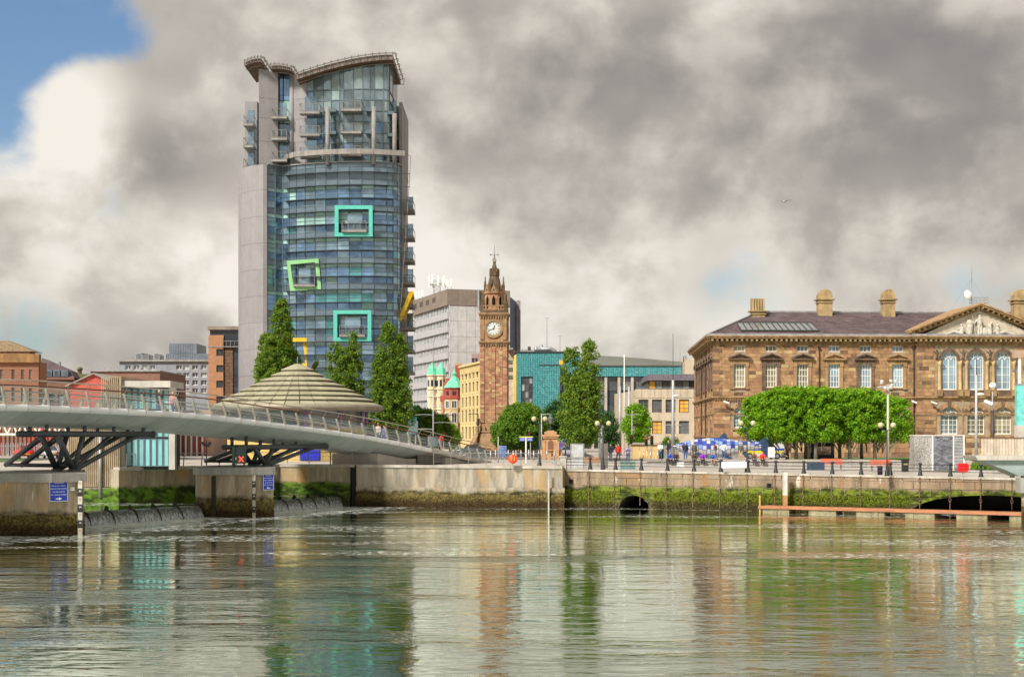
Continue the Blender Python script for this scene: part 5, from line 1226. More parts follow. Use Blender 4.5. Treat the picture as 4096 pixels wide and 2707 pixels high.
for k in range(8):
    ang = k*math.pi/4; M = Matrix.Rotation(ang, 4, 'Z')
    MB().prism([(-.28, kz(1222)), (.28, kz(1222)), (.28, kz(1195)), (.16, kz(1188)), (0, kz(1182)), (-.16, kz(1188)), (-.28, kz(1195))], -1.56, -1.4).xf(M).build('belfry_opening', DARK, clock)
    MB().prism([(-.42, kz(1226)), (-.3, kz(1226)), (-.3, kz(1193)), (0, kz(1178)), (.3, kz(1193)), (.3, kz(1226)), (.42, kz(1226)), (.42, kz(1190)), (0, kz(1172)), (-.42, kz(1190))], -1.62, -1.5).xf(M).build('hood_mould', CLT, clock)
    g = MB().prism([(-.62, kz(1166)), (.62, kz(1166)), (0, kz(1134))], -1.78, -1.3).xf(M).build('gable', CLT, clock)
    MB().prism([(.2*math.cos(t), kz(1157)+.2*math.sin(t)) for t in np.linspace(0, 2*math.pi, 9)[:-1]], -1.82, -1.75).xf(M).build('quatrefoil', CLD, g)
    x, y = 1.72*math.sin(ang+math.pi/8), 1.72*math.cos(ang+math.pi/8); pinn(x, y, kz(1166), .2, 2.75)
    MB().prism([(-.3, kz(1098)), (.3, kz(1098)), (.3, kz(1088)), (0, kz(1068)), (-.3, kz(1088))], -.88, -.5).xf(M).build('spire_light', CLD, clock)
oc([(1.38, kz(1150)), (.95, kz(1108)), (.80, kz(1096)), (.88, kz(1095)), (.86, kz(1085)), (.62, kz(1075)), (.22, kz(1046)), (.3, kz(1044)), (.3, kz(1041)), (.2, kz(1040))], 'spire', CLD)
mb = MB()
for k in range(8): t = k*math.pi/4; mb.path([(.22*math.cos(t), .22*math.sin(t), kz(1040)), (.34*math.cos(t), .34*math.sin(t), kz(1035)), (.18*math.cos(t), .18*math.sin(t), kz(1027)), (0, 0, kz(1023))], .04, 4)
mb.build('crown', CLD, clock)
mb = MB().cyl((0, 0, kz(1026)), (0, 0, kz(975)), .05, .02, 5).cyl((-.68, 0, kz(1012)), (.68, 0, kz(1012)), .03, n=4).cyl((0, -.68, kz(1012)), (0, .68, kz(1012)), .03, n=4).sphere((0, 0, kz(1018)), .13, 6, 4).box(-.72, -.55, -.02, .02, kz(1012)-.12, kz(1012)+.12).box(.55, .72, -.02, .02, kz(1012)-.12, kz(1012)+.12)
mb.build('weather_vane', mat('vane_iron', (.02, .02, .02), .5, .5), clock)
# ================================================================== town buildings
def body(fr, parent, W_, D, H_, m, name='walls'): return fb(fr, name, m, parent, MB().box(0, W_, .36, D, 0, H_))
def grid_front(fr, parent, W_, H_, xs, rows, w, wm, fm, gms, th=.36, nx=2, nz=2, fw=.08, y=.2, sill=None):
    op = [(x-w/2, x+w/2, z0, z1) for x in xs for z0, z1 in rows]
    fb(fr, 'front_wall', wm, parent, wallgrid(MB(), W_, H_, op, th))
    for i, x in enumerate(xs):
        for j, (z0, z1) in enumerate(rows):
            o = fwin(fr, parent, x, z0, w, z1-z0, fm, gms[(i*7+j*3+i*j) % len(gms)], y=y, nx=nx, nz=nz, fw=fw)
            if sill: fb(fr, 'sill', sill, parent, MB().box(x-w/2-.1, x+w/2+.1, -.12, .1, z0-.15, z0-.01))
GL = [mat('office_glass', (.03, .04, .05), .06, 0, var=.4, vs=.4, spec=1., rnd=.4), mat('office_glass_mid', (.10, .12, .13), .08, 0, var=.4, vs=.4, spec=1., rnd=.3), mat('office_glass_pale', (.30, .32, .30), .15, 0, var=.3, vs=.5, spec=.8, rnd=.2)]
AMB = mat('amber_pane', (.75, .38, .05), .15, var=.25, vs=.6)
DFR = mat('dark_frame', (.07, .065, .065), .5); GFR = mat('grey_frame', (.25, .25, .25), .6)
# --- sixties office slab: ribbon windows on the left face, pale panels on the right
OY = 400.; OS = F/OY; oz = lambda py_: (HZ-py_)/OS+(CH-GZ)
slab = thing('office_slab', 'pale sixties office block with ribbon windows and brown top storey', 'building')
c0 = Vector((xx(1797, OY), OY, GZ)); l0 = Vector((xx(1656, OY*1.09), OY*1.09, GZ)); r0 = Vector((xx(2040, OY*1.012), OY*1.012, GZ))
angL = math.atan2(c0.y-l0.y, c0.x-l0.x); frL = FR(l0, angL); LL = (c0-l0).length; angR = math.atan2(r0.y-c0.y, r0.x-c0.x); frR_ = FR(c0, angR); LR = (r0-c0).length
OB = mat('office_brown', (.20, .16, .13), .9, var=.12, vs=.6, rnd=.06); OPL = mat('office_panel', (.46, .445, .435), .9, var=.10, vs=.6, rnd=.04); OSP = mat('office_spandrel', (.37, .365, .375), .85, var=.08, rnd=.03)
HO = oz(1156); HB = oz(1221)
b3 = c0+(l0-c0)+(r0-c0)
MB().prismz([(p.x, p.y) for p in (c0+Vector((.3, .6, 0)), r0+Vector((-.3, .6, 0)), b3, l0+Vector((.5, 0, 0)))], GZ, GZ+HO-.3).build('core', mat('office_core', (.05, .05, .05), .9), slab)
nf = 10; fh = (HB-2)/nf
for k in range(nf):
    z1 = HB-k*fh; zs = z1-fh*.52
    fb(frL, 'spandrel_band', OSP, slab, MB().box(-.4, LL, -.5, .6, z1-fh, zs-.03))
    g = fb(frL, 'window_strip', GL[0], slab, MB().add([(0, .15, zs), (LL, .15, zs), (LL, .15, z1), (0, .15, z1)], [(0, 1, 2, 3)]))
    mb = MB(); 
    for i in range(25): x = i*LL/24; mb.box(x-.13, x+.13, -.1, .14, zs, z1)
    fb(frL, 'mullions', mat('office_white', (.55, .56, .56), .6), g, mb)['kind'] = 'stuff'
for i in range(12): fb(frL, 'attic_panel', OB, slab, MB().box(i*LL/12+.03, (i+1)*LL/12-.03, -.6, .5, HB+.05, HO))
for gidx in range(4):
    mb = MB()
    for i in range(5): x = 2+gidx*7+i*.75; mb.box(x, x+.25, -.64, -.6, HB+1.8, HO-1.2)
    fb(frL, 'vent_slots', DARK, slab, mb)['kind'] = 'stuff'
NR = 7
for i in range(NR):
    fb(frR_, 'attic_panel', OB, slab, MB().box(i*LR/NR+.03, (i+1)*LR/NR-.03, -.2, .5, HB+.05, HO))
    for k in range(9): fb(frR_, 'wall_panel', OPL, slab, MB().box(i*LR/NR+.03, (i+1)*LR/NR-.03, -.03, .5, HB-(k+1)*HB/9+.04, HB-k*HB/9-.02))
fb(frR_, 'flue', GREYM, slab, MB().cyl((8.2, -.6, HO-5), (8.2, -.6, HO), .35))
an = thing('mobile_mast', 'cluster of mobile phone antennas on lattice mast above the pale office', 'antenna', (xx(1748, 418.), 418., zz(1182, 418.)))
mb = MB()
for sx in (-1, 1):
    for sy in (-1, 1): mb.cyl((sx*.9, sy*.9, -2), (sx*.9, sy*.9, 4.5), .1, n=4)
for k in range(5): z = -1+k*1.1; mb.cyl((-.9, -.9, z), (.9, -.9, z+1.1), .06, n=4).cyl((.9, -.9, z), (-.9, -.9, z+1.1), .06, n=4).cyl((-.9, -.9, z), (.9, -.9, z), .06, n=4)
mb.build('lattice', GREYM, an)
for k in range(9): t = k*2*math.pi/9; MB().box(-.22, .22, -.15, .15, 2.6, 5.3).xf(Matrix.Translation((2.4*math.cos(t), 2.4*math.sin(t), random.uniform(-.5, .6)))).build('antenna_panel', WFR, an)
mb = MB(); mb.path([(2.3*math.cos(t), 2.3*math.sin(t), 3.2) for t in np.linspace(0, 2*math.pi, 13)], .1, 4); mb.build('ring', GREYM, an)
for px_, py_, lb in ((1805, 1156, 'pair of slim antenna panels at the front corner of the pale office roof'), (1676, 1200, 'group of slim antenna panels at the left end of the pale office roof')):
    Y_ = 402 if px_ > 1700 else 430
    t = thing('roof_antenna', lb, 'antenna', (xx(px_, Y_), Y_, zz(py_, Y_)))
    for k in range(2 if px_ > 1700 else 3): MB().box(-.25, .25, -.15, .15, .6, 2.6).xf(Matrix.Translation((k*1.0-1, 0, .2*k))).build('antenna_panel', WFR, t); MB().cyl((k*1.0-1, .2, -1), (k*1.0-1, .2, 2.6), .06, n=4).build('pole', GREYM, t)
# --- navy clad block behind the clock
nb = thing('navy_block', 'dark navy ribbed block with grey end behind the clock tower', 'building'); NY = 415.
NAVY = mat('navy_cladding', (.02, .03, .09), .4, .2, var=.2)
fn = FR((xx(2030, NY), NY, GZ), math.atan2(26, 2.6)); hN = (HZ-1182)*NY/F+2.5
MB().prismz([(xx(1990, NY), NY), (xx(2032, NY), NY), (xx(2065, NY+22), NY+22), (xx(2065, NY+22)-8, NY+30)], GZ, GZ+hN-.2).build('core', NAVY, nb)
a, c_ = Vector((xx(2031, NY), NY, 0)), Vector((xx(2066, NY+22), NY+22, 0))
for k in range(14):
    p = a+(c_-a)*(k/14); q = a+(c_-a)*((k+.6)/14); MB().beam((p.x, p.y-.2, GZ+hN/2), (q.x, q.y-.2, GZ+hN/2), .5, hN).build('cladding_rib', NAVY, nb)
MB().box(xx(2066, NY+22), xx(2082, NY+22), NY+20, NY+32, GZ, zz(1204, NY+22)).build('end_wall', mat('navy_end', (.27, .25, .24), .9), nb)
MB().box(xx(2026, NY), xx(2033, NY), NY-.6, NY, GZ, GZ+hN).build('end_wall', mat('navy_end', (.27, .25, .24), .9), nb)
# --- cream office along the side street
CRM = mat('cream_render', (.66, .52, .25), .85, var=.06, vs=.8, streak=.08)
cb = thing('cream_office', 'cream office with rows of tall narrow windows left of the clock tower', 'building')
ca, cc = Vector((xx(1843, 284.), 284., GZ)), Vector((xx(1932, 264.), 264., GZ)); Lc = (cc-ca).length; frC = FR(ca, math.atan2(cc.y-ca.y, cc.x-ca.x))
zc_ = lambda py_: (HZ-py_)*272/F+2.5
HC = zc_(1452); rows = []
for t_, b_ in ((1483, 1512), (1527, 1566), (1584, 1624), (1636, 1686), (1706, 1755)): rows.append((zc_(b_), zc_(t_)))
nx_ = 6; xs_ = [Lc*(i+.5)/nx_ for i in range(nx_)]
grid_front(frC, cb, Lc, HC, xs_, sorted(rows), 1.9, CRM, mat('bronze_frame', (.10, .08, .05), .5), [GL[0], GL[1]], nx=2, nz=1)
body(frC, cb, Lc, 4.6, HC-.2, CRM)
for i in range(nx_+1): x = Lc*i/nx_; fb(frC, 'pilaster', CRM, cb, MB().box(x-.28, x+.28, -.06, 0, 0, HC-1.8))
fb(frC, 'cornice', CRM, cb, MB().box(-.3, Lc+.3, -.45, .3, HC-.35, HC))
for k in range(34): x = k*Lc/34; fpiece(frC, 'parapet_fin', CRM, cb, x+.06, x+.3, -.2, -.005, HC-1.75, HC-.36)
for z in [r[0]-.35 for r in sorted(rows)]: fb(frC, 'band', CRM, cb, MB().box(-.1, Lc+.1, -.05, 0, z, z+.2))
# --- red brick shop building with copper turret, and the white twin-turreted bank behind it
RB = mat('red_brick', (.34, .075, .05), .9, var=.18, vs=2, bump=.004, bs=14); SAND = mat('sand_stone', (.45, .32, .17), .9, var=.15, vs=1.2); COPP = mat('green_copper', (.16, .60, .38), .6, var=.2, vs=1.5, streak=.2)
rbk = thing('red_brick_corner', 'red brick and sandstone corner building with green copper turret', 'building'); RY = 290.; rz2 = lambda py_: (HZ-py_)*RY/F+2.5
fr = FR((xx(1763, 302.), 302., GZ), math.atan2(-9, 3.0)); 
fr = FR((xx(1763, 305.), 305., GZ), math.atan2(286-305, xx(1815, 286.)-xx(1763, 305.)))
Lr = math.hypot(286-305, xx(1815, 286.)-xx(1763, 305.))
grid_front(fr, rbk, Lr, rz2(1560), [Lr*(i+.5)/5 for i in range(5)], [(rz2(1750), rz2(1710)), (rz2(1692), rz2(1655)), (rz2(1640), rz2(1606))], 1.7, SAND, DFR, GL, nx=2, nz=2); body(fr, rbk, Lr, 9, rz2(1600), RB)
fb(fr, 'brick_band', RB, rbk, MB().box(-.1, Lr+.1, -.15, .2, rz2(1598), rz2(1575)))
tx = xx(1818, 287.); ty = 287.
MB().lathe((tx, ty, GZ), [(2.0, 0), (2.0, rz2(1598))], 8, math.pi/8).build('turret', SAND, rbk); MB().lathe((tx, ty, GZ), [(2.05, rz2(1598)), (2.2, rz2(1594)), (2.0, rz2(1592)), (1.95, rz2(1560)), (2.2, rz2(1556)), (2.2, rz2(1553))], 8, math.pi/8).build('turret_top', RB, rbk)
MB().lathe((tx, ty, GZ), [(2.3, rz2(1553)), (1.6, rz2(1535)), (.6, rz2(1510)), (.42, rz2(1508)), (.42, rz2(1499)), (.6, rz2(1498)), (.2, rz2(1489)), (.03, rz2(1478))], 8, math.pi/8).build('turret_roof', COPP, rbk)
for k in range(8):
    M = Matrix.Translation((tx, ty, GZ)) @ Matrix.Rotation(k*math.pi/4, 4, 'Z')
    for (p1, p0) in ((1650, 1692), (1603, 1634)):
        o = MB().box(-.5, .5, -1.95, -1.82, rz2(p0), rz2(p1)).xf(M).build('window', WFR, rbk); MB().box(-.42, -.04, -1.97, -1.955, rz2(p0)+.1, rz2(p1)-.1).box(.04, .42, -1.97, -1.955, rz2(p0)+.1, rz2(p1)-.1).xf(M).build('pane', GL[0], o)
    MB().box(-.35, .35, -1.9, -1.8, rz2(1582), rz2(1566)).xf(M).build('window', GL[0], rbk)
MB().box(xx(1822, 290.), xx(1846, 290.), 288.5, 300, GZ, GZ+rz2(1462)).build('chimney_wall', RB, rbk)
for k in range(4): MB().cyl((xx(1826+k*5.5, 290.), 291, GZ+rz2(1462)), (xx(1826+k*5.5, 290.), 291, GZ+rz2(1452)), .14).build('chimney_pot', SAND, rbk)
MB().prismz([(xx(1772, 300.), 300), (xx(1822, 291.), 291), (xx(1822, 291.)+6, 300), (xx(1772, 300.)+6, 308)], GZ, GZ+rz2(1520)).build('brick_upper', RB, rbk)
MB().box(xx(1781, 292.), xx(1808, 292.), 291.2, 291.6, GZ+rz2(1525), GZ+rz2(1510)).build('name_board', mat('board_pink', (.62, .20, .16), .7), rbk)
text('NATIONAL', .62, BLACKS, rbk, (xx(1795, 291.), 291.15, GZ+rz2(1518)), (R(90), 0, 0))
bank = thing('white_bank', 'cream stone bank with two green copper domes beside the red brick corner', 'building'); BY = 318.; bz = lambda py_: (HZ-py_)*BY/F+2.5
WST_ = mat('white_stone', (.62, .55, .38), .85, var=.1, vs=1., streak=.1)
MB().box(xx(1712, BY), xx(1780, BY), BY+1, BY+14, GZ, GZ+bz(1540)).build('walls', WST_, bank)
for px_ in (1729, 1764):
    x = xx(px_, BY); MB().lathe((x, BY, GZ), [(1.15, 0), (1.15, bz(1560)), (1.35, bz(1557)), (1.15, bz(1555)), (1.1, bz(1505)), (1.35, bz(1502)), (1.3, bz(1499))], 8, math.pi/8).build('turret', WST_, bank)
    MB().lathe((x, BY, GZ), [(1.28, bz(1499)), (1.15, bz(1488)), (.95, bz(1475)), (.8, bz(1470)), (.5, bz(1462)), (.08, bz(1448))], 8, math.pi/8).build('dome', COPP, bank)
    for k in range(8): MB().box(-.22, .22, -1.12, -1.0, bz(1545), bz(1520)).xf(Matrix.Translation((x, BY, GZ)) @ Matrix.Rotation(k*math.pi/4, 4, 'Z')).build('window', GL[0], bank)
    for z in (1700, 1640, 1590): MB().lathe((x, BY, GZ), [(1.2, bz(z)), (1.35, bz(z-3)), (1.2, bz(z-6))], 8, math.pi/8).build('string_course', WST_, bank)
pk = thing('pink_office', 'pinkish flat roofed block between office slab and clock tower', 'building'); MB().box(xx(1886, 345.), xx(1960, 345.), 345, 365, GZ, zz(1415, 345.)).build('walls', mat('pink_clad', (.36, .24, .23), .8, streak=.1), pk)
for px_ in (1892, 1905): MB().box(xx(px_-4, 345.), xx(px_+4, 345.), 344.85, 345.1, zz(1447, 345.), zz(1432, 345.)).build('window', GL[0], pk)
pk2 = thing('low_office', 'narrow beige office wall with small windows right of the clock tower', 'building'); MB().box(xx(2028, 310.), xx(2058, 310.), 310, 325, GZ, zz(1402, 310.)).build('walls', mat('beige_clad', (.45, .37, .33), .85), pk2)
for py_ in (1440, 1470, 1500): MB().box(xx(2034, 310.), xx(2050, 310.), 309.85, 310.1, zz(py_+14, 310.), zz(py_, 310.)).build('window', GL[1], pk2)
MB().box(xx(2030, 309.), xx(2052, 309.), 305, 310, zz(1395, 309.), zz(1402, 309.)).build('roof_edge', GREYM, pk2)
# --- turquoise tiled building
def tilemat():
    m = bpy.data.materials.new('turquoise_tile'); m.use_nodes = True; nt = m.node_tree; nt.nodes.clear()
    node, math_, mix, noise, mapv, rng, ramp, L, N = nt_tools(nt)
    out = node('ShaderNodeOutputMaterial'); b = node('ShaderNodeBsdfPrincipled'); L.new(b.outputs[0], out.inputs[0])
    P = node('ShaderNodeNewGeometry').outputs['Position']; sp = node('ShaderNodeSeparateXYZ'); L.new(P, sp.inputs[0])
    def line(v, s): f = math_('FRACT', math_('MULTIPLY', v, s)); return math_('MULTIPLY', rng(f, .0, .10, 0, 1), rng(f, .9, 1, 1, 0))
    cell = math_('MULTIPLY', line(sp.outputs[0], 1/.48), line(sp.outputs[2], 1/.48))
    c = mix(rng(noise(P, 2.1, 4, .6), .35, .65), (.045, .22, .24), (.09, .36, .37))
    L.new(mix(cell, (.01, .05, .06), c), b.inputs['Base Color']); b.inputs['Roughness'].default_value = .2
    bn = node('ShaderNodeBump'); bn.inputs['Distance'].default_value = .03; L.new(cell, bn.inputs['Height']); L.new(bn.outputs[0], b.inputs['Normal'])
    return m
TEAL = tilemat(); TLY = 300.; TLS = F/TLY; tz = lambda py_: (HZ-py_)/TLS+2.5
tb = thing('turquoise_building', 'turquoise tiled office with dark glazed recesses behind the poplars', 'building', (0, TLY, GZ))
x1, x2, x3, x4 = (xx(p, TLY) for p in (2066, 2320, 2240, 2745))
def opn(a, b_, c, d): return (xx(a, TLY), xx(b_, TLY), tz(d), tz(c))
op = [opn(2084, 2131, 1506, 1650), opn(2238, 2262, 1504, 1650)]
wallgrid(MB(), x2-x1, tz(1409), op, .5, x0=x1).build('tiled_wall', TEAL, tb)
MB().box(x1, x2, .52, 16, 0, tz(1409)-.05).build('core', mat('teal_core', (.03, .06, .07), .9), tb)
MB().box(x1-.3, x2, -.25, 16, tz(1409), tz(1405)).build('roof_edge', DFR, tb)
MB().box(xx(2157, TLY), xx(2238, TLY), -2.2, 0, 0, tz(1462)).build('tiled_bay', TEAL, tb); MB().box(xx(2156, TLY), xx(2239, TLY), -2.35, 0, tz(1462), tz(1459)).build('bay_cap', DFR, tb)
for (a, b_) in ((2084, 2131), (2238, 2262)):
    n = 3 if b_-a > 30 else 2
    for i in range(n):
        for k in range(5):
            w_ = (xx(b_, TLY)-xx(a, TLY))/n; z0 = tz(1650)+(tz(1506)-tz(1650))*k/5; window(tb, xx(a, TLY)+w_*(i+.5), z0, w_, (tz(1506)-tz(1650))/5, DFR, GL[(i+k) % 3 == 0 and 2 or (i*k) % 2], y=.3, nx=1, nz=1, fw=.1)
# yellow flank with banner
MB().add([(x1-.02, .1, 0), (x1-.02, .1, tz(1415)), (xx(2049, TLY+12), 12, tz(1415)), (xx(2049, TLY+12), 12, 0)], [(0, 1, 2, 3)]).build('yellow_flank', mat('yellow_banner', (.72, .58, .12), .8), tb)
# long wing: tiled frieze on piers with glazed bays
zt0, zt1 = tz(1503), tz(1463)
MB().box(x2, x4, 2.0, 14, zt0, zt1).build('tiled_frieze', TEAL, tb); MB().box(x2, x4, 1.8, 14, zt1, zt1+.2).build('roof_edge', DFR, tb)
MB().box(x2, x4, 4.0, 14, 0, zt0).build('core', mat('teal_core', (.03, .06, .07), .9), tb)
PIL = mat('pale_pier', (.42, .38, .33), .85)
for k in range(9): x = x2+(x4-x2)*k/8; MB().box(x-.28, x+.28, 2.2, 3.2, 0, zt0).build('pier', PIL, tb)
for k in range(8):
    xa, xb_ = x2+(x4-x2)*k/8+.28, x2+(x4-x2)*(k+1)/8-.28
    for j in range(5):
        z0, z1 = zt0*j/5, zt0*(j+1)/5; window(tb, (xa+xb_)/2, z0+.03, xb_-xa, z1-z0-.06, DFR, GL[2] if j == 4 and k % 2 else GL[0] if (j+k) % 2 else GL[1], y=2.9, nx=2, nz=2, fw=.12)
MB().box(xx(2237, TLY), xx(2252, TLY), -.05, .4, tz(1458), tz(1440)).build('orange_panel', AMB, tb)
dk = thing('roof_ducts', 'silver ventilation ducts and pipes on the turquoise roof', 'ducts', (0, TLY+6, GZ+tz(1408)))
mb = MB(); mb.path([(xx(2150, TLY), 0, 1.0), (xx(2205, TLY), 0, 1.0), (xx(2222, TLY), 0, .6), (xx(2226, TLY), 0, -.2)], .45, 8); mb.build('duct', GREYM, dk, True)
for px_, h in ((2146, 1.6), (2155, 1.6), (2168, 1.9)): MB().cyl((xx(px_, TLY), .4, 0), (xx(px_, TLY), .4, h), .33).build('vent_stack', GREYM, dk, True)
MB().box(xx(2160, TLY), xx(2222, TLY), .8, 2.5, -.1, .65).build('plant_box', PIL, dk)
mb = MB()
for x in (2090, 2105, 2120, 2140): mb.cyl((xx(x, TLY), 0, 0), (xx(x, TLY), 0, 1.1), .05, n=4)
mb.cyl((xx(2085, TLY), 0, .7), (xx(2150, TLY), 0, .7), .08, n=5).cyl((xx(2085, TLY), 0, .4), (xx(2150, TLY), 0, .4), .08, n=5).box(xx(2112, TLY), xx(2125, TLY), -.2, .2, .8, 1.5); mb.build('pipework', DFR, dk)
for px_, py_, lb in ((2240, 1344, 'slim aerial with crossbar standing on the turquoise roof'), (2188, 1272, 'very tall thin mast rising behind the turquoise roof')):
    t = thing('roof_mast', lb, 'mast', (xx(px_, 312.), 312., GZ+15)); MB().cyl((0, 0, 0), (0, 0, zz(py_, 312.)-GZ-15), .09, .05, 5).build('pole', GREYM, t); MB().cyl((-.5, 0, zz(py_, 312.)-GZ-15), (.6, 0, zz(py_, 312.)-GZ-15), .06, n=4).build('crossbar', GREYM, t)
# --- low concrete office with slate-hung top floor, left of the palazzo
LY = 215.; LSs = F/LY; lz_ = lambda py_: (HZ-py_)/LSs+2.5
lo = thing('concrete_office', 'pale concrete office with brown windows and slate top floor left of palazzo', 'building'); LC = mat('office_concrete', (.55, .46, .34), .85, var=.1, vs=.8, streak=.15)
frl = FR((xx(2540, LY), LY, GZ), R(-1)); Wl = xx(2800, LY)-xx(2540, LY)
BRF = mat('brown_frame', (.17, .14, .125), .5)
xs_ = [xx(p, LY)-xx(2540, LY) for p in (2574, 2628, 2682, 2736)]; rows = [(lz_(1735), lz_(1683)), (lz_(1650), lz_(1597))]
grid_front(frl, lo, Wl, lz_(1558), xs_, rows, 40/LSs, LC, BRF, [GL[0], GL[1], AMB, GL[0], GL[1]], nx=2, nz=3, fw=.12)
body(frl, lo, Wl, 18, lz_(1560), LC)
for k in range(10): x = k*Wl/10; fpiece(frl, 'parapet_panel', LC, lo, x+.02, x+Wl/10-.02, -.06, -.005, lz_(1590), lz_(1556))
MB().prismz([(xx(2540, LY), LY+.2), (xx(2540, LY)+1, LY+18), (xx(2490, 230.)-1, 234), (xx(2490, 230.), 228)], GZ, GZ+lz_(1560)).build('left_flank', LC, lo)
fb(frl, 'top_floor', mat('top_dark', (.06, .06, .06), .8), lo, MB().box(xx(2597, LY)-xx(2540, LY), Wl, 2.0, 16, lz_(1556), lz_(1517)))
fb(frl, 'slate_mansard', mat('mansard_slate', (.10, .085, .10), .7, var=.3, vs=3), lo, MB().hexa([(xx(2590, LY)-xx(2540, LY), 1.0, lz_(1520)), (Wl, 1.0, lz_(1520)), (Wl, 16, lz_(1520)), (xx(2590, LY)-xx(2540, LY), 16, lz_(1520)), (xx(2600, LY)-xx(2540, LY), 1.6, lz_(1494)), (Wl, 1.6, lz_(1494)), (Wl, 15, lz_(1494)), (xx(2600, LY)-xx(2540, LY), 15, lz_(1494))]))
for k in range(6):
    x0 = xx(2600+k*27, LY)-xx(2540, LY); fwin(frl, lo, x0+.5, lz_(1553), .98, lz_(1521)-lz_(1553), DFR, AMB if k == 0 else GL[2] if k % 2 else GL[1], y=1.8, nx=1, nz=2, fw=.06)
fb(frl, 'roof_rail', GREYM, lo, MB().cyl((.3, .3, lz_(1550)), (Wl, .3, lz_(1550)), .035, n=4))
MB().box(xx(2735, 225.), xx(2775, 225.), 224, 228, GZ+lz_(1500), zz(1437, 225.)).build('stair_tower', LC, lo)
for px_, py0, py1, lb in ((2728, 1500, 1390, 'thin bent aerial on the concrete office stair tower'),):
    t = thing('roof_mast', lb, 'mast', (xx(px_, 224.), 224., zz(py0, 224.))); MB().path([(0, 0, 0), (0, 0, 1.9), (.25, 0, 2.1), (.25, 0, 2.9), (.6, 0, 2.9), (.6, 0, 2.5)], .06, 5).build('pole', BLACKS, t); MB().cyl((-.3, 0, 0), (-.3, 0, 4.4), .03, n=4).build('whip', GREYM, t)
# ================================================================== left bank
def frm(px_, Y, rz=0.): return FR((xx(px_, Y), Y, GZ), rz)
def hz(py_, Y): return (HZ-py_)*Y/F+(CH-GZ)
def brick(name, c, c2=(.34, .29, .23), sx=.46, sz=.15):
    m = bpy.data.materials.new(name); m.use_nodes = True; nt = m.node_tree; nt.nodes.clear()
    node, math_, mix, noise, mapv, rng, ramp, L, N = nt_tools(nt)
    out = node('ShaderNodeOutputMaterial'); b = node('ShaderNodeBsdfPrincipled'); L.new(b.outputs[0], out.inputs[0])
    P = node('ShaderNodeNewGeometry').outputs['Position']; sp = node('ShaderNodeSeparateXYZ'); L.new(P, sp.inputs[0])
    cmb = node('ShaderNodeCombineXYZ'); L.new(math_('ADD', sp.outputs[0], math_('MULTIPLY', sp.outputs[1], .8)), cmb.inputs[0]); L.new(sp.outputs[2], cmb.inputs[1])
    bt = node('ShaderNodeTexBrick'); L.new(cmb.outputs[0], bt.inputs[0]); bt.inputs['Scale'].default_value = 1; bt.inputs['Brick Width'].default_value = sx; bt.inputs['Row Height'].default_value = sz; bt.inputs['Mortar Size'].default_value = .016
    bt.inputs['Color1'].default_value = (*[x*.75 for x in c], 1); bt.inputs['Color2'].default_value = (*[x*1.2 for x in c], 1); bt.inputs['Mortar'].default_value = (*c2, 1)
    L.new(mix(.35, bt.outputs[0], mix(noise(P, 1.2, 5), tuple(x*.6 for x in c), tuple(x*1.3 for x in c))), b.inputs['Base Color']); b.inputs['Roughness'].default_value = .9
    bn = node('ShaderNodeBump'); bn.inputs['Distance'].default_value = .012; L.new(bt.outputs['Fac'], bn.inputs['Height']); bn.invert = True; L.new(bn.outputs[0], b.inputs['Normal'])
    return m
BR_O = brick('orange_brick', (.44, .19, .075)); BR_R = brick('bright_red_brick', (.50, .06, .04)); BR_B = brick('brown_brick', (.22, .09, .06)); BR_Y = brick('yellow_brick', (.58, .42, .12), (.5, .4, .25), .45, .15); BR_T = brick('terracotta_brick', (.33, .13, .06))
# round pavilion with stepped metal roof
PY = 151.; pcx = xx(1190, PY)
pav = thing('round_pavilion', 'round pavilion with stepped conical metal roof behind the bridge', 'building', (pcx, PY, GZ))
ROOFM = mat('olive_metal_roof', (.37, .345, .235), .5, .15, var=.10, vs=.5, rnd=.10)
steps = [(1.72, 9.45, .25, 10.05), (2.75, 8.88, 1.66, 9.22), (3.85, 8.33, 2.68, 8.65), (4.9, 7.80, 3.78, 8.10), (5.95, 7.27, 4.83, 7.57), (6.95, 6.75, 5.88, 7.04), (7.9, 6.26, 6.88, 6.52), (8.75, 5.72, 7.83, 6.03)]
NP = 36
for ri, (ro, zo, rin, zi) in enumerate(steps):
    for k in range(NP):
        t0, t1 = 2*math.pi*k/NP+.006, 2*math.pi*(k+1)/NP-.006
        q = [(ro*math.cos(t), ro*math.sin(t)) for t in (t0, t1)]+[(rin*math.cos(t), rin*math.sin(t)) for t in (t1, t0)]
        MB().add([(*q[0], zo), (*q[1], zo), (*q[2], zi), (*q[3], zi), (*q[0], zo-.09), (*q[1], zo-.09), (*q[2], zi-.12), (*q[3], zi-.12)], [(0, 1, 2, 3), (4, 7, 6, 5), (0, 4, 5, 1), (1, 5, 6, 2), (2, 6, 7, 3), (3, 7, 4, 0)]).build('roof_panel', ROOFM, pav)
for ro, zo, rin, zi in steps[:-1]: MB().lathe((0, 0, 0), [(ro-.03, zo-.18), (ro-.02, zo-.09), (ro-.3, zo-.09), (ro-.3, zo-.18)], 36, caps=False).build('ring_shadow_band', mat('roof_shadow_gap', (.10, .09, .06), .8), pav)  # dark band painting the shadow line below each ring edge
MB().lathe((0, 0, 0), [(8.6, 5.25), (8.5, 5.5), (7.8, 5.95), (6.9, 6.34), (5.9, 6.86), (4.85, 7.39), (3.8, 7.92), (2.7, 8.47), (1.7, 9.05), (.2, 9.7)], 36).build('roof_deck', mat('roof_shadow_gap', (.10, .09, .06), .8), pav)
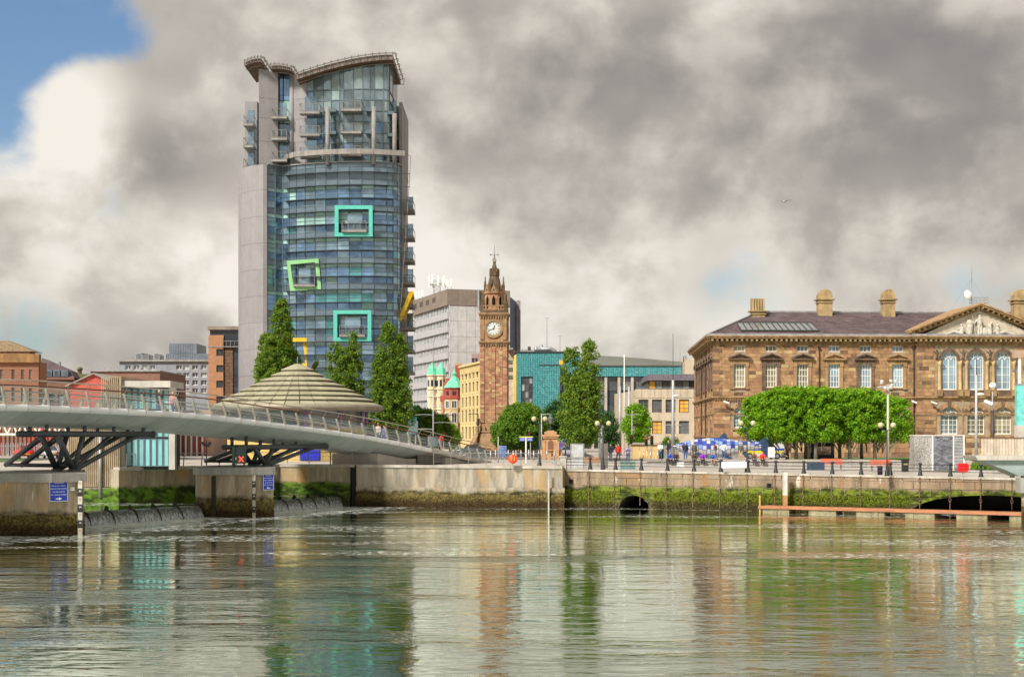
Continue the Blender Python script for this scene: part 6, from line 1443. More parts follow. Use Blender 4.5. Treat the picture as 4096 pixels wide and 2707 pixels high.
MB().lathe((0, 0, 0), [(8.6, 5.1), (8.95, 5.22), (9.0, 5.55), (8.8, 5.68)], 36, caps=False).build('eaves', mat('eaves_metal', (.27, .24, .18), .5, .2), pav, True)
MB().lathe((0, 0, 0), [(0.01, 5.08), (8.7, 5.1)], 36, caps=False).build('soffit', CONC, pav)
MB().cyl((0, 0, 10.0), (0, 0, 10.8), .04).build('finial', GREYM, pav)
MB().lathe((0, 0, 0), [(7.2, 0), (7.2, 3.3)], 12, R(15)).build('brick_base', BR_Y, pav)
MB().lathe((0, 0, 0), [(7.3, 3.3), (7.4, 3.4), (7.3, 3.55)], 12, R(15)).build('sill_band', CONC, pav)
MB().lathe((0, 0, 0), [(6.9, 3.5), (6.9, 5.1)], 12, R(15)).build('glazing', mat('pavilion_glass', (.12, .15, .15), .06, spec=1., var=.4, vs=.5), pav)
PUR = mat('purple_column', (.30, .16, .34), .5)
for k in range(12): t = R(15)+k*math.pi/6; MB().cyl((7.25*math.cos(t), 7.25*math.sin(t), 3.5), (7.25*math.cos(t), 7.25*math.sin(t), 5.1), .16).build('column', PUR, pav, True)
sh = thing('blue_shutter', 'bright blue slatted shutter doors in the yellow brick pavilion wall', 'shutter', (xx(1246, 143.), 142.6, GZ))
BLU = mat('shutter_blue', (.03, .04, .55), .5)
for k in range(9): MB().box(-1.05, .85, -.08, 0, .25+k*.13, .34+k*.13).build('slat', BLU if k != 9 else WHITES, sh)
MB().box(-1.1, .95, -.03, .1, .1, 1.55).build('backing', mat('shutter_back', (.02, .025, .2), .6), sh)
# control building: ribbed concrete with turquoise glazing
CYb = 108.6
ctl = thing('control_building', 'ribbed concrete weir control building with turquoise glazed bays', 'building')
RIBM = mat('ribbed_concrete', (.34, .26, .17), .95, var=.2, vs=1.5, bump=.02, bs=14); TGZ = mat('turquoise_glass', (.20, .46, .48), .12, var=.12, vs=.5, rnd=.15, spec=.8)
def cx_(px_): return xx(px_, CYb)
def cz_(py_): return zz(py_, CYb)
MB().box(cx_(270), cx_(478), CYb, CYb+9, cz_(1948), cz_(1712)).build('tower_wall', RIBM, ctl)
MB().prism([(cx_(330), cz_(1712)), (cx_(480), cz_(1712)), (cx_(484), cz_(1505)), (cx_(448), cz_(1505)), (cx_(410), cz_(1570))], CYb+.02, CYb+9).build('upper_wall', RIBM, ctl)
for k in range(26):
    x = cx_(272)+k*(cx_(476)-cx_(272))/26; top = cz_(1712)
    if x > cx_(405): top = cz_(1507)
    elif x > cx_(335): top = cz_(1712)
    MB().box(x, x+.085, CYb-.07, CYb, cz_(1946), top).build('rib', RIBM, ctl)
MB().box(cx_(300), cx_(480), CYb-.2, CYb+9, -1, cz_(1949)).build('plinth', QM_LEFT, ctl)
MB().cyl((cx_(404), CYb-.2, cz_(1990)), (cx_(404), CYb-.2, cz_(1740)), .13).build('drainpipe', GREYM, ctl, True)
gx0, gx1 = cx_(488), cx_(664)
MB().box(gx0, gx1, CYb+1.2, CYb+4.6, GZ, cz_(1548)).build('glazed_core', mat('ctl_core', (.03, .05, .05), .9), ctl)
MB().box(gx0-.25, gx1+.25, CYb+.3, CYb+4.8, cz_(1548), cz_(1522)).build('roof_slab', CONC, ctl)
for k in range(7):
    xa, xb_ = gx0+k*(gx1-gx0)/7, gx0+(k+1)*(gx1-gx0)/7
    for (p0, p1) in ((1866, 1753), (1748, 1640), (1636, 1550)):
        o = window(ctl, (xa+xb_)/2, cz_(p0), xb_-xa-.02, cz_(p1)-cz_(p0), mat('slate_frame', (.10, .14, .16), .5), TGZ, y=CYb+1.0, nx=1, nz=1, fw=.07)
MB().box(gx1, gx1+.45, CYb+.9, CYb+1.5, GZ, cz_(1545)).build('corner_pier', CONC, ctl); MB().box(gx0-.2, gx0, CYb+.5, CYb+9, GZ, cz_(1530)).build('corner_pier', CONC, ctl)
# brick corner block at the far left, hipped roof
l1 = thing('brick_corner_block', 'orange brick block with hipped tiled tower at the far left', 'building'); Y1 = 200.
f1 = frm(-160, Y1); W1 = xx(155, Y1)-xx(-160, Y1)
xs1 = [xx(p, Y1)-xx(-160, Y1) for p in (-100, -50, 5, 52, 90, 122)]
grid_front(f1, l1, W1, hz(1447, Y1), xs1, [(hz(1518, Y1), hz(1478, Y1)), (hz(1605, Y1), hz(1550, Y1)), (hz(1700, Y1), hz(1640, Y1))], .42, BR_T, DFR, GL, nx=1, nz=2, fw=.05); body(f1, l1, W1, 3.5, hz(1447, Y1), BR_T)
fb(f1, 'parapet', mat('brown_parapet', (.30, .17, .07), .9, streak=.4), l1, MB().box(-.2, W1+.2, -.5, .4, hz(1450, Y1), hz(1416, Y1)))
mb = MB().box(xx(-160, Y1)-xx(-160, Y1), xx(108, Y1)-xx(-160, Y1), 1.0, 3.4, hz(1416, Y1), hz(1402, Y1)); fb(f1, 'tower_stage', BR_T, l1, mb)
xa, xb_ = 0, xx(126, Y1)-xx(-160, Y1); zc1, zc2 = hz(1404, Y1), hz(1358, Y1)
fb(f1, 'tiled_roof', mat('brown_tiles', (.20, .14, .08), .9, var=.3, vs=3, bump=.03, bs=5), l1, MB().add([(xa, .8, zc1), (xb_, .8, zc1), (xb_, 5, zc1), (xa, 5, zc1), (xa+4, 2.6, zc2), (xb_-4, 2.6, zc2), (xb_-4, 3.2, zc2), (xa+4, 3.2, zc2)], [(0, 1, 5, 4), (1, 2, 6, 5), (2, 3, 7, 6), (3, 0, 4, 7), (4, 5, 6, 7), (0, 3, 2, 1)]))
for k in range(10): fb(f1, 'brick_band', BR_B, l1, MB().box(0, W1, -.03, 0, hz(1470+k*8, Y1), hz(1470+k*8, Y1)+.07))
# terrace with slate mansard and dormers
l2 = thing('dormer_terrace', 'dark brick terrace with slate mansard roof and blue dormers', 'building'); Y2 = 214.; f2 = frm(155, Y2, R(8)); W2 = xx(290, Y2)-xx(155, Y2)
grid_front(f2, l2, W2, hz(1515, Y2), [W2*(i+.5)/4 for i in range(4)], [(hz(1620, Y2), hz(1575, Y2))], .8, BR_B, DFR, GL, nx=2, nz=2); body(f2, l2, W2, 10, hz(1515, Y2), BR_B)
fb(f2, 'cornice', BR_B, l2, MB().box(-.1, W2+.1, -.3, .3, hz(1518, Y2), hz(1508, Y2)))
fb(f2, 'mansard', SLATE, l2, MB().hexa([(0, 0, hz(1508, Y2)), (W2, 0, hz(1508, Y2)), (W2, 10, hz(1508, Y2)), (0, 10, hz(1508, Y2)), (0, 2.5, hz(1428, Y2)), (W2-.8, 2.5, hz(1478, Y2)), (W2-.8, 8, hz(1478, Y2)), (0, 8, hz(1428, Y2))]))
for k in range(3):
    x = W2*(.28+.23*k); d = fb(f2, 'dormer', mat('dormer_blue', (.16, .20, .28), .6), l2, MB().box(x-.45, x+.45, -.1, 2.2, hz(1505, Y2), hz(1479, Y2))); fb(f2, 'pane', GL[1], d, MB().box(x-.3, x+.3, -.13, -.105, hz(1502, Y2), hz(1483, Y2)))
fb(f2, 'chimney_pot', GREYM, l2, MB().cyl((W2*.5, 3, hz(1470, Y2)), (W2*.5, 3, hz(1442, Y2)), .2))
l3 = thing('stone_chimney_wall', 'mossy stone wall with round chimney between terrace and red gable', 'building'); MB().box(xx(275, 222.), xx(370, 222.), 222, 228, GZ, zz(1495, 222.)).build('wall', mat('mossy_wall_stone', (.16, .14, .08), .95, var=.3, vs=1), l3)
MB().lathe((xx(311, 222.), 223, 0), [(.6, zz(1520, 222.)), (.35, zz(1500, 222.)), (.33, zz(1480, 222.)), (.5, zz(1477, 222.)), (.45, zz(1470, 222.)), (.1, zz(1465, 222.))], 10).build('chimney', mat('mossy_wall_stone', (.16, .14, .08)), l3, True)
# red gable
l4 = thing('red_gable_shed', 'bright red brick gabled shed with grey roof behind the bridge', 'building'); Y4 = 152.
gx = [xx(p, Y4) for p in (280, 376, 445)]
MB().prism([(gx[0], GZ), (gx[2], GZ), (gx[2], zz(1533, Y4)), (gx[1], zz(1497, Y4)), (gx[0], zz(1543, Y4))], Y4, Y4+12).build('walls', BR_R, l4)
RFG = mat('shed_roof', (.28, .25, .23), .8)
MB().hexa([(gx[1], Y4-.3, zz(1496, Y4)), (gx[2]+.4, Y4-.3, zz(1535, Y4)), (gx[2]+.4, Y4+12, zz(1535, Y4)), (gx[1], Y4+12, zz(1496, Y4)), (gx[1], Y4-.3, zz(1491, Y4)), (gx[2]+.4, Y4-.3, zz(1530, Y4)), (gx[2]+.4, Y4+12, zz(1530, Y4)), (gx[1], Y4+12, zz(1491, Y4))]).build('roof_slope', RFG, l4)
MB().hexa([(gx[0]-.4, Y4-.3, zz(1547, Y4)), (gx[1], Y4-.3, zz(1496, Y4)), (gx[1], Y4+12, zz(1496, Y4)), (gx[0]-.4, Y4+12, zz(1547, Y4)), (gx[0]-.4, Y4-.3, zz(1542, Y4)), (gx[1], Y4-.3, zz(1491, Y4)), (gx[1], Y4+12, zz(1491, Y4)), (gx[0]-.4, Y4+12, zz(1542, Y4))]).build('roof_slope', RFG, l4)
# brown flat roofed block with roof terrace rail
l5 = thing('brown_brick_block', 'dark brown brick flat roofed block with roof rail', 'building'); Y5 = 178.
MB().box(xx(362, Y5), xx(640, Y5), Y5, Y5+14, GZ, zz(1486, Y5)).build('walls', BR_B, l5); MB().box(xx(360, Y5), xx(642, Y5), Y5-.2, Y5+14, zz(1486, Y5), zz(1481, Y5)).build('coping', CONC_D, l5)
mb = MB()
for k in range(10): x = xx(388+k*26, Y5); mb.cyl((x, Y5+.5, zz(1481, Y5)), (x, Y5+.5, zz(1465, Y5)), .03, n=4)
for py_ in (1465, 1472): mb.cyl((xx(388, Y5), Y5+.5, zz(py_, Y5)), (xx(622, Y5), Y5+.5, zz(py_, Y5)), .03, n=4)
mb.build('roof_rail', GREYM, l5)
# grey-blue flats with plant rooms
l6 = thing('grey_flats', 'grey and pale blue flats with roof plant rooms and railings', 'building'); Y6 = 236.; f6 = frm(478, Y6); W6 = xx(842, Y6)-xx(478, Y6)
FLT = mat('flats_render', (.27, .285, .32), .8, var=.08, streak=.12)
xs6 = [xx(p, Y6)-xx(478, Y6) for p in (512, 545, 578, 610, 716, 745, 780, 815)]
grid_front(f6, l6, W6, hz(1446, Y6), xs6, [(hz(1478, Y6), hz(1460, Y6)), (hz(1508, Y6), hz(1490, Y6)), (hz(1540, Y6), hz(1520, Y6)), (hz(1572, Y6), hz(1552, Y6))], .95, FLT, WFR, GL, nx=2, nz=1); body(f6, l6, W6, 14, hz(1446, Y6), FLT)
fb(f6, 'roof_edge', CONC_D, l6, MB().box(-.3, W6+.2, -.4, 14, hz(1446, Y6), hz(1438, Y6)))
for (a, b_, c, d, m_) in ((535, 560, 1438, 1410, GREYM), (561, 588, 1438, 1416, FLT), (610, 632, 1438, 1416, FLT)):
    o = fb(f6, 'plant_unit', m_, l6, MB().box(xx(a, Y6)-xx(478, Y6), xx(b_, Y6)-xx(478, Y6), 1, 4, hz(c, Y6), hz(d, Y6)))
    for k in range(4): z = hz(c, Y6)+.2+k*.22; fb(f6, 'louvre', DFR, o, MB().box(xx(a, Y6)-xx(478, Y6)+.12, xx(b_, Y6)-xx(478, Y6)-.12, .96, .99, z, z+.1))
CORR = mat('corrugated_blue', (.20, .23, .28), .5, .3)
for (a, b_, c, d) in ((668, 778, 1411, 1371), (655, 832, 1446, 1412)):
    xa, xb_ = xx(a, Y6)-xx(478, Y6), xx(b_, Y6)-xx(478, Y6); fb(f6, 'plant_room', CORR, l6, MB().box(xa, xb_, 1.5, 9, hz(c, Y6), hz(d, Y6)))
    n = int((xb_-xa)/.28); mb = MB()
    for k in range(n): mb.box(xa+k*.28, xa+k*.28+.12, 1.42, 1.5, hz(c, Y6), hz(d, Y6))
    fb(f6, 'cladding_ribs', CORR, l6, mb)['kind'] = 'stuff'
mb = MB()
for k in range(14): x = xx(505+k*11, Y6)-xx(478, Y6); mb.cyl((x, .2, hz(1438, Y6)), (x, .2, hz(1423, Y6)), .03, n=4)
mb.cyl((xx(505, Y6)-xx(478, Y6), .2, hz(1423, Y6)), (xx(655, Y6)-xx(478, Y6), .2, hz(1423, Y6)), .03, n=4).cyl((xx(505, Y6)-xx(478, Y6), .2, hz(1430, Y6)), (xx(655, Y6)-xx(478, Y6), .2, hz(1430, Y6)), .03, n=4); fb(f6, 'roof_rail', GREYM, l6, mb)
# orange brick stair tower beside the glass tower
l7 = thing('orange_brick_tower', 'orange brick apartment tower with dark timber bay beside the glass tower', 'building'); Y7 = 224.; f7 = frm(834, Y7); W7 = xx(893, Y7)-xx(834, Y7)
rows7 = [(hz(t+28, Y7), hz(t, Y7)) for t in (1395, 1460, 1522, 1585, 1650)]
grid_front(f7, l7, W7, hz(1340, Y7), [xx(879, Y7)-xx(834, Y7)], rows7, 1.05, BR_O, DFR, GL, nx=2, nz=1); body(f7, l7, W7, 12, hz(1340, Y7), BR_O)
TMB = mat('weathered_timber', (.15, .085, .05), .9, var=.3, vs=2)
W7b = xx(960, Y7)-xx(893, Y7)
for k in range(24): z = hz(1700, Y7)+k*(hz(1385, Y7)-hz(1700, Y7))/24; fb(f7, 'timber_board', TMB, l7, MB().box(W7+.02, W7+.55*W7b, .3, 1.2, z+.01, z+(hz(1385, Y7)-hz(1700, Y7))/24-.02))
for k in range(6): fwin(f7, l7, W7+.78*W7b, hz(1700-k*52, Y7), .44*W7b, 1.95, DFR, GL[0], y=.5, nx=1, nz=2)
fb(f7, 'glazed_top', GL[0], l7, MB().box(.1, W7+W7b-.1, .6, 8, hz(1385, Y7), hz(1318, Y7))); fb(f7, 'roof_slab', mat('brown_slab', (.25, .20, .16), .8), l7, MB().box(-.2, W7+W7b, .1, 9, hz(1318, Y7), hz(1304, Y7))); fb(f7, 'core', BR_B, l7, MB().box(W7, W7+W7b, 1.25, 12, 0, hz(1385, Y7)))
mb = MB()
for k in range(8): x = .1+k*(W7+W7b-.3)/7; mb.cyl((x, .1, hz(1385, Y7)), (x, .1, hz(1363, Y7)), .03, n=4)
mb.cyl((.1, .1, hz(1363, Y7)), (W7+W7b-.2, .1, hz(1363, Y7)), .04, n=4); fb(f7, 'balcony_rail', GREYM, l7, mb); fb(f7, 'balcony_slab', CONC_D, l7, MB().box(-.1, W7+W7b, -.1, .6, hz(1388, Y7), hz(1385, Y7)))
# low frontage across the road under the bridge: red fins and white posts
l8 = thing('red_fin_frontage', 'low red fronted building with vertical fins seen under the bridge', 'building'); Y8 = 186.
MB().box(xx(-200, Y8), xx(850, Y8), Y8, Y8+9, GZ, zz(1640, Y8)).build('walls', mat('pinkish_render', (.42, .27, .21), .85, var=.15, vs=.3), l8)
RDF = mat('red_fin', (.42, .05, .04), .6)
for k in range(60):
    px_ = -190+k*17
    if 260 < px_ < 690: continue
    MB().box(xx(px_, Y8), xx(px_+7, Y8), Y8-.25, Y8, GZ+.2, zz(1700, Y8)).build('fin', RDF if (k//6) % 2 else BR_B, l8)
for k in range(6): MB().box(xx(700+k*22, Y8), xx(706+k*22, Y8), Y8-.6, Y8-.3, GZ, zz(1715, Y8)).build('white_post', WHITES, l8)
# white lattice footbridge girder in the distance at the left
lg = thing('lattice_girder', 'white lattice girder bridge seen under the footbridge at the far left', 'bridge'); YG = 150.; WG = mat('white_paint', (.78, .74, .68), .5)
mb = MB()
for py_, r in ((1690, .14), (1738, .14)): MB().cyl((xx(-700, YG), YG, zz(py_, YG)), (xx(330, YG), YG, zz(py_, YG)), r).build('chord', WG, lg)
for k in range(26): a = -690+k*40; MB().cyl((xx(a, YG), YG, zz(1738, YG)), (xx(a+20, YG), YG, zz(1690, YG)), .1).build('brace', WG, lg); MB().cyl((xx(a+20, YG), YG, zz(1690, YG)), (xx(a+40, YG), YG, zz(1738, YG)), .1).build('brace', WG, lg)
for px_ in (-600, -100, 320): MB().cyl((xx(px_, YG), YG, GZ), (xx(px_, YG), YG, zz(1738, YG)), .2).build('column', GREYM, lg)
fc = thing('metal_fence', 'grey palisade fence along the road under the bridge at left', 'fence'); FY = 178.
for k in range(44): x = xx(-120+k*9.5, FY); MB().box(x, x+.09, FY, FY+.05, GZ, GZ+1.7).build('pale', GREYM, fc)
MB().box(xx(-120, FY), xx(300, FY), FY+.06, FY+.1, GZ+1.3, GZ+1.4).build('rail', GREYM, fc)
struct(MB().box(xx(-400, 150.), xx(120, 150.), 140, 156, GZ-.05, GZ+.05).build('verge_grass', GRASSM))
# ================================================================== trees
LEAF = {'poplar': leafmat('poplar_leaves', (.145, .26, .03), .5), 'bright': leafmat('bright_leaves', (.20, .42, .02), .55), 'mid': leafmat('mid_leaves', (.13, .27, .028), .45), 'dark': leafmat('dark_leaves', (.05, .14, .04), .35)}
BARK = mat('bark', (.13, .10, .07), .95, var=.3, vs=5, bump=.02, bs=10); BARKP = mat('grey_bark', (.20, .18, .14), .95, var=.25, vs=5, bump=.02, bs=10)
def leaves(name, centres, radii, n_per, size, m, parent, seed, squash=1.):
    """leaf-sized faces gathered in clumps through the crown"""
    r = np.random.default_rng(seed); C_ = np.asarray(centres, float); K = len(C_); N_ = K*n_per
    d = r.normal(size=(N_, 3)); d /= np.linalg.norm(d, axis=1)[:, None]
    rad = np.repeat(np.asarray(radii, float), n_per)[:, None]*(r.random((N_, 1))**.38)
    P = np.repeat(C_, n_per, 0)+d*rad*np.array([1, 1, squash])
    nrm = d+r.normal(size=(N_, 3))*.7+np.array([0, 0, .5]); nrm /= np.linalg.norm(nrm, axis=1)[:, None]
    t = np.cross(nrm, r.normal(size=(N_, 3))); t /= np.linalg.norm(t, axis=1)[:, None]; b = np.cross(nrm, t)
    s = (size*(.6+.8*r.random((N_, 1)))); 
    V = np.stack([P-t*s, P-b*s*.55+nrm*s*.1, P+t*s, P+b*s*.55+nrm*s*.1], 1).reshape(-1, 3)
    me = bpy.data.meshes.new(name); me.vertices.add(len(V)); me.vertices.foreach_set('co', V.ravel().astype(np.float32))
    me.loops.add(N_*4); me.loops.foreach_set('vertex_index', np.arange(N_*4, dtype=np.int32)); me.polygons.add(N_)
    me.polygons.foreach_set('loop_start', np.arange(0, N_*4, 4, dtype=np.int32)); me.update(calc_edges=True); me.materials.append(m)
    return link(name, me, parent)
def tree(name, label, x, y, H_, lobes, kind, seed, trunk_r=.18, clump=.45, dens=1., leaf=.125, group=None, bark=None, z0=GZ, per=38):
    """lobes: (dx, dy, z_bottom, z_top, radius, top_power)"""
    t = thing(name, label, 'tree', (x, y, z0), 0, group); r = random.Random(seed); cs, rs = [], []
    tr = MB(); 
    zt = max(l[3] for l in lobes)
    tr.path([(0, 0, -.2), (r.uniform(-.05, .05), 0, H_*.2), (r.uniform(-.1, .1), r.uniform(-.1, .1), H_*.5), (lobes[0][0], lobes[0][1], min(zt*.85, H_*.9))], [trunk_r*1.25, trunk_r, trunk_r*.75, trunk_r*.2], 8)
    tr.build('trunk', bark or BARK, t, True)
    for (dx, dy, zb, zt_, rad, pw) in lobes:
        n = int(dens*max(14, 3.0*rad*rad*(zt_-zb)/(clump**2)*.62))
        for _ in range(n):
            u = r.random(); z = zb+(zt_-zb)*u
            prof = (min(1, (u+.06)/.22)**.7)*(max(0, 1-u)**pw if pw > 0 else math.sqrt(max(0, 1-(2*u-1)**2)*.9+.1))
            if pw > 0: prof = prof*1.15
            a = r.uniform(0, 2*math.pi); q = math.sqrt(r.uniform(.12, 1.0))*rad*prof
            cs.append((dx+q*math.cos(a)+r.gauss(0, .1), dy+q*math.sin(a), z)); rs.append(clump*r.uniform(.65, 1.25)*(1 if pw == 0 else .75+.35*(1-u)))
        for _ in range(max(4, int(rad*5))):
            u = r.uniform(.1, .9); a = r.uniform(0, 2*math.pi); q = rad*.7*(max(.05, 1-u)**max(pw, .3)); zs = zb+(zt_-zb)*u
            lb = MB(); zz0 = max(H_*.12, zs-rad*1.2-.5); lb.path([(dx*.6, dy*.6, zz0), (dx+q*.5*math.cos(a), dy+q*.5*math.sin(a), (zz0+zs)/2+.1), (dx+q*math.cos(a), dy+q*math.sin(a), zs)], [trunk_r*.35, trunk_r*.22, trunk_r*.08], 5); lb.build('limb', bark or BARK, t)
    leaves('crown', cs, rs, per, leaf, LEAF[kind], t, seed)
    return t
def ptree(label, px_, pyb, pyt, Y, lobes_px, kind, seed, **k):
    s = F/Y; zg = zz(pyb, Y)-GZ
    lobes = [((a-px_)/s, d, (HZ-b)/s+2.5, (HZ-t)/s+2.5, w/s, p) for a, d, b, t, w, p in lobes_px]
    return tree(k.pop('name', 'poplar_tree'), label, xx(px_, Y), Y, (HZ-pyt)/s+2.5, lobes, kind, seed, **k)
PG = 'columnar trees round the pavilion'
ptree('tall pointed columnar tree in front of the tower, left of the pavilion roof', 1110, 1800, 1195, 166., [(1126, 0, 1640, 1197, 58, .34), (1070, .5, 1640, 1330, 54, .28), (1165, .4, 1640, 1400, 50, .28), (1105, -.3, 1640, 1350, 88, .26)], 'poplar', 1, group=PG)
ptree('small columnar tree peeping over the pavilion roof beside the yellow frame', 1262, 1800, 1455, 170., [(1262, 0, 1640, 1452, 26, .4)], 'poplar', 2, group=PG)
ptree('broad columnar tree behind the right side of the pavilion roof', 1390, 1800, 1335, 166., [(1416, 0, 1660, 1333, 42, .32), (1340, .4, 1660, 1375, 46, .24), (1388, -.3, 1660, 1395, 64, .22)], 'poplar', 3, group=PG)
ptree('tall columnar tree between pavilion and pale office block', 1565, 1810, 1295, 160., [(1550, 0, 1720, 1290, 58, .32), (1594, .5, 1720, 1335, 50, .28), (1525, -.2, 1720, 1420, 44, .26), (1568, 0, 1730, 1440, 78, .22)], 'poplar', 4, group=PG)
ptree('tall twin-topped columnar tree beside the turquoise building', 2325, 1838, 1365, 146., [(2358, 0, 1770, 1360, 46, .28), (2283, .3, 1770, 1378, 42, .26), (2322, -.3, 1775, 1500, 72, .24)], 'poplar', 5, group=None, trunk_r=.2, bark=BARKP, dens=1.9, clump=.5)
for i, (px_, Y, w, t_, b_, kind, lb) in enumerate((
    (2090, 176., 105, 1618, 1790, 'mid', 'wide round-headed street tree right of the clock tower base'),
    (2030, 186., 72, 1668, 1795, 'mid', 'lower leafy street tree at the foot of the clock tower'),
    (2235, 195., 70, 1608, 1780, 'dark', 'dark leafy tree behind the stone drinking fountain'),
    (2430, 192., 48, 1650, 1795, 'dark', 'dark green street tree left of the traffic lights'),
    (2545, 180., 58, 1622, 1775, 'bright', 'bright green young tree in front of the concrete office'),
    (1700, 225., 66, 1640, 1790, 'mid', 'leafy street tree behind the bridge landing'),
    (1800, 240., 44, 1700, 1790, 'bright', 'small bright green tree below the cream office'),
    (1665, 235., 34, 1625, 1780, 'dark', 'narrow dark tree beside the red brick office corner'),
    (1760, 232., 52, 1660, 1790, 'mid', 'mid green street tree beneath the copper turret'))):
    s = F/Y; tree('street_tree', lb, xx(px_, Y), Y, (HZ-t_)/s+2.5, [(0, 0, (HZ-b_)/s+2.5, (HZ-t_)/s+2.5, w/s, 0), (-w*.35/s, .3, (HZ-b_)/s+2.7, (HZ-t_-18)/s+2.5, w*.6/s, 0), (w*.4/s, -.2, (HZ-b_)/s+2.6, (HZ-t_-25)/s+2.5, w*.55/s, 0)], kind, 20+i, trunk_r=.13, group='street trees in the square')
# clipped square of plane trees in front of the palazzo
spots = [(3149, 152.), (3185, 149.), (3222, 152.), (3263, 148.5), (3359, 152.), (3399, 149.), (3447, 152.5), (3500, 149.)]
cl = ['first clipped tree from the left, at the fish tail', 'second clipped tree from the left in front of the palazzo', 'third clipped tree from the left in front of the palazzo', 'fourth clipped tree from the left in front of the palazzo', 'fifth clipped tree from the left in front of the palazzo', 'sixth clipped tree from the left in front of the palazzo', 'seventh clipped tree from the left behind the litter bin', 'last clipped tree on the right beside the floodlight pole']
s = F/150.
cells = [(3035, 95, 1575), (3105, 90, 1555), (3190, 95, 1548), (3270, 95, 1552), (3350, 92, 1560), (3420, 95, 1556), (3490, 92, 1560), (3560, 80, 1590)]
for i, ((px_, Y), (cpx, w, t_)) in enumerate(zip(spots, cells)):
    dx = xx(cpx, Y)-xx(px_, Y); zt, zb = (HZ-t_)/s+2.5, (HZ-1758)/s+2.5
    tree('clipped_tree', cl[i], xx(px_, Y), Y, zt, [(dx*.8, 0, zb, zt, 1.75, .16), (dx*.95-.8, .8, zb+.1, zt-.35, 1.45, .18), (dx*.9+.7, -.9, zb-.1, zt-.2, 1.5, .18)], 'bright', 60+i, trunk_r=.17, clump=.42, group='clipped trees in front of the palazzo', bark=BARKP, per=44)
# ornamental grass in the planter by the right hand ramp
def tuft(name, label, x, y, z, w, h, n, m, seed):
    r = random.Random(seed); mb = MB()
    for _ in range(n):
        a = r.uniform(-1, 1); px_ = x+a*w; py_ = y+r.uniform(-.5, .5); hh = h*r.uniform(.5, 1.1); lean = r.uniform(-.35, .35)
        mb.add([(px_-.03, py_, z), (px_+.03, py_, z), (px_+lean*hh+.01, py_+r.uniform(-.2, .2), z+hh), (px_+lean*hh*.5-.035, py_, z+hh*.6)], [(0, 1, 2, 3)])
    o = mb.build(name, m); o['label'] = label; o['category'] = 'grass'; o['kind'] = 'stuff'
tuft('ornamental_grass', 'bright green grass tufts in the planter by the right ramp', xx(3950, 118.), 118., 3.0, 1.25, .75, 700, LEAF['bright'], 4)
tuft('ornamental_grass', 'rusty brown grass tuft at the planter end by the right ramp', xx(3915, 118.), 118.2, 3.0, .35, .85, 220, mat('dry_grass', (.30, .12, .03), .9), 5)
# ================================================================== fish sculpture and terrace
TZ = 3.46
GRAN = mat('granite', (.36, .34, .31), .8, var=.15, vs=3, rnd=.06, bump=.003, bs=20)
tw = thing('granite_terrace', 'long low granite terrace wall people sit on beside the fish', 'terrace')
tx0, tx1 = xx(2585, 140.), xx(3640, 140.); nb_ = 18
for k in range(nb_):
    a, c_ = tx0+(tx1-tx0)*k/nb_, tx0+(tx1-tx0)*(k+1)/nb_
    MB().box(a+.01, c_-.01, 139.9, 140.6, 2.4, TZ-.08).build('wall_block', GRAN, tw); MB().box(a+.006, c_-.006, 139.8, 140.7, TZ-.075, TZ).build('cap_stone', COPE, tw)
MB().box(tx0, tx1, 140.71, 151.5, TZ-.4, TZ-.004).build('terrace_floor', PAVE, tw)
fish = thing('fish_sculpture', 'giant fish sculpture clad in blue and white ceramic tiles', 'sculpture', (xx(2688, 149.), 149., TZ), R(2))
prof = [(0, 1.28, .04, .04), (.35, 1.24, .22, .16), (.9, 1.2, .5, .34), (1.7, 1.16, .76, .52), (2.7, 1.14, .97, .64), (3.8, 1.14, 1.06, .68), (4.9, 1.16, 1.0, .64), (6.0, 1.2, .84, .54), (7.1, 1.27, .63, .40), (8.0, 1.34, .46, .28), (8.7, 1.4, .38, .2), (9.2, 1.42, .44, .14)]
px_a = np.array(prof)
def fsec(x): return [np.interp(x, px_a[:, 0], px_a[:, i]) for i in (1, 2, 3)]
def fpt(x, t, o=0.): c, hz_, hy = fsec(x); return (x, -(hy+o)*math.cos(t), c+(hz_+o)*math.sin(t))
GROUT = mat('grout', (.05, .05, .08), .7)
MB().loft([[fpt(x, t, -.02) for t in np.linspace(-math.pi, math.pi, 25)[:-1]] for x in np.linspace(0, 9.2, 34)], True, True).build('body_core', GROUT, fish, True)
TB = [mat('tile_deep_blue', (.035, .07, .42), .2, var=.3, vs=5, rnd=.3, spec=.7), mat('tile_sky_blue', (.16, .30, .72), .2, var=.25, vs=5, rnd=.25, spec=.7), mat('tile_lilac', (.48, .48, .74), .2, var=.15, vs=5, rnd=.15, spec=.7), mat('tile_white', (.50, .50, .52), .2, var=.1, vs=5, rnd=.1, spec=.7)]
fr_ = random.Random(9); xe = [0.05]
while xe[-1] < 9.05: xe.append(xe[-1]+(.36 if xe[-1] < 2 else .42))
nt_ = 13
